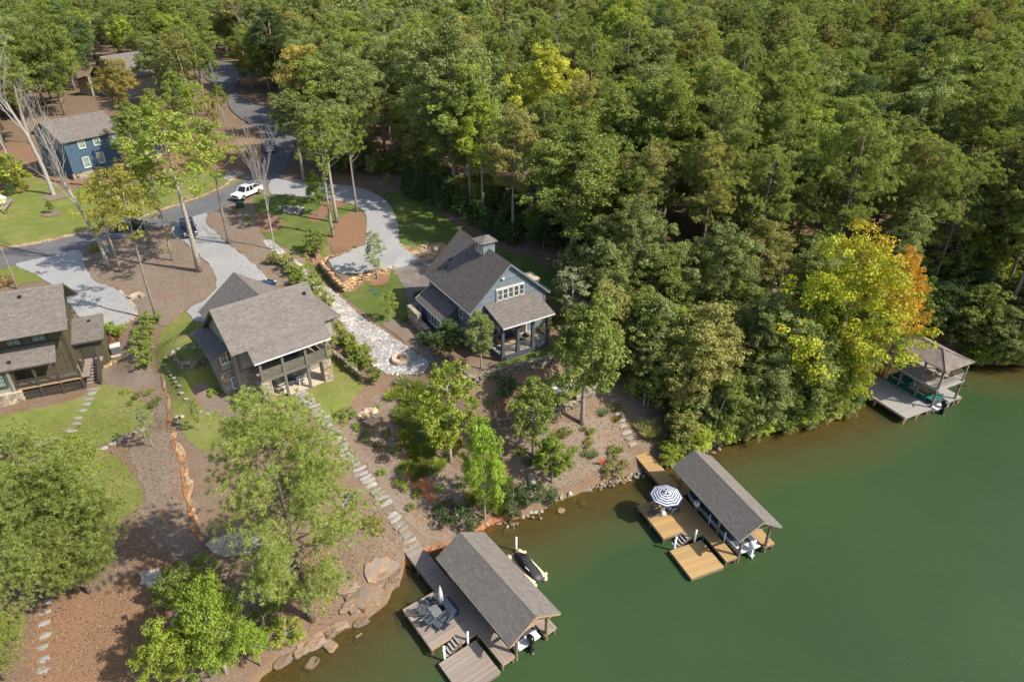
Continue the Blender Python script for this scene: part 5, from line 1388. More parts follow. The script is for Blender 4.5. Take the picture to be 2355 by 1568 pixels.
# ================================================================ furniture on the docks
def adirondack():
    T = thing('adirondack_chair', '', 'chair')
    for k in range(5):
        x = -.24 + k * .12
        MB().bar((x, .1, .35), (x + (x * .25), .52, 1.02 - abs(k - 2) * .05), .1, .025, up=(0, 1, 0)).build('back_slat', M['slate'], T)
    for k in range(5): MB().bar((-.28, -.4 + k * .11, .42 - k * .022), (.28, -.4 + k * .11, .42 - k * .022), .09, .025).build('seat_slat', M['slate'], T)
    for sx in (-.34, .34):
        MB().bar((sx, -.42, .6), (sx, .38, .6), .14, .03).build('arm', M['slate'], T)
        MB().bar((sx * .88, -.4, 0), (sx * .88, -.4, .59), .05, .09, up=(0, 1, 0)).build('leg', M['slate'], T)
        MB().bar((sx * .88, -.38, .36), (sx * .88, .6, .04), .04, .12).build('leg', M['slate'], T)
    return T
ch0 = adirondack()
CH = [(-4.05, 7.35, 2.9, 'dark Adirondack chair nearest the bank on the weathered grey dock'), (-4.85, 6.95, 1.2, 'dark Adirondack chair between the table and the water on the grey dock'), (-5.0, 6.1, 1.7, 'dark Adirondack chair at the outer corner of the table group on the grey dock'),
      (-3.9, 5.55, -1.2, 'dark Adirondack chair facing the table from the steps side of the grey dock'), (-3.6, 7.2, -2.5, 'dark Adirondack chair beside the closed umbrella on the grey dock')]
for i, (a, b, r, lb) in enumerate(CH):
    c = ch0 if i == 0 else clone(ch0)
    c.location = (*loc_on(NEARB, a, b), .76); c.rotation_euler = (0, 0, NEARB[2] + r); tag(c, lb, 'chair', 'chairs on the weathered grey dock')
def lounge(label, B, a, b, rz, z, mat, group=None, world=None):
    T = thing('lounge_chair', label, 'lounger', (*(world[:2] if world else loc_on(B, a, b)), z), rz, group)
    MB().bar((0, -.95, .33), (0, .3, .33), .58, .04).build('seat', M[mat], T)
    MB().bar((0, .3, .33), (0, .9, .75), .58, .04).build('backrest', M[mat], T)
    for sx in (-.3, .3):
        MB().bar((sx, -.98, .31), (sx, .32, .31), .04, .06).bar((sx, .32, .31), (sx, .93, .75), .04, .06).build('side_rail', M[mat], T)
        for y in (-.8, .25): MB().bar((sx, y, 0), (sx, y, .3), .04, .04, up=(0, 1, 0)).build('leg', M[mat], T)
    return T
lounge('grey sling lounger beside the table on the weathered dock', NEARB, -4.55, 5.5, NEARB[2] - 2.9, .76, 'slate')
T = thing('dock_table', 'grey slatted table amid the chairs on the weathered dock', 'table', (*loc_on(NEARB, -4.25, 6.5), .76), NEARB[2])
for k in range(6): MB().box(-.36, .36, -.5 + k * .17, -.35 + k * .17, .46, .49).build('top_slat', M['steel'], T)
for sx in (-.3, .3):
    for sy in (-.42, .42): MB().box(sx - .03, sx + .03, sy - .03, sy + .03, 0, .46).build('leg', M['slate'], T)
T = thing('storage_box', 'navy storage box with lid behind the chairs on the grey dock', 'box', (*loc_on(NEARB, -3.2, 6.2), .76), NEARB[2])
MB().box(-.35, .35, -.7, .7, 0, .5).build('body', M['navy'], T, bevel=.03)
MB().box(-.38, .38, -.73, .73, .503, .6).build('lid', M['navy'], T, bevel=.03)
T = thing('closed_umbrella', 'closed beige umbrella standing on the weathered grey dock', 'umbrella', (*loc_on(NEARB, -3.6, 6.75), .76), NEARB[2])
MB().tube([(0, 0, 0), (0, 0, 2.5)], .025, 8).build('pole', M['tan_wood'], T)
MB().lathe([(0, 0), (.26, 0), (.24, .1), (0, .11)], (0, 0, 0), 12).build('base', M['slate'], T)
c = MB()
for k in range(8):
    t0 = k * .785; c.tube([(.13 * math.cos(t0), .13 * math.sin(t0), .95), (.1 * math.cos(t0), .1 * math.sin(t0), 1.7), (.01, 0, 2.45)], [.1, .07, .02], 6)
c.build('folded_canopy', M['trimwhite'], T, True)
# striped umbrella
def striped():
    x, y = loc_on(MIDB, -4.38, 6.75)
    T = thing('striped_umbrella', 'open navy and white striped umbrella on the honey-coloured dock', 'umbrella', (x, y, .76), MIDB[2])
    MB().tube([(0, 0, 0), (0, 0, 2.55)], .028, 8).build('pole', M['pvc'], T)
    rings = 13; r0 = 1.42; vs_, fs_ = [], []
    mb = MB()
    P = lambda j, k: (r0 * j / rings * math.cos(k * math.pi / 4 + .2), r0 * j / rings * math.sin(k * math.pi / 4 + .2), 2.52 - .5 * (j / rings) ** 1.15)
    for j in range(rings):
        for k in range(8):
            f = [P(j, k), P(j + 1, k), P(j + 1, k + 1), P(j, k + 1)]
            mb.add(f if j else f[:1] + f[1:3], [(0, 1, 2, 3)] if j else [(0, 1, 2)], (j + 1) % 2)
    c = mb.build('canopy', [M['white'], M['umb_navy']], T)
    sol = c.modifiers.new('thick', 'SOLIDIFY'); sol.thickness = .012
    v = MB()
    for k in range(8):
        q = lambda r, z, kk: (r * math.cos(kk * math.pi / 4 + .2), r * math.sin(kk * math.pi / 4 + .2), z)
        v.add([q(.0, 2.66, k), q(.3, 2.53, k), q(.3, 2.53, k + 1)], [(0, 1, 2)], k % 2)
    v.build('top_vent', [M['white'], M['umb_navy']], c)
    for k in range(8):
        MB().bar((.02, 0, 2.4), (*P(rings, k)[:2], P(rings, k)[2] - .02), .02, .02).build('rib', M['pvc'], T)
    MB().lathe([(0, 0), (.28, 0), (.25, .12), (.06, .16), (0, .17)], (0, 0, 0), 14).build('base', M['pvc'], T)
M['umb_navy'] = plain('navy_canvas', (.02, .045, .16), .8)
striped()
for i, (dx, dy, rz) in enumerate(((-.85, .1, 1.4), (.1, .9, 3.3), (.75, -.1, -1.4))):
    c = clone(ch0); x, y = loc_on(MIDB, -4.3 + dx, 6.75 + dy); c.location = (x, y, .76); c.rotation_euler = (0, 0, MIDB[2] + rz)
    tag(c, ('slate Adirondack chair at the water side under the striped umbrella', 'slate Adirondack chair at the bank side under the striped umbrella', 'slate Adirondack chair at the boathouse side under the striped umbrella')[i], 'chair', 'chairs under the striped umbrella')
# ================================================================ stones
def rock_mesh(name, mat, seed, sx=1, sy=1, sz=1, n=13, flat=False):
    rs = random.Random(seed); bm = bmesh.new()
    for _ in range(n):
        v = Vector((rs.uniform(-1, 1), rs.uniform(-1, 1), rs.uniform(-1, 1)))
        m = max(abs(c) for c in v); v = v / m * rs.uniform(.82, 1.)
        v = v * .62 + v.normalized() * .42
        bm.verts.new((v.x * .5 * sx, v.y * .5 * sy, v.z * .5 * sz))
    r = bmesh.ops.convex_hull(bm, input=bm.verts)
    bmesh.ops.delete(bm, geom=list({g for g in r['geom_interior'] + r['geom_unused'] if isinstance(g, bmesh.types.BMVert)}), context='VERTS')
    bmesh.ops.recalc_face_normals(bm, faces=bm.faces)
    me = bpy.data.meshes.new(name); bm.to_mesh(me); bm.free(); me.materials.append(M[mat])
    return me
RK = {m: [rock_mesh('rock_' + m, m, 100 + i, n=14) for i in range(6)] for m in ('stone_orange', 'stone_tan', 'boulder', 'ledge', 'flag')}
SLAB = [rock_mesh('slab', 'flag', 200 + i, 1, 1, 1, 22) for i in range(5)]
def big_rock(name, mat, seed, sub=3):
    bm = bmesh.new(); bmesh.ops.create_icosphere(bm, subdivisions=sub, radius=.5)
    o = Vector((seed * 3.7, seed * 1.3, 0))
    for v in bm.verts:
        p = v.co.normalized(); c = Vector([max(-.78, min(.78, q)) for q in p]) * .62
        d = mnoise.noise(p * 1.6 + o) * .2 + mnoise.noise(p * 4 + o) * .07 + mnoise.noise(p * 9 + o) * .03
        v.co = c * (1 + d * 1.5); v.co.z = round(v.co.z * 9) / 9 * .6 + v.co.z * .4
    me = bpy.data.meshes.new(name); bm.to_mesh(me); bm.free(); me.materials.append(M[mat]); return me
BRK = {m: [big_rock('boulder_' + m, m, i + 1) for i in range(3)] for m in ('boulder', 'ledge', 'flag', 'stone_orange')}
def outcrop(label, px, mat, hgt, seed):
    o = sheet('rock_outcrop', px, M[mat], .02, .5, .15, kind=None, smooth=3, seed=seed)
    for v in o.data.vertices:
        p = Vector((v.co.x * .5, v.co.y * .5, seed)); n = mnoise.noise(p) * .5 + mnoise.noise(p * 2.7) * .3 + .45
        v.co.z += hgt * (math.floor(n * 5) / 5 * .75 + n * .25) + mnoise.noise(p * 7) * .05
    o.data.polygons.foreach_set('use_smooth', [False] * len(o.data.polygons))
    s = o.modifiers.new('sub', 'SUBSURF'); s.subdivision_type = 'SIMPLE'; s.levels = 1; s.render_levels = 1
    so = o.modifiers.new('thick', 'SOLIDIFY'); so.thickness = .5; so.offset = -1
    return tag(o, label, 'rock')
def path_pts(px, step, world=False):
    P = [np.array(at(*p)[:2]) if not world else np.array(p, float) for p in px]
    out = []; carry = 0
    for a, b in zip(P[:-1], P[1:]):
        L = np.linalg.norm(b - a); d = (b - a) / max(L, 1e-6); s = carry
        while s < L: out.append((*(a + d * s), math.atan2(d[1], d[0]))); s += step
        carry = s - L
    return out
def dry_wall(label, px, courses, mat, sl=.62, sh=.28, dep=.5, base=None, jit=.05, name='dry_stone_wall', top=None, bay=None):
    """courses of single stones along a line; base: fixed foot level or None (follow the ground)"""
    if bay: px = [ptz(*p, bay)[:2] for p in px]
    pp = path_pts(px, .3, bay is not None)
    T = thing(name, label, 'wall', (pp[0][0], pp[0][1], gz_at(pp[0][0], pp[0][1])))
    o = T.location; rs = random.Random(len(label))
    for c in range(courses):
        for (x, y, a) in path_pts(px, sl * rs.uniform(.9, 1.1), bay is not None):
            g = (gz_at(x, y) if top is None else min(gz_at(x + .9 * math.cos(q), y + .9 * math.sin(q)) for q in (0, 1.57, 3.14, 4.71))) - .1 if base is None else base
            l, hh = sl * rs.uniform(.85, 1.35), sh * rs.uniform(.85, 1.25)
            zc = g + sh * (c + .5)
            if top is not None and zc > top + .1: continue
            off = rs.uniform(-jit, jit) - .03 * c
            s = inst('stone', rs.choice(RK[mat]), T, (x - math.sin(a) * off - o.x, y + math.cos(a) * off - o.y, zc - o.z), a + rs.uniform(-.15, .15), (l, dep * rs.uniform(.85, 1.2), hh * 1.15))
    return T
dry_wall('orange stacked sandstone wall holding up the gravel parking bay', [(846, 566), (790, 584), (752, 594), (741, 604), (757, 622), (772, 642), (787, 656), (815, 640), (855, 629), (893, 620)], 6, 'stone_orange', .62, .25, .55, top=8.15, bay=8.0)
dry_wall('tan fieldstone wall along the upper lawn edge below the grey house', [(1066, 886), (1092, 884), (1130, 871), (1165, 860), (1200, 853), (1240, 843), (1292, 832)], 4, 'stone_tan', .6, .3, .55)
dry_wall('low fieldstone wall below the lounge chair terrace', [(1148, 975), (1180, 972), (1206, 972), (1240, 966), (1290, 946), (1320, 934)], 3, 'stone_tan', .55, .28, .5)
dry_wall('fieldstone wall at the path end of the lounge chair terrace', [(1325, 930), (1365, 905), (1395, 885)], 4, 'stone_tan', .6, .3, .5)
dry_wall('small curved boulder wall beside the taupe house', [(402, 822), (408, 838), (424, 850), (446, 848), (468, 838)], 3, 'stone_tan', .5, .3, .5)
dry_wall('low stone kerb beside the hedge of the taupe house', [(772, 822), (795, 842), (818, 862), (832, 876)], 4, 'stone_tan', .5, .25, .45)
def slabs(name, label, cat, px, step, w, l, h=.12, seed=1, mat=None, jit=.08, lift=.02):
    pp = path_pts(px, step); rs = random.Random(seed)
    T = thing(name, label, cat, (pp[0][0], pp[0][1], gz_at(pp[0][0], pp[0][1]))); o = T.location
    for x, y, a in pp:
        x += rs.uniform(-jit, jit); y += rs.uniform(-jit, jit)
        inst('stone_slab', rs.choice(SLAB), T, (x - o.x, y - o.y, gz_at(x, y) + lift - o.z), a + rs.uniform(-.2, .2), (l * rs.uniform(.85, 1.15), w * rs.uniform(.85, 1.15), h))
    return T
slabs('stone_stairs', 'long flight of grey stone steps from the taupe house down the slope', 'stairs', [(690, 905), (722, 938), (762, 986), (802, 1052), (850, 1112), (886, 1160)], .5, 1.35, .56, .22, 1, lift=.05)
slabs('stone_stairs', 'short flight of stone steps ending at the weathered grey dock', 'stairs', [(898, 1186), (930, 1222), (952, 1252)], .5, 1.25, .58, .22, 2, lift=.05)
slabs('stone_path', 'stone slab path down to the honey-coloured dock', 'path', [(1394, 878), (1402, 905), (1420, 950), (1440, 1000), (1454, 1026)], .62, 1.1, .66, .16, 3, lift=.05)
slabs('stepping_stones', 'curved row of stepping stones in the lawn left of the taupe house', 'path', [(462, 797), (415, 800), (388, 815), (380, 835), (392, 855), (405, 875), (418, 895), (432, 920), (450, 945), (490, 950)], .72, .6, .5, .08, 4)
slabs('stepping_stones', 'straight row of stone slabs in the lawn below the brown house stairs', 'path', [(214, 895), (205, 918), (192, 940), (180, 965), (165, 995)], .8, 1.1, .62, .09, 5)
slabs('stepping_stones', 'row of flat stones at the bottom left beside the pines', 'path', [(106, 1385), (100, 1415), (104, 1450), (98, 1490), (100, 1535), (88, 1568)], .95, .85, .6, .1, 6)
slabs('stepping_stones', 'small stone pads crossing the upper lawn near the far left house', 'path', [(85, 440), (72, 446), (55, 462)], 1.3, .8, .6, .06, 7)
slabs('stone_edging', 'grey slate strip across the lawn of the brown house', 'edging', [(-20, 1052), (40, 1036), (105, 1020), (150, 1006)], .6, .7, .62, .08, 8)
slabs('stone_edging', 'pale ledge stones at the lawn corner below the brown house', 'edging', [(240, 1030), (270, 1015), (300, 998), (335, 985)], .7, .6, .75, .22, 9)
slabs('stone_edging', 'pale stone edging above the nearest pine', 'edging', [(690, 1180), (720, 1150), (760, 1115)], .7, .35, .75, .3, 10)
slabs('stone_edging', 'pale stone edging beside the landing of the long steps', 'edging', [(752, 1205), (785, 1165), (815, 1132)], .7, .35, .75, .3, 11)
M['riprap'] = two('riprap_stone', (.24, .22, .19), (.42, .39, .35), 3, .9, c3=(.25, .17, .1), s3=.8, tint=.4, bump=.4, bs=20)
# stone lined lawn edge and drive edge: too many small stones to count
def scatter_stuff(name, pts, mat, size, seed, squash=.7, kind='stuff', tmpl=8, parent=None):
    rs = np.random.default_rng(seed); T = []
    for i in range(tmpl):
        me = rock_mesh('tmp', mat, 300 + seed * 10 + i, n=11)
        v = np.array([tuple(p.co) for p in me.vertices]); f = [list(p.vertices) for p in me.polygons]; T.append((v, f)); bpy.data.meshes.remove(me)
    V_, F_, t_ = [], [], []
    n = 0
    for x, y, z in pts:
        v, f = T[rs.integers(tmpl)]
        s = size * (.6 + .9 * rs.random()); a = rs.random() * 6.28
        c, sn = math.cos(a), math.sin(a)
        w = v * np.array([s * (.8 + .5 * rs.random()), s, s * squash])
        w = np.c_[w[:, 0] * c - w[:, 1] * sn + x, w[:, 0] * sn + w[:, 1] * c + y, w[:, 2] + z]
        V_.append(w); F_ += [[k + n for k in q] for q in f]; t_ += [rs.random()] * len(f); n += len(v)
    me = bpy.data.meshes.new(name); me.from_pydata(np.concatenate(V_).tolist(), [], F_); me.materials.append(M[mat])
    a = me.attributes.new('tint', 'FLOAT', 'FACE'); a.data.foreach_set('value', t_)
    o = bpy.data.objects.new(name, me); link(o, parent); o['kind'] = kind
    return o
def fill_poly(px, n, seed, wob=0):
    P = np.array([at(*p)[:2] for p in px]); rs = np.random.default_rng(seed); out = []
    lo, hi = P.min(0), P.max(0)
    while len(out) < n:
        q = lo + (hi - lo) * rs.random((n, 2)); q = q[_inside(q[:, 0], q[:, 1], P)]
        out += [(a, b, gz_at(a, b)) for a, b in q]
    return out[:n]
def along(px, step, spread, seed, lift=.04):
    rs = np.random.default_rng(seed)
    return [(x + rs.normal() * spread, y + rs.normal() * spread, gz_at(x, y) + lift) for x, y, a in path_pts(px, step)]
SWALE = [(606, 556), (628, 556), (660, 586), (700, 618), (760, 666), (830, 728), (900, 774), (960, 814), (986, 834), (972, 856), (920, 862), (866, 850), (838, 812), (800, 764), (766, 722), (735, 684), (690, 644), (650, 604)]
sheet('swale_bed', SWALE, M['gravel'], .07, .6, .12)
scatter_stuff('swale_rocks', fill_poly(SWALE, 3300, 1), 'stone_white', .27, 1)
scatter_stuff('rock_pile', [(x + np.random.default_rng(i).normal() * .5, y, gz_at(x, y) + .15) for i, (x, y, z) in enumerate(fill_poly([(655, 482), (672, 474), (692, 480), (690, 494), (668, 496)], 130, 2))], 'stone_white', .3, 2)
EDGE = [(-40, 582), (0, 574), (110, 554), (215, 530), (300, 508), (375, 482), (480, 445), (520, 425), (560, 400)]
sheet('edging_bed', [(x, y - 3) for x, y in EDGE] + [(x, y + 3) for x, y in EDGE[::-1]], M['sand'], .06, .5, .1)
scatter_stuff('lawn_edge_stones', along(EDGE, .17, .28, 3), 'stone_tan', .24, 3)
scatter_stuff('lawn_edge_stones', fill_poly([(505, 405), (545, 390), (560, 398), (530, 418)], 260, 9), 'stone_white', .28, 9)
scatter_stuff('drive_edge_stones', along([(276, 669), (296, 690), (315, 710), (314, 727), (296, 741), (270, 751), (240, 756)], .14, .05, 4), 'veneer_tan', .24, 4)
scatter_stuff('apron_edge_stones', along([(919, 562), (940, 582), (968, 603)], .14, .05, 5) + along([(903, 618), (922, 648), (932, 662)], .14, .05, 6) + along([(922, 563), (960, 571), (985, 561), (1022, 559)], .14, .05, 7), 'veneer', .2, 5)
scatter_stuff('shore_riprap', along([(1370, 1118), (1400, 1108), (1450, 1090), (1490, 1082)], .05, .35, 8) + along([(1520, 1072), (1560, 1060), (1620, 1036), (1660, 1016)], .06, .35, 9) + along([(1130, 1200), (1195, 1190), (1260, 1164)], .16, .4, 10), 'riprap', .3, 8)
scatter_stuff('shore_pebbles', along([(930, 1300), (985, 1262), (1060, 1236), (1130, 1202), (1195, 1190)], .05, .4, 11, .02), 'stone_tan', .1, 11)
# boulders and ledges
def boulder(label, p, s, mat='boulder', rz=None, group=None, sink=.3, name='boulder', world=None):
    x, y, z = world or at(*p)
    o = inst(name, random.choice(BRK[mat] if s[0] > .75 and mat in BRK else RK[mat]), None, (x, y, max(z, gz_at(x, y)) + s[2] * (.5 - sink)), random.random() * 6.28 if rz is None else rz, s)
    return tag(o, label, 'rock', group)
BL = [((312, 683), (1.5, .8, .6), 'boulder', 'large pale boulder beside the left gravel drive'), ((326, 681), (.9, .6, .45), 'boulder', 'smaller pale boulder leaning on the large one beside the left drive'),
      ((980, 572), (.6, .5, .6), 'boulder', 'white rock in the sandy bed behind the grey house'), ((1003, 577), (1.0, .7, .8), 'boulder', 'brown boulder in the sandy bed next to the grey house roof'), ((985, 585), (.7, .45, .45), 'boulder', 'low white rock at the front of the sandy bed'),
      ((405, 962), (.6, .5, .4), 'boulder', 'pale rock in the pile beside the eroded ditch, upper'), ((412, 970), (.7, .5, .45), 'boulder', 'pale rock in the pile beside the eroded ditch, lower'), ((418, 960), (.5, .5, .4), 'boulder', 'pale rock in the pile beside the eroded ditch, right'),
      ((430, 1420), (2.0, 1.6, 1.0), 'flag', 'big grey boulder on the bare slope at lower left'), ((370, 1470), (1.6, 1.1, .5), 'boulder', 'pale boulder sunk in the bare slope at lower left'), ((338, 1440), (.6, .45, .3), 'boulder', 'small white rock above the sunk boulder at lower left'),
      ((480, 1435), (.7, .6, .5), 'boulder', 'small pale rock beside the big grey boulder'), ((1310, 1138), (.55, .5, .5), 'boulder', 'lone brown rock standing at the waterline'), ((1290, 1142), (.7, .3, .25), 'boulder', 'low flat rock at the waterline beside the lone one'),
      ((560, 1232), (1.3, 1.0, .5), 'boulder', 'pale boulder under the nearest pine, left'), ((610, 1260), (1.2, .9, .45), 'boulder', 'pale boulder under the nearest pine, middle'), ((640, 1280), (.9, .7, .4), 'boulder', 'pale boulder under the nearest pine, right')]
for p, s, m, lb in BL: boulder(lb, p, s, m)
LG = [((842, 1300), (1.9, .9, .4)), ((885, 1288), (1.7, 1.0, .4)), ((835, 1332), (1.6, .8, .4)), ((878, 1322), (1.5, .8, .35)), ((812, 1370), (1.7, .8, .5)), ((862, 1352), (1.5, .6, .4)), ((800, 1397), (1.6, .7, .45)), ((850, 1385), (1.3, .6, .4)), ((860, 1305), (.9, .5, .3)), ((842, 1362), (.8, .5, .3)), ((828, 1400), (.9, .5, .35)), ((868, 1372), (.7, .4, .3)), ((895, 1312), (.8, .5, .3)), ((905, 1330), (1.0, .8, .5)), ((780, 1440), (1.6, 1.0, .6)),
      ((830, 1430), (1.4, .9, .5)), ((725, 1480), (1.8, 1.1, .6)), ((690, 1500), (1.2, .9, .5)), ((918, 1312), (.8, .6, .5)), ((890, 1345), (.9, .7, .4)), ((760, 1455), (1.1, .8, .5)), ((650, 1520), (1.6, 1.0, .5)), ((912, 1345), (.6, .5, .4)), ((800, 1350), (1.9, 1.3, .5))]
outcrop('broad orange-brown rock outcrop on the bank left of the dock gangway', [(846, 1296), (872, 1286), (908, 1290), (918, 1308), (898, 1328), (872, 1342), (846, 1340), (838, 1318)], 'ledge', .4, 1)
outcrop('stepped rock outcrop at the waterline below the nearest pine', [(800, 1372), (840, 1352), (880, 1358), (884, 1385), (850, 1402), (812, 1412), (790, 1400)], 'ledge', .5, 2)
outcrop('low rock outcrop at the waterline at the bottom', [(680, 1485), (720, 1462), (770, 1440), (775, 1452), (740, 1482), (700, 1505)], 'ledge', .4, 3)
outcrop('grey rock outcrop in the shade beside the lower left pines', [(325, 1318), (360, 1310), (385, 1325), (375, 1352), (340, 1350), (322, 1338)], 'flag', .45, 4)
outcrop('pale sandy rock outcrop below the clay ditch', [(480, 1250), (520, 1235), (600, 1240), (660, 1262), (640, 1290), (560, 1280), (500, 1275)], 'boulder', .4, 5)
for p, s in LG[3:]:
    boulder('orange-brown rock ledge on the shore left of the weathered grey dock', p, tuple(q * .8 for q in s), 'ledge', R(38) + random.uniform(-.3, .3), 'rock ledges on the near shore', .42, 'rock_ledge')
for i, (p, s) in enumerate((((1170, 1225), (1.0, .7, .25)), ((1290, 1180), (.8, .6, .25)), ((1340, 1160), (.9, .7, .2)), ((760, 1490), (1.2, .8, .3)), ((720, 1530), (1.3, .9, .3)), ((830, 1470), (.9, .7, .3)))):
    x, y, z = ptz(*p, -.35)
    boulder('brown rock lying under the shallow water near the shore', p, s, 'ledge', None, 'submerged rocks', .2, 'submerged_rock', (x, y, gz_at(x, y) + .05))

# ================================================================ fire pit, utilities
x, y, z = at(922, 828)
T = thing('fire_pit', 'round pale stone fire pit on the white rocks', 'fire pit', (x, y, z))
MB().lathe([(.55, -.1), (.95, -.1), (1.0, .05), (1.0, .32), (.92, .4), (.55, .4), (.5, .3), (.5, .12), (.0, .12)], (0, 0, 0), 24).build('stone_ring', M['concrete'], T)
MB().lathe([(0, .13), (.49, .13), (.46, .2), (.2, .26), (0, .27)], (0, 0, 0), 16).build('ember_bed', M['clay'], T)
def lid(px, label):
    x, y, z = at(*px)
    T = thing('septic_lid', label, 'cover', (x, y, z + .03), 0, 'round utility lids', .7)
    MB().lathe([(0, 0), (.42, 0), (.42, .08), (.36, .11), (0, .12)], (0, 0, 0), 18).build('lid', M['lid'], T)
    MB().lathe([(.42, -.05), (.5, -.05), (.5, .04), (.42, .05)], (0, 0, 0), 18).build('rim', M['lid'], T)
M['lid'] = plain('green_lid', (.05, .11, .095), .6)
M['lid_pale'] = plain('pale_lid', (.3, .42, .36), .5)
for p, lb in (((857, 667), 'round green lid in the lawn below the orange wall, upper'), ((865, 676), 'round green lid in the lawn below the orange wall, lower'), ((59, 478), 'round green lid in the upper lawn, left'), ((88, 472), 'round green lid in the upper lawn, right'), ((297, 797), 'pale green lid in the mulch beside the brown house')): lid(p, lb)
x, y, z = at(553, 478)
T = thing('utility_box', 'dark green utility box beside the white pickup', 'utility box', (x, y, z), .3)
MB().box(-.55, .55, -.5, .5, 0, .75).build('cabinet', M['lid_dark'] if 'lid_dark' in M else plain('utility_green', (.03, .055, .04), .5), T, bevel=.04)
MB().prism([(-.58, -.53, .753), (.58, -.53, .753), (.58, .53, .753), (-.58, .53, .753)], (0, 0, .09)).build('lid', plain('utility_green', (.035, .06, .045), .5), T, bevel=.03)
x, y, z = at(246, 672 + 0); x, y, z = at(246, 552)
T = thing('utility_box', 'small green utility pedestal beside the road under the bare tree', 'utility box', (*at(247, 674)[:2], at(247, 674)[2]), .3)
T.location = at(247, 577 + 3)
MB().box(-.2, .2, -.18, .18, 0, .85).build('cabinet', M['lid_pale'], T, bevel=.03)
MB().box(-.22, .22, -.2, .2, .852, .92).build('lid', M['lid_pale'], T, bevel=.02)
def aircon():
    x, y, z = at(343 / 1.2744, (800 + 835 / 3.485) / 1.2744)
    x, y, z = at(270, 812)
    T = thing('air_conditioner', 'grey air conditioning unit on a pad beside the brown house', 'air conditioner', (x, y, z), .5)
    MB().box(-.62, .62, -.62, .62, -.1, .08).build('pad', M['concrete'], T)
    MB().box(-.45, .45, -.45, .45, .083, .95).build('cabinet', M['slate'], T)
    g = MB()
    for i in range(9):
        zz = .18 + i * .085
        for s in (-1, 1): g.box(-.46, .46, s * .462 - .006, s * .462 + .006, zz, zz + .02).box(s * .462 - .006, s * .462 + .006, -.46, .46, zz, zz + .02)
    g.build('louvre', M['steel'], T, kind='stuff')
    MB().lathe([(.3, .0), (.48, 0), (.48, .07), (.3, .07)], (0, 0, .955), 20).box(-.5, .5, -.5, -.43, .953, 1.03).box(-.5, .5, .43, .5, .953, 1.03).box(-.5, -.43, -.43, .43, .953, 1.03).box(.43, .5, -.43, .43, .953, 1.03).build('top_frame', M['trimwhite'], T)
    f = MB()
    for k in range(3):
        a = k * 2.09; f.prism([(0, 0, .96), (.28 * math.cos(a), .28 * math.sin(a), .98), (.28 * math.cos(a + .7), .28 * math.sin(a + .7), .95)], (0, 0, .015))
    f.build('fan_blades', M['black'], T)
    x, y, z = at(252, 818)
    T = thing('wheelie_bin', 'dark green wheeled bin next to the air conditioner', 'bin', (x, y, z), .5)
    m = plain('bin_green', (.015, .045, .035), .5)
    MB().prism([(-.24, -.28, .08), (.24, -.28, .08), (.24, .28, .08), (-.24, .28, .08)], (0, 0, .02)).add([(-.24, -.28, .1), (.24, -.28, .1), (.24, .28, .1), (-.24, .28, .1), (-.31, -.36, 1.0), (.31, -.36, 1.0), (.31, .36, 1.0), (-.31, .36, 1.0)], [(0, 1, 5, 4), (1, 2, 6, 5), (2, 3, 7, 6), (3, 0, 4, 7), (4, 5, 6, 7)]).build('body', m, T)
    MB().prism([(-.33, -.4, 1.0), (.33, -.4, 1.0), (.33, .38, 1.06), (-.33, .38, 1.06)], (0, 0, .05)).build('lid', m, T)
    for s in (-1, 1): MB().tube([(s * .24, .3, .12), (s * .3, .3, .12)], .12, 12).build('wheel', M['black'], T)
    MB().tube([(-.3, .42, .95), (.3, .42, .95)], .02, 6).build('handle', m, T)
    x, y, z = at(244, 786)
    T = thing('meter_box', 'white meter boxes on the side wall of the brown house', 'meter', (x, y, z), .4)
    MB().box(-.1, .12, -.25, .2, .9, 1.5).build('box', M['pvc'], T, bevel=.02)
    MB().lathe([(0, 0), (.12, 0), (.12, .1), (0, .11)], (.16, 0, 1.2), 12).build('dial', M['glass'], T)
    MB().box(-.05, .05, -.05, .05, -.2, .9).build('conduit', M['pvc'], T)
aircon()
for p, s, lb in (((252, 838), (.8, .5, .4), 'orange rock by the bin at the brown house'), ((262, 834), (.7, .45, .35), 'pale rock by the bin at the brown house'), ((246, 845), (.7, .5, .45), 'tan rock at the foot of the side stairs of the brown house')): boulder(lb, p, s, 'stone_orange')
# culvert, marker, loungers, dead trunk
x, y, z = at(1224, 1112)
T = thing('culvert_pipe', 'grey concrete culvert mouth in the bank above the shore', 'pipe', (x, y, z + .15), .2)
mb = MB(); n = 16
for k in range(n):
    a0, a1 = 6.283 * k / n, 6.283 * (k + 1) / n
    q = lambda r, yy, a: (r * math.cos(a), yy, r * math.sin(a))
    mb.add([q(.25, -.5, a0), q(.25, -.5, a1), q(.36, -.5, a1), q(.36, -.5, a0), q(.25, .9, a0), q(.25, .9, a1), q(.36, .9, a1), q(.36, .9, a0)], [(0, 1, 2, 3), (0, 4, 5, 1), (3, 2, 6, 7)])
mb.build('pipe', M['flag'], T)
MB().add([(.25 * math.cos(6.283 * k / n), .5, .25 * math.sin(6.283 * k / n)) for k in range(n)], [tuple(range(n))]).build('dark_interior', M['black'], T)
x, y, z = at(1382, 1072)
T = thing('marker_flag', 'bright orange triangular flag on a stake near the shore', 'flag', (x, y, z), .4)
MB().tube([(0, 0, 0), (0, 0, .75)], .025, 6).build('stake', M['steel'], T)
MB().prism([(-.5, .02, .72), (.45, .02, .78), (.1, .02, .2)], (0, .03, 0)).build('flag', plain('orange_cloth', (.6, .1, .02), .7), T)
W_ = at(1312, 890); lounge('white sling lounger on the terrace lawn, farther from the water', None, 0, 0, .25 + math.pi, W_[2] + .03, 'pvc', 'white loungers', W_)
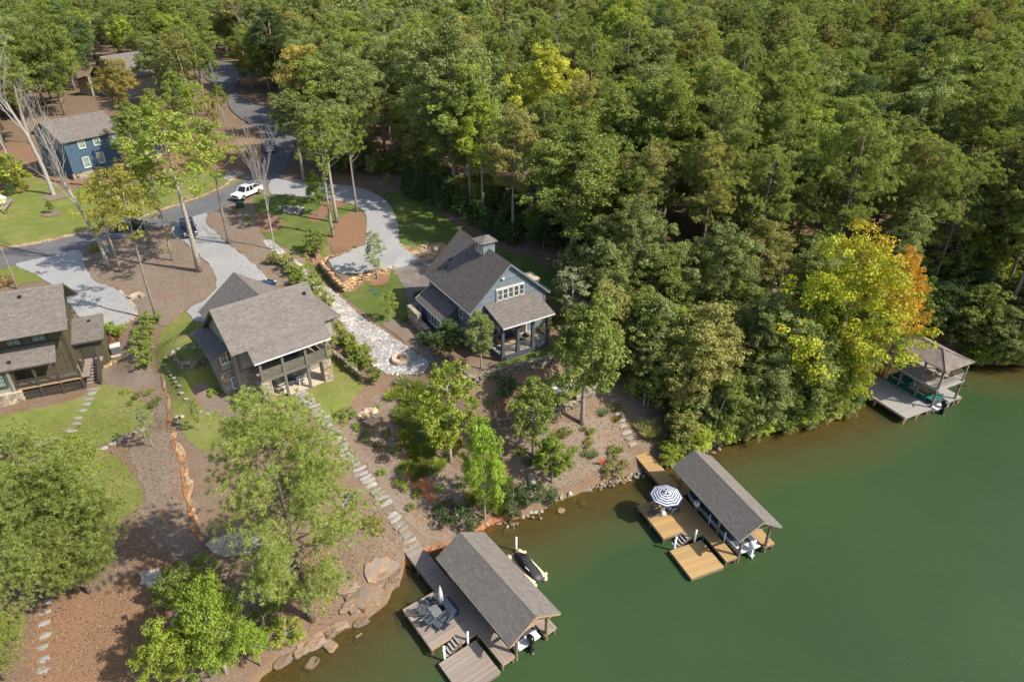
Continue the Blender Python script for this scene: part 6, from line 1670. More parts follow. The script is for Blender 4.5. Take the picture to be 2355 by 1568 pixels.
W_ = at(1286, 903); lounge('white sling lounger on the terrace lawn half under a tree', None, 0, 0, .9 + math.pi, W_[2] + .03, 'pvc', 'white loungers', W_)
x, y, z = at(1622, 1034)
T = thing('dead_trunk', 'leaning bare dead trunk at the water edge behind the brown boathouse', 'tree', (x, y, z))
rs = np.random.default_rng(4)
MB().tube([(0, 0, -.3), (.35, .25, 1.6), (.8, .55, 3.6), (1.3, .9, 5.6), (1.55, 1.0, 6.6)], [.14, .12, .1, .06, .02], 8).build('trunk', M['bark_grey'], T, True)
MB().tube([(.8, .55, 3.6), (1.2, .3, 4.1)], [.03, .01], 5).tube([(1.3, .9, 5.6), (1.1, 1.3, 6.1)], [.025, .008], 5).build('branch', M['bark_grey'], T)
# patio and porch furniture
def seat(name, label, cat, x, y, z, rz, w, mat, cushion, group=None):
    T = thing(name, label, cat, (x, y, z), rz, group)
    MB().box(-w / 2, w / 2, -.38, .35, .18, .36).build('frame', M[mat], T)
    MB().box(-w / 2 + .08, w / 2 - .08, -.36, .2, .363, .5).build('seat_cushion', M[cushion], T, bevel=.04)
    MB().box(-w / 2, w / 2, .24, .38, .36, .85).build('backrest', M[mat], T, bevel=.03)
    MB().box(-w / 2 + .1, w / 2 - .1, .12, .236, .5, .82).build('back_cushion', M[cushion], T, bevel=.04)
    for sx in (-1, 1):
        MB().box(sx * w / 2 - .05, sx * w / 2 + .05, -.38, .35, .36, .62).build('arm', M[mat], T)
        for sy in (-.32, .3): MB().box(sx * (w / 2 - .06) - .03, sx * (w / 2 - .06) + .03, sy - .03, sy + .03, 0, .18).build('leg', M[mat], T)
    return T
GH = (-.094, 61.784, .55)
for nm, lb, ct, a, b, rz, w in (('porch_sofa', 'dark cushioned sofa against the grey house porch wall', 'sofa', -.9, -.35, 0, 2.0), ('porch_armchair', 'armchair with dark cushions at the middle of the grey house porch', 'armchair', .75, -1.5, -1.4, .85), ('porch_armchair', 'armchair at the left front of the grey house porch', 'armchair', -1.7, -1.9, 2.6, .85)):
    seat(nm, lb, ct, *loc_on(GH, a, b), 7.66, .55 + rz, w, 'tan_wood', 'slate' if 'dark' in lb else 'trimwhite')
T = thing('coffee_table', 'low wooden table on the grey house porch', 'table', (*loc_on(GH, -.6, -1.5), 7.66), .55)
MB().box(-.5, .5, -.32, .32, .36, .42).build('top', M['tan_wood'], T)
for sx in (-.42, .42):
    for sy in (-.26, .26): MB().box(sx - .03, sx + .03, sy - .03, sy + .03, 0, .36).build('leg', M['tan_wood'], T)
BH = (-27.394, 54.472, .689)
wch = None
for i, (a, b, rz) in enumerate(((4.1, -2.4, .4), (5.75, -2.3, -.3), (5.95, -3.4, -1.5), (4.0, -3.6, 1.7))):
    c = clone(ch0); c.location = (*loc_on(BH, a, b), 6.06); c.rotation_euler = (0, 0, .689 + rz)
    def rec(o):
        for q in o.children:
            q.material_slots[0].link = 'OBJECT'; q.material_slots[0].material = M['trimwhite'] if i != 1 else M['steel']; rec(q)
    rec(c)
    tag(c, ('pale Adirondack chair at the back left of the taupe house patio', 'grey Adirondack chair at the back of the taupe house patio', 'pale Adirondack chair at the right of the patio table', 'pale Adirondack chair at the front left of the taupe house patio')[i], 'chair', 'patio chairs of the taupe house')
T = thing('fire_table', 'round grey fire table on the taupe house patio', 'table', (*loc_on(BH, 5.0, -3.0), 6.06), 0)
MB().lathe([(0, 0), (.3, 0), (.3, .34), (.5, .38), (.5, .44), (.2, .44), (.18, .4), (0, .4)], (0, 0, 0), 18).build('body', M['slate'], T)
MB().lathe([(0, .41), (.17, .41), (.1, .47), (0, .48)], (0, 0, 0), 10).build('lava_rock', M['black'], T)
T = thing('balcony_table', 'dark rectangular table on the taupe house balcony', 'table', (*loc_on(BH, 5.2, -3.2), 8.69), .689)
MB().box(-.9, .9, -.45, .45, .7, .75).build('top', M['slate'], T)
for sx in (-.8, .8):
    for sy in (-.38, .38): MB().box(sx - .03, sx + .03, sy - .03, sy + .03, 0, .7).build('leg', M['slate'], T)
# covered boat at the left edge
x, y, z = at(6, 482)
T = thing('boat_platform', 'low timber platform under the covered trailer at the left edge', 'platform', (x - 2.5, y, z), .35)
MB().box(-4, 3.2, -2.4, 2.4, -.4, .45).build('rim', M['brown_dk'], T)
deck_planks(T, -4, 3.2, -2.4, 2.4, .5, 'plank_old', 'a', .3)
T = thing('covered_trailer', 'trailer under a creased white fabric cover at the left edge', 'trailer', (x - 2.0, y + .3, z + .5), .35)
vs_, fs_ = [], []; n = 11
for i, (xx, hw, zt) in enumerate(((-2.8, .9, 1.1), (-2.2, 1.1, 1.6), (-1, 1.15, 1.9), (0, 1.15, 1.95), (1, 1.15, 1.8), (1.7, 1.1, 1.3), (2.3, .9, .9))):
    for k in range(n):
        t = math.pi * k / (n - 1); c, s_ = math.cos(t), math.sin(t)
        vs_.append((xx, hw * math.copysign(abs(c) ** .5, c) * (1 + .05 * math.sin(7 * xx + k)), .35 + (zt - .35) * s_ ** .6 + .04 * math.sin(3 * k + 2 * i)))
for i in range(6):
    for k in range(n - 1): fs_.append((i * n + k, i * n + k + 1, (i + 1) * n + k + 1, (i + 1) * n + k))
fs_ += [tuple(range(n)), tuple(range(6 * n, 7 * n))]
MB().add(vs_, fs_).build('fabric_cover', M['trimwhite'], T, True)
for s in (-1, 1):
    for xx in (-.6, .4): MB().tube([(xx, s * .95, .3), (xx, s * 1.15, .3)], .3, 14).build('wheel', M['black'], T)
MB().bar((2.2, 0, .4), (3.4, 0, .35), .1, .1).build('hitch', M['steel'], T)
# ================================================================ vehicles (local +x = forward)
def wheel(parent, x, y, r=.4):
    s = 1 if y > 0 else -1
    w = MB().tube([(x, y - .12, r), (x, y - .1, r), (x, y + .1, r), (x, y + .12, r)], [r * .9, r, r, r * .9], 20).build('wheel', M['black'], parent, True)
    MB().tube([(x, y + s * .1, r), (x, y + s * .13, r)], r * .6, 12).build('rim', M['steel'], w)
def loft(secs):
    """sections: list of (z, x0, x1, halfwidth)"""
    vs_, fs_ = [], []
    for z, x0, x1, hw in secs: vs_ += [(x0, -hw, z), (x1, -hw, z), (x1, hw, z), (x0, hw, z)]
    for i in range(len(secs) - 1):
        for k in range(4): fs_.append((i * 4 + k, i * 4 + (k + 1) % 4, i * 4 + 4 + (k + 1) % 4, i * 4 + 4 + k))
    fs_ += [(3, 2, 1, 0), tuple(range(len(vs_) - 4, len(vs_)))]
    return MB().add(vs_, fs_)
def vehicle(name, label, cat, p, heading, col, kind='pickup', cargo=False):
    T = thing(name, label, cat, p, heading, None, .88)
    m = paint(name + '_paint', col)
    L = 5.8 if kind == 'pickup' else 4.7
    x0, x1, hw = -L / 2, L / 2, .98 if kind == 'pickup' else .92
    hz = 1.12 if kind == 'pickup' else .98
    if kind == 'pickup': cx0, cx1, tx0, tx1, top, ws = -.75, 1.35, -.55, .75, 1.93, .8
    else: cx0, cx1, tx0, tx1, top, ws = -2.25, 1.15, -1.95, .35, 1.66, .72
    # lower body with a sloping bonnet
    side = [(x0, .42), (x0 - .02, .75), (x0, hz)] + ([(cx0, hz), (cx1, hz), (x1 - .25, hz - .07), (x1, hz - .2), (x1 + .03, .7), (x1, .42)])
    body = MB().prism([(x, -hw, z) for x, z in side], (0, 2 * hw, 0)).build('body', m, T, bevel=.07)
    if kind == 'pickup':
        b = MB().box(x0 + .06, cx0 - .08, -hw + .12, hw - .12, hz + .002, hz + .012).build('bed_floor', M['black'], T)
        for s in (-1, 1): MB().box(x0, cx0, s * (hw - .06) - .06, s * (hw - .06) + .06, hz + .003, hz + .2).build('bed_wall', m, T, bevel=.03)
        MB().box(x0 - .01, x0 + .09, -hw + .13, hw - .13, hz + .003, hz + .2).build('tailgate', m, T, bevel=.03)
    g = loft([(hz, cx0, cx1, hw - .05), (top - .06, tx0, tx1, ws)]).build('cab_glass', M['carglass'], T)
    MB().box(tx0 - .05, tx1 + .05, -ws - .03, ws + .03, top - .06, top).build('roof', m, T, bevel=.035)
    pl = MB()
    for s in (-1, 1):
        for (xa, xb) in ((cx0, tx0), (cx1, tx1)):
            pl.bar((xa, s * (hw - .05), hz), (xb, s * ws, top - .05), .1, .1)
        mid = (cx0 + cx1) / 2 - .1
        pl.bar((mid, s * (hw - .045), hz), ((tx0 + tx1) / 2, s * (ws + .01), top - .05), .09, .05)
        if kind != 'pickup': pl.bar((cx0 + .9, s * (hw - .045), hz), (tx0 + .65, s * (ws + .01), top - .05), .1, .05)
    pl.build('pillar', m, T)
    for s in (-1, 1):
        MB().box(x1 - .1, x1 + .045, s * (hw - .2) - .17, s * (hw - .2) + .17, .72, .9).build('headlight', M['pvc'], T, bevel=.02)
        MB().box(x0 - .035, x0 + .05, s * (hw - .1) - .09, s * (hw - .1) + .08, .78, 1.05).build('tail_light', M['tail'], T)
        MB().box(cx1 - .35, cx1 - .15, s * (hw + .1) - .1, s * (hw + .1) + .1, hz + .02, hz + .2).build('wing_mirror', m, T, bevel=.03)
        MB().bar((cx0 + .1, s * (hw + .004), .55), (cx0 + .1, s * (hw + .004), hz - .05), .012, .012, up=(1, 0, 0)).bar(((cx0 + cx1) / 2, s * (hw + .004), .5), ((cx0 + cx1) / 2, s * (hw + .004), hz - .05), .012, .012, up=(1, 0, 0)).build('door_seam', M['black'], T)
    MB().box(x1 - .02, x1 + .04, -.52, .52, .62, .92).build('grille', M['black'], T)
    MB().box(x1 - .05, x1 + .1, -hw + .02, hw - .02, .4, .58).build('front_bumper', M['steel'], T, bevel=.03)
    MB().box(x0 - .1, x0 + .05, -hw + .02, hw - .02, .4, .58).build('rear_bumper', M['steel'], T, bevel=.03)
    wx = L * .315
    for xx in (-wx - .02, wx):
        MB().tube([(xx, -hw - .012, .4), (xx, hw + .012, .4)], .47, 20).build('wheel_arch', M['black'], T)
        for s in (-1, 1): wheel(T, xx, s * (hw - .05))
    if cargo:
        for i, (xx, yy, c) in enumerate(((-1.4, -.3, (.5, .05, .04)), (-1.9, .3, (.05, .08, .25)), (-2.3, -.2, (.5, .5, .5)), (-1.5, .4, (.4, .3, .2)))):
            q = thing('cargo_box', ('red box in the bed of the silver pickup', 'blue box in the bed of the silver pickup', 'grey box in the bed of the silver pickup', 'tan box in the bed of the silver pickup')[i], 'box', (p[0] + .88 * (xx * math.cos(heading) - yy * math.sin(heading)), p[1] + .88 * (xx * math.sin(heading) + yy * math.cos(heading)), p[2] + .88 * (hz + .014)), heading + i)
            k = plain('cargo_paint', c, .6)
            MB().box(-.25, .25, -.2, .2, 0, .3).build('body', k, q, bevel=.02)
            MB().box(-.27, .27, -.22, .22, .302, .35).build('lid', k, q)
    return T
M['tail'] = plain('tail_lamp', (.35, .02, .02), .3)
def vpos(px, dz=.08):
    x, y, z = at(*px); return (x, y, gz_at(x, y) + dz)
vehicle('pickup_truck', 'white crew cab pickup parked on the road at the driveway fork', 'pickup', vpos((570, 452)), math.atan2(-5.73, -1.67 - 1.0), (.78, .78, .78))
vehicle('pickup_truck', 'silver pickup with loaded bed on the shaded upper road', 'pickup', vpos((622, 346)), math.atan2(6.95, -2.1), (.42, .43, .45), cargo=True)
vehicle('pickup_truck', 'dark navy pickup facing the lake on the central gravel drive', 'pickup', vpos((436, 534)), math.atan2(-5.8, 3.1), (.012, .02, .045))
vehicle('dark_car', 'dark blue car mostly hidden behind the taupe house roof', 'car', vpos((598, 676)), 1.2, (.015, .03, .09), 'suv')
vehicle('dark_car', 'dark green car on the road behind the yellow-leaved trees', 'car', vpos((303, 528)), .35, (.02, .04, .035), 'suv')
# ================================================================ the wood
FOREST = np.array([(560, 150), (560, 190), (660, 258), (695, 330), (690, 392), (730, 402), (850, 418), (950, 424), (1010, 452), (1190, 540), (1300, 632), (1345, 700), (1400, 762), (1440, 810), (1440, 905), (1475, 985), (1530, 1046), (1600, 1026), (1660, 1000),
    (1750, 980), (1850, 962), (1930, 942), (1968, 925), (1980, 885), (1990, 830), (2045, 797), (2150, 792), (2230, 832), (2354, 833), (2480, 826), (2900, 800), (2900, -140), (470, -140), (470, 120)])
FLEFT = np.array([(-500, -140), (470, -140), (470, 140), (462, 232), (440, 300), (385, 312), (330, 285), (300, 262), (185, 245), (95, 268), (40, 300), (-60, 330), (-500, 360)])
NEAR = np.array([(1340, 700), (1480, 660), (1800, 680), (1960, 740), (2010, 900), (1940, 960), (1530, 1060), (1380, 800)])
HOUSEF = (-7, 19, 97, 114)
def grow_wood():
    rng = random.Random(5)
    n = 0; spots = []
    y = 56.
    while y < 330:
        cell = 5.2 if y < 85 else (6.0 if y < 125 else (7.0 if y < 205 else 10.))
        xx = -.95 * y - 20
        while xx < .95 * y + 30:
            xj, yj = xx + rng.uniform(-.42, .42) * cell, y + rng.uniform(-.42, .42) * cell
            xx += cell
            z = gz_at(xj, yj)
            if z < .25: continue
            p = proj(xj, yj, z)
            inF = _inside(np.array([p[0]]), np.array([p[1]]), FOREST)[0]
            inL = _inside(np.array([p[0]]), np.array([p[1]]), FLEFT)[0]
            if not (inF or inL) or (y > 205 and (inF and p[0] > 700)): continue
            if inL and abs((xj + 93) * .88 - (yj - 178) * .48) < 8.5 and abs((xj + 93) * .48 + (yj - 178) * .88) < 10: continue
            if inL and 190 < p[0] < 372 and p[1] > 155: continue
            if HOUSEF[0] < xj < HOUSEF[1] and HOUSEF[2] < yj < HOUSEF[3]: continue
            if inL and (xj + 66) ** 2 + (yj - 116) ** 2 < 90: continue
            if not (-180 < p[0] < 2620): continue
            spots.append((xj, yj, z, p[0], p[1], inF))
        y += cell * .92
    for xj, yj, z, px, py, inF in spots:
        near = _inside(np.array([px]), np.array([py]), NEAR)[0]
        u = rng.random()
        if near:
            key = rng.choice(['midA', 'midB', 'midC', 'oakA']); h = rng.uniform(7.5, 11.5) if key != 'oakA' else rng.uniform(11, 14)
            pal = rng.choices(['oak', 'grey', 'olive', 'bright', 'lime'], [5, 4, 2, 2, 1])[0]
            plant(key, 'broadleaf_tree', 'leafy broad green tree in the wood along the shore between the docks', 'tree', (xj, yj), h, pal, 'green trees along the wooded shore')
        elif not inF:
            if u < .25: plant(rng.choice(['pineA', 'pineB', 'pineC']), 'pine_tree', 'tall pine in the wood behind the blue house', 'tree', (xj, yj), rng.uniform(17, 22), 'pine', 'trees behind the blue house')
            else: plant(rng.choice(['oakA', 'oakB', 'oakC', 'tallA']), 'broadleaf_tree', 'tall leafy tree in the wood behind the blue house', 'tree', (xj, yj), rng.uniform(15, 21), rng.choices(['oak', 'grey', 'lime', 'dark'], [4, 4, 2, 2])[0], 'trees behind the blue house')
        else:
            ppine = .58 if px > 1500 else (.3 if px > 1150 else .1)
            dz = 'at the front of the wood' if py > 500 else ('in the middle of the wood' if py > 300 else 'far back in the wood')
            xz = 'behind the grey house' if px < 1300 else ('above the honey-coloured dock' if px < 1850 else 'above the two-storey boathouse')
            if u < ppine:
                plant(rng.choice(['pineA', 'pineA', 'pineB', 'pineC']), 'pine_tree', 'tall green pine ' + dz + ' ' + xz, 'tree', (xj, yj), rng.uniform(14, 23), rng.choice(['pine', 'pine2', 'pine', 'olive']), 'forest pines', wide=rng.uniform(.95, 1.3))
            elif u > .975: plant('bareA', 'bare_tree', 'grey leafless tree ' + dz + ' ' + xz, 'tree', (xj, yj), rng.uniform(14, 19), 'oak', 'leafless forest trees')
            else:
                k = rng.choice(['oakA', 'oakB', 'oakC', 'tallA', 'oakB'])
                pal = rng.choices(['oak', 'grey', 'dark', 'olive', 'lime', 'gold', 'yg'], [6, 6, 2, 3, 1.2, .5, .6])[0]
                cw = dict(oak='green', grey='grey-green', dark='dark green', olive='olive-green', lime='lime-green', gold='golden-brown', yg='yellow-green')[pal]
                plant(k, 'oak_tree' if k[0] == 'o' else 'hardwood_tree', 'tall ' + cw + ' leafy tree ' + dz + ' ' + xz, 'tree', (xj, yj), rng.uniform(13, 21), pal, 'forest hardwoods', wide=rng.uniform(.8, 1.15))
        n += 1
    print('forest trees', n)
grow_wood()

def distant_wood():
    rng = np.random.default_rng(8); P, N_, T_, S_ = [], [], [], []
    for y in np.arange(212, 380, 9):
        for x in np.arange(-.8 * y - 30, .8 * y + 30, 8.5):
            xx, yy = x + rng.uniform(-3.5, 3.5), y + rng.uniform(-3.5, 3.5)
            z = gz_at(xx, yy)
            if z < .2: continue
            p = proj(xx, yy, z)
            if p[0] < 700 and y < 300: continue
            h = rng.uniform(15, 22); n = 130
            d = rng.normal(size=(n, 3)); d /= np.linalg.norm(d, axis=1)[:, None]; d[:, 2] = np.abs(d[:, 2]) * 1.2 - .2
            f = .75 + .3 * rng.random(n)
            c = d * f[:, None] * np.array([4.3, 4.3, h * .4]) + np.array([xx, yy, z + h * .6])
            P.append(c); N_.append(d + rng.normal(size=(n, 3)) * .5); u = rng.random(); T_.append(np.clip(u + rng.normal(size=n) * .2, 0, 1)); S_.append(rng.random(n) * .8 + rng.random() * .2)
    P = np.concatenate(P); me = cards('distant_wood', P, np.concatenate(N_), 1.5, 1.1, rng, np.concatenate(T_), np.concatenate(S_), M['leaf'])
    o = bpy.data.objects.new('distant_wood', me); link(o); tag(o, kind='stuff'); o.color = (.15, .19, .05, 1); o['tip'] = [.24, .27, .08]
distant_wood()
# ================================================================ trees and shrubs that can be told apart
TP = [  # prototype, name, label, base px, top px y, palette, widen
 ('bareA', 'bare_tree', 'tall bare grey tree at the upper left, bigger of the two in the lawn', (125, 452), 55, 'oak', 1.),
 ('bareB', 'bare_tree', 'forked bare tree beside the left gravel drive', (250, 613), 235, 'oak', .9),
 ('bareC', 'bare_tree', 'thin bare sapling beside the road fork and white pickup', (632, 575), 300, 'oak', .8),
 ('bareC', 'bare_tree', 'grey leafless tree at the far left edge beside the green house', (20, 380), 150, 'oak', 1.2),
 ('slimC', 'hardwood_tree', 'slim tree with thin yellow crown between the road and left drive', (279, 626), 395, 'yellow', .95),
 ('slimA', 'hardwood_tree', 'slim leaning tree with yellowing crown nearest the brown house drive end', (363, 738), 385, 'yellow', .85),
 ('slimB', 'hardwood_tree', 'ivy-clad slim tree in the mulch island', (398, 600), 300, 'oak', .7),
 ('slimC', 'hardwood_tree', 'broad yellow-green tree with thick pale trunk in the mulch island', (459, 625), 225, 'yg', 1.3),
 ('slimA', 'hardwood_tree', 'yellow-green tree beside the central gravel drive', (528, 562), 270, 'yg', 1.1),
 ('slimA', 'hardwood_tree', 'vine-covered slim trunk nearest the road at far left', (40, 664), 395, 'lime', .6),
 ('slimB', 'hardwood_tree', 'leaning slim tree behind the mulch island near the road', (345, 560), 330, 'gold', .9),
 ('youngB', 'hardwood_tree', 'narrow green tree beside the gravel loop', (732, 497), 392, 'bright', .8),
 ('tallA', 'hardwood_tree', 'tall oak with long pale trunk in the straw bed', (775, 513), 215, 'grey', 1.0),
 ('tallB', 'hardwood_tree', 'thin vine-wrapped tree in the straw bed', (766, 546), 250, 'oak', .8),
 ('tallA', 'hardwood_tree', 'tall thin trunk tree on the inner bend of the gravel loop', (821, 488), 230, 'oak', .8),
 ('oakB', 'hardwood_tree', 'golden-olive oak above the shaded road', (740, 395), 95, 'gold', 1.0),
 ('tallA', 'hardwood_tree', 'grey-green oak overhanging the shaded road', (700, 420), 205, 'grey', 1.2),
 ('oakA', 'hardwood_tree', 'broad grey-green oak rising behind the evergreen hedge', (1045, 455), 25, 'grey', 1.0),
 ('oakB', 'hardwood_tree', 'tall dark-trunked oak behind the grey house', (1180, 560), 235, 'olive', .9),
 ('oakA', 'hardwood_tree', 'bright yellow tree standing out in the forest canopy', (1250, 425), 92, 'sun', .85),
 ('oakB', 'hardwood_tree', 'lime-yellow tree in the forest above the shore', (1558, 470), 165, 'sun', .5),
 ('oakC', 'hardwood_tree', 'very dark evergreen tree high in the forest', (1500, 260), 20, 'dark', .9),
 ('oakC', 'hardwood_tree', 'large dark green tree at the top of the forest', (1690, 250), 0, 'dark', 1.),
 ('oakA', 'hardwood_tree', 'pale yellow-green tree at the top edge of the forest', (1420, 260), -20, 'lime', 1.),
 ('midB', 'hardwood_tree', 'lime green young tree on the slope near the shore', (1115, 1192), 962, 'bright', .5),
 ('youngA', 'hardwood_tree', 'slim yellow-green tree in the middle of the slope', (1036, 1062), 822, 'lime', .85),
 ('youngB', 'hardwood_tree', 'young green tree with white trunk below the terrace', (1225, 1048), 868, 'oak', 1.),
 ('youngB', 'hardwood_tree', 'small bushy green tree at the bank left of the honey dock', (1268, 1110), 1005, 'bright', 1.25),
 ('midC', 'hardwood_tree', 'tall green tree at the top of the stone path', (1338, 975), 685, 'oak', .95),
 ('midA', 'hardwood_tree', 'olive-crowned tree beside the top of the stone path', (1390, 850), 640, 'olive', .8),
 ('birch', 'birch_tree', 'airy birch in a mulch ring beside the gravel parking bay', (868, 643), 528, 'sage', 1.),
 ('youngB', 'hardwood_tree', 'small round green tree on the lawn by the orange wall', (728, 600), 524, 'oak', 1.3),
 ('midC', 'birch_tree', 'bushy birch in front of the grey house porch', (1106, 850), 714, 'grey', .85),
 ('birch', 'birch_tree', 'young birch behind the swale at the lawn corner', (897, 740), 668, 'yg', 1.1),
 ('birch', 'birch_tree', 'grey-leaved olive tree right of the grey house', (1310, 752), 615, 'sage', 1.35),
 ('midC', 'hardwood_tree', 'dark leafy tree at the front corner of the grey house', (1035, 828), 735, 'dark', 1.2),
 ('youngA', 'hardwood_tree', 'thin young tree at the edge of the taupe house lawn', (862, 885), 838, 'oak', 1.2),
 ('birch', 'birch_tree', 'bare-stemmed young birch on the lawn below the brown house', (352, 1028), 935, 'sage', .7),
 ('birch', 'birch_tree', 'spindly young birch in the lawn left of the taupe house', (460, 990), 915, 'yg', .6),
 ('birch', 'birch_tree', 'twiggy sapling at the end of the gravel loop', (893, 430), 395, 'olive', 1.),
 ('pineNearA', 'pine_tree', 'big pine at the centre bottom in front of the taupe house', (718, 1425), 905, 'pine2', .9),
 ('pineNearB', 'pine_tree', 'big spreading pine at the lower left with pale trunk', (180, 1358), 1010, 'pine2', 1.15),
 ('pineNearA', 'pine_tree', 'pine close beside the spreading one at the lower left', (206, 1362), 1075, 'pine2', 1.0),
 ('pineNearB', 'pine_tree', 'pine cut by the left edge at the bottom', (10, 1560), 1330, 'pine2', 1.1),
 ('midC', 'hardwood_tree', 'yellow-topped tree behind the lower left pines', (215, 1140), 1000, 'yg', .9),
 ('midB', 'hardwood_tree', 'bright green broadleaf at the bottom near the shore', (520, 1545), 1330, 'bright', .75),
 ('midA', 'hardwood_tree', 'mid green tree at the bottom left of the shore', (430, 1590), 1430, 'lime', .8),
 ('under', 'hardwood_tree', 'low shaded tree beside the clay gully', (420, 1385), 1300, 'oak', .8),
 ('midC', 'hardwood_tree', 'small tree in front of the big grey boulder', (600, 1530), 1440, 'bright', .8),
 ('maple', 'maple_tree', 'large yellow and orange maple leaning over the water', (1885, 930), 530, 'flame', .92),
 ('maple', 'maple_tree', 'orange-tipped maple behind the big yellow one', (2010, 850), 575, 'orange', .55),
 ('maple', 'maple_tree', 'yellow-green maple overhanging the water beside the two-storey boathouse', (1908, 958), 760, 'flame', .62),
 ('midB', 'hardwood_tree', 'bright green tree at the shore right of the brown boathouse', (1700, 985), 860, 'bright', .8),
 ('midC', 'hardwood_tree', 'lime green tree at the waterline behind the brown boathouse', (1760, 985), 880, 'bright', .9),
 ('midA', 'hardwood_tree', 'grey-green tree overhanging the shallow water', (1850, 960), 790, 'grey', .9),
 ('midB', 'hardwood_tree', 'dense green tree on the shore left of the yellow maple', (1800, 960), 720, 'grey', .8),
 ('midA', 'hardwood_tree', 'olive tree above the dead leaning trunk', (1590, 940), 690, 'olive', 1.),
 ('midC', 'hardwood_tree', 'gold-tinged tree beside the stone path', (1560, 985), 800, 'olive', .8),
 ('tallB', 'hardwood_tree', 'vine-wrapped tall tree behind the blue house', (425, 250), -10, 'oak', 1.1),
 ('oakB', 'hardwood_tree', 'golden oak between the blue house and the grey roof behind', (300, 310), 130, 'gold', .9),
 ('oakB', 'hardwood_tree', 'pale green oak right of the blue house', (375, 350), 200, 'yg', .7),
 ('slimB', 'hardwood_tree', 'yellow sapling on the straw bank beside the upper road', (500, 330), 205, 'yellow', .9),
 ('oakC', 'hardwood_tree', 'broad green tree behind the blue house', (150, 265), 20, 'oak', .9),
 ('oakA', 'hardwood_tree', 'lime green tree at the top left', (165, 190), -20, 'lime', .9),
 ('oakB', 'hardwood_tree', 'green tree at the top left corner', (60, 270), 30, 'grey', 1.),
 ('tallA', 'hardwood_tree', 'lime tree at the upper left beside the road', (450, 245), 20, 'yg', 1.),
 ('under', 'hardwood_tree', 'leafy tree covering the green house at the left edge', (20, 440), 345, 'lime', 1.),
 ('youngB', 'hardwood_tree', 'small round tree in a mulch ring on the upper lawn', (121, 493), 458, 'oak', 1.),
 ('midC', 'hardwood_tree', 'green tree in front of the blue house wall', (335, 405), 235, 'oak', 1.0),
]
for k, nm, lb, b, t, pal, wd in TP: tree_px(k, nm, lb, 'tree', b, t, pal, wide=wd, rz=.5 if k == 'maple' else None)
for k, lb, b, t, pal, wd in [
 ('oakA', 'green tree beyond the roundabout, left', (478, 128), 10, 'oak', 1.), ('oakB', 'green tree beyond the roundabout, middle', (515, 118), 0, 'grey', 1.1), ('oakC', 'green tree beyond the roundabout, right', (552, 126), 5, 'oak', 1.), ('oakA', 'tall tree behind the roundabout trees', (495, 98), -30, 'lime', 1.2), ('oakC', 'wide tree behind the roundabout trees', (535, 95), -30, 'grey', 1.2),
 ('tallA', 'leafy tree on the verge left of the upper road', (478, 268), 60, 'oak', 1.), ('tallB', 'ivy-clad tree on the verge left of the upper road', (452, 300), 70, 'olive', 1.), ('oakB', 'green tree between the road and the golden oak', (400, 285), 75, 'grey', .9),
 ('oakB', 'green tree on the straw bank below the upper road', (432, 335), 160, 'oak', .8), ('tallA', 'thin yellow-green tree on the straw bank', (472, 350), 180, 'yg', .9), ('oakA', 'leafy tree against the right end of the blue house', (385, 362), 205, 'olive', .7),
 ('tallB', 'narrow green tree on the verge where the upper road bends', (508, 268), 110, 'oak', .75), ('slimC', 'yellow-green tree beside the upper road bend', (520, 300), 190, 'yg', .9),
 ('oakB', 'broad tree left of the blue house', (70, 330), 110, 'oak', .9), ('tallA', 'tall thin tree at the left edge behind the green house', (10, 345), 60, 'grey', 1.),
 ('midA', 'broad green tree right of the grey house lawn', (1400, 740), 560, 'oak', .9), ('midC', 'green tree behind the grey-leaved olive tree', (1345, 690), 560, 'grey', .9), ('midB', 'leafy tree at the top of the stone path, right side', (1460, 850), 660, 'oak', .9),
 ('midB', 'green tree in the middle of the wood above the stone path', (1500, 760), 590, 'oak', 1.), ('midA', 'pale green tree above the gold-tinged one', (1540, 880), 700, 'lime', .9), ('midC', 'grey-green tree leaning over the shaded slope', (1480, 930), 770, 'grey', 1.),
 ('midB', 'wide low tree touching the water left of the bright green one', (1655, 995), 850, 'oak', .9), ('midA', 'low dense tree at the waterline right of the bright green one', (1735, 990), 810, 'grey', 1.), ('midB', 'low tree hanging over the waterline at the shore bend', (1815, 978), 830, 'oak', .9),
 ('midC', 'rounded tree at the waterline under the yellow maple', (1900, 962), 800, 'lime', 1.), ('midA', 'green tree on the bank behind the two-storey boathouse', (2065, 792), 640, 'oak', 1.), ('midB', 'dark green tree behind the ribbed boathouse roof', (2140, 785), 640, 'dark', 1.1), ('midC', 'leafy tree right of the ribbed boathouse roof', (2215, 815), 650, 'oak', 1.1),
 ('midB', 'grey-leaved tree overhanging the water at the right edge', (2290, 836), 700, 'grey', 1.1), ('midA', 'dark tree at the waterline by the right edge', (2350, 836), 690, 'oak', 1.2), ('midC', 'low lime bush tree beside the ribbed boathouse', (2240, 838), 790, 'bright', 1.2), ('midA', 'tree beyond the right edge of the view at the waterline', (2420, 832), 690, 'oak', 1.1),
 ('midA', 'bright tree beside the upper gangway of the boathouse', (2010, 770), 620, 'olive', .9)]:
    tree_px(k, 'broadleaf_tree', lb, 'tree', b, t, pal, wide=wd)
# mulch rings
for i, (p, r) in enumerate((((121, 494), 1.2), ((128, 455), 1.7), ((728, 603), 1.3), ((868, 645), 1.5), ((1106, 852), 1.7), ((1310, 754), 1.6))):
    x, y, z = at(*p)
    sheet('mulch_ring', None, M['straw'] if i in (2, 3) else M['greymulch'], .11, .5, .06, world_pts=[(x + r * math.cos(a * .524), y + r * math.sin(a * .524)) for a in range(12)], smooth=2, seed=i)
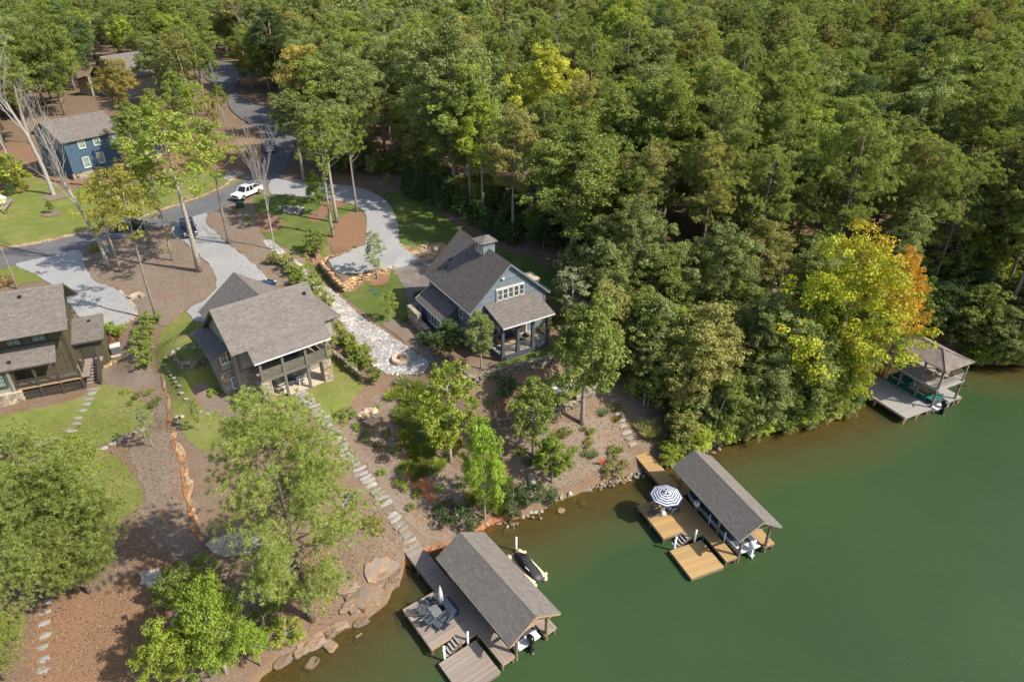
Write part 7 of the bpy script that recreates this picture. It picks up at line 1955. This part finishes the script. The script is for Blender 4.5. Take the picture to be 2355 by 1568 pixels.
# evergreen hedge row
for i, p in enumerate([(944, 448), (972, 457), (1000, 469), (1030, 483), (1060, 499), (1091, 516), (1122, 533), (1152, 549), (1176, 562)]):
    tree_px('cedar', 'evergreen_tree', '%s clipped evergreen from the driveway in the hedge row' % ('first', 'second', 'third', 'fourth', 'fifth', 'sixth', 'seventh', 'eighth', 'ninth')[i], 'tree', p, p[1] - 66 + i, ((.035, .075, .018), (.07, .12, .03)), 'evergreen hedge row', 1.25)
def shrub(key, label, p, h, pal, group=None, wide=1., name='shrub'):
    return plant(key, name, label, 'shrub', at(*p), h, pal, group, None, wide, cname='foliage')
for i, p in enumerate([(776, 772), (792, 790), (808, 806), (822, 820), (838, 838)]):
    shrub('shrubA', '%s yellow-green hedge shrub along the right side of the taupe house' % ('topmost', 'second', 'third', 'fourth', 'lowest')[i], p, 1.7, 'yg', 'hedge beside the taupe house', 1.25)
for i, p in enumerate([(346, 745), (340, 768), (334, 790), (330, 812), (336, 838)]):
    shrub('shrubA', '%s shrub of the loose green hedge right of the brown house' % ('topmost', 'second', 'third', 'fourth', 'lowest')[i], p, 1.6, 'oak', 'hedge beside the brown house', 1.2)
for lb, p, h, pal, k in [('bright green round bush beside the brown house shed roof', (262, 772), 1.7, 'bright', 'shrubA'), ('reddish low bush beside the air conditioner', (265, 790), .9, ((.12, .06, .04), (.2, .09, .06)), 'shrubB'), ('conical dwarf evergreen by the green house', (28, 450), 2.2, 'dark', 'cedar'),
    ('yellow clumped shrub by the green house', (55, 442), 1.2, 'gold', 'shrubB'), ('green shrub at the corner of the blue house', (148, 405), 1.8, 'dark', 'shrubA'), ('green shrub along the blue house stone base', (185, 412), 1.5, 'dark', 'shrubA'),
    ('yellow low shrub beside the long stone steps', (860, 1212), 1.0, 'yellow', 'shrubB'), ('round green shrub above the long stone steps', (796, 962), 1.0, 'bright', 'shrubB'), ('pale flowering shrub on the slope', (857, 972), 1.6, ((.45, .36, .3), (.5, .42, .36)), 'shrubA'),
    ('dark spreading shrub on the bank below the lime tree', (1050, 1200), 1.9, 'dark', 'shrubB'), ('dark low juniper hanging over the bank', (1230, 1150), 1.8, 'dark', 'shrubB'), ('dark shrub at the bank beside the culvert', (1180, 1160), 1.6, 'dark', 'shrubB'),
    ('leafy shrub on the riprap left of the honey dock', (1415, 1085), 1.3, 'olive', 'shrubB'), ('leafy shrub on the riprap right of the honey dock gangway', (1560, 1045), 1.5, 'oak', 'shrubA'), ('green shrub behind the brown boathouse at the waterline', (1525, 1045), 1.4, 'olive', 'shrubA'),
    ('yellow dwarf shrub on the slope left of the honey dock', (1352, 1022), .7, 'yellow', 'shrubB'), ('small yellow shrub near the gangway of the honey dock', (1410, 1042), .7, 'yg', 'shrubB'), ('green shrub by the taupe house side window', (812, 842), 1.3, 'oak', 'shrubA'),
    ('green shrub against the grey house porch side', (1030, 800), 2.2, 'oak', 'shrubA'), ('leafy shrub below the stepped stone wall', (985, 790), 1.7, 'dark', 'shrubA'), ('dark shrub by the grey house apron', (965, 690), 1.2, 'dark', 'shrubA'), ('big-leaved plant at the stepped wall end', (945, 738), 1.0, 'bright', 'shrubB'),
    ('shrub beside the grey house porch on the right', (1275, 745), 1.6, 'oak', 'shrubA'), ('low flowering shrubs right of the porch', (1255, 765), .9, 'olive', 'shrubB'), ('yellow-green scrub on the upper swale, first', (640, 610), 2.0, 'olive', 'shrubA'), ('yellow-green scrub on the upper swale, second', (665, 628), 2.2, 'olive', 'shrubA'),
    ('yellow-green scrub on the upper swale, third', (700, 660), 2.3, 'yg', 'shrubA'), ('yellow-green scrub on the upper swale, fourth', (720, 680), 2.3, 'yg', 'shrubA'), ('yellow-green scrub behind the taupe house roof', (748, 705), 2.0, 'yg', 'shrubA'), ('yellow-green scrub at the upper end of the swale', (690, 640), 1.8, 'yg', 'shrubA'),
    ('green shrub by the left stone base of the taupe house', (555, 930), 1.1, 'bright', 'shrubA'), ('small green shrub in the mulch left of the taupe house', (492, 905), .6, 'bright', 'shrubB'), ('white flowering shrub by the pale stone edging', (812, 1150), 1.0, 'sage', 'shrubA'),
    ('yellow shrub under the bare tree at the road', (222, 575), 1.1, 'yellow', 'shrubB'), ('reddish shrub at the left drive edge', (12, 655), 1.1, ((.2, .1, .05), (.3, .16, .08)), 'shrubB'), ('small shrub above the front field stone wall', (1135, 868), .7, 'oak', 'shrubB'), ('olive shrub below the front fieldstone wall', (1165, 905), 1.9, 'dark', 'shrubA'),
    ('grey shrub at the terrace edge', (1215, 925), 1.5, 'olive', 'shrubA'), ('yellow-green bush at the bottom by the shore rocks', (660, 1465), 1.3, 'lime', 'shrubB'), ('green bush on the shore below the nearest pine', (610, 1440), 1.6, 'oak', 'shrubB'), ('leafy bush at the shaded gully', (470, 1330), 1.6, 'oak', 'shrubB')]:
    shrub(k, lb, p, h, pal, wide=1.2)
rs = random.Random(9)
for p in [(930, 1085), (955, 1105), (890, 1000), (905, 1040), (870, 1030), (945, 1010), (985, 1020), (1000, 1090), (960, 1140), (925, 1120), (1010, 1130), (1020, 1160), (985, 1075), (820, 985), (840, 1010), (870, 940), (1060, 1120), (945, 1170), (880, 1090), (1130, 930), (1320, 1040), (1360, 1000), (1240, 980), (1300, 1000), (320, 915), (300, 930), (360, 930), (290, 905), (345, 905), (570, 505), (540, 490), (575, 520)]:
    shrub(rs.choice(['shrubA', 'shrubB']), 'small green shrub planted on the mulch slope', p, rs.uniform(.5, .9), rs.choice(['oak', 'bright', 'lime', 'olive']), 'small shrubs on the mulch')
for p, h, pal in [((1490, 1000), 1.3, 'straw'), ((1500, 985), 1.1, 'straw'), ((1475, 985), 1.0, 'straw'), ((1515, 1005), 1.0, 'sage'), ((1530, 980), 1.1, 'sage')]:
    plant('grassA', 'ornamental_grass', 'tall straw-coloured ornamental grass clump right of the stone path', 'grass', at(*p), h, pal, 'ornamental grasses by the stone path', cname='blades', wide=1.2)
for i in range(130):
    p = rs.choice([(900 + rs.random() * 90, 880 + rs.random() * 120), (960 + rs.random() * 90, 960 + rs.random() * 120), (930 + rs.random() * 60, 900 + rs.random() * 200), (1080 + rs.random() * 90, 1060 + rs.random() * 120)])
    plant(rs.choice(['grassA', 'grassB']), 'grass_tuft', 'tuft of tall green grass on the slope below the fire pit', 'grass', at(*p), rs.uniform(.5, .95), rs.choice(['olive', 'oak', 'sage', 'lime']), 'grass tufts on the slope', cname='blades', wide=rs.uniform(1, 1.6))
for i in range(16):
    p = (1340 + rs.random() * 90, 930 + rs.random() * 120) if i % 2 else (1180 + rs.random() * 150, 1000 + rs.random() * 90)
    plant('grassB', 'grass_tuft', 'small grass tuft on the bare slope above the shore', 'grass', at(*p), rs.uniform(.35, .7), rs.choice(['olive', 'sage']), 'grass tufts on the bare slope', cname='blades', wide=1.4)
# undergrowth at the wood's edge
for i in range(150):
    e = rs.choice([((2220, 822), (2354, 828)), ((950, 425), (1010, 450)), ((1010, 455), (1190, 540)), ((1190, 540), (1345, 690)), ((1345, 690), (1440, 800)), ((1440, 800), (1500, 960)), ((1530, 1030), (1750, 975)), ((1750, 975), (1960, 935)), ((2050, 785), (2350, 800)), ((2200, 815), (2400, 812)), ((700, 398), (950, 420))])
    u = rs.random(); x = e[0][0] + (e[1][0] - e[0][0]) * u + rs.uniform(-8, 30); y = e[0][1] + (e[1][1] - e[0][1]) * u - rs.uniform(0, 45)
    b = at(x, y)
    if gz_at(b[0], b[1]) < .15: continue
    plant('under', 'understory_tree', 'low leafy undergrowth tree at the edge of the wood', 'tree', b, rs.uniform(2.2, 5.5), rs.choice(['oak', 'bright', 'olive', 'grey', 'dark']), 'undergrowth at the wood edge')

for i in range(75):
    b = at(rs.uniform(1980, 2400), rs.uniform(560, 800)) if i < 50 else at(rs.uniform(1190, 1460), rs.uniform(440, 640))
    pb = proj(*b)
    if gz_at(b[0], b[1]) < .3 or not _inside(np.array([pb[0]]), np.array([pb[1]]), FOREST)[0]: continue
    plant(rs.choice(['under', 'midC', 'midB']), 'understory_tree', 'leafy understory tree below the tall pines', 'tree', b, rs.uniform(3., 7.5), rs.choice(['oak', 'bright', 'olive', 'lime', 'dark']), 'understory trees in the wood')
# bushes hanging over the water
_sx = [p[0] for p in SHORE_PX]; _sy = [p[1] for p in SHORE_PX]
for xs in list(range(1540, 1965, 17)) + list(range(2225, 2440, 17)):
    b = at(xs + rs.uniform(-5, 5), float(np.interp(xs, _sx, _sy)) - rs.uniform(2, 9))
    plant('under', 'shore_bush', 'leafy bush hanging over the waterline below the wood', 'shrub', b, rs.uniform(1.8, 3.6), rs.choice(['oak', 'bright', 'olive', 'grey', 'lime']), 'bushes along the waterline', wide=rs.uniform(1., 1.35))
# fallen leaves
def litter():
    rng = np.random.default_rng(12); P = []
    def zone(px, n):
        P.extend(fill_poly(px, n, int(px[0][0])))
    zone([(0, 1000), (380, 900), (480, 1240), (700, 1250), (880, 1120), (960, 1260), (700, 1480), (400, 1560), (0, 1568)], 9000)
    zone([(790, 980), (900, 880), (1100, 900), (1440, 950), (1450, 1070), (1100, 1200), (980, 1240)], 4500)
    zone([(180, 580), (560, 470), (690, 630), (500, 740), (330, 900), (230, 760)], 3500)
    zone([(560, 300), (960, 425), (1190, 540), (1350, 690), (1440, 900), (1300, 640), (1000, 480), (600, 480)], 1800)
    P = np.array(P); P[:, 2] += .1; n = len(P)
    me = cards('fallen_leaves', P, rng.normal(size=(n, 3)) * .5 + np.array([0, 0, 1.]), .13, .08, rng, rng.random(n), rng.random(n), M['leaf'])
    o = bpy.data.objects.new('fallen_leaves', me); link(o); tag(o, kind='stuff'); o.color = (.2, .12, .06, 1); o['tip'] = [.45, .34, .2]
litter()
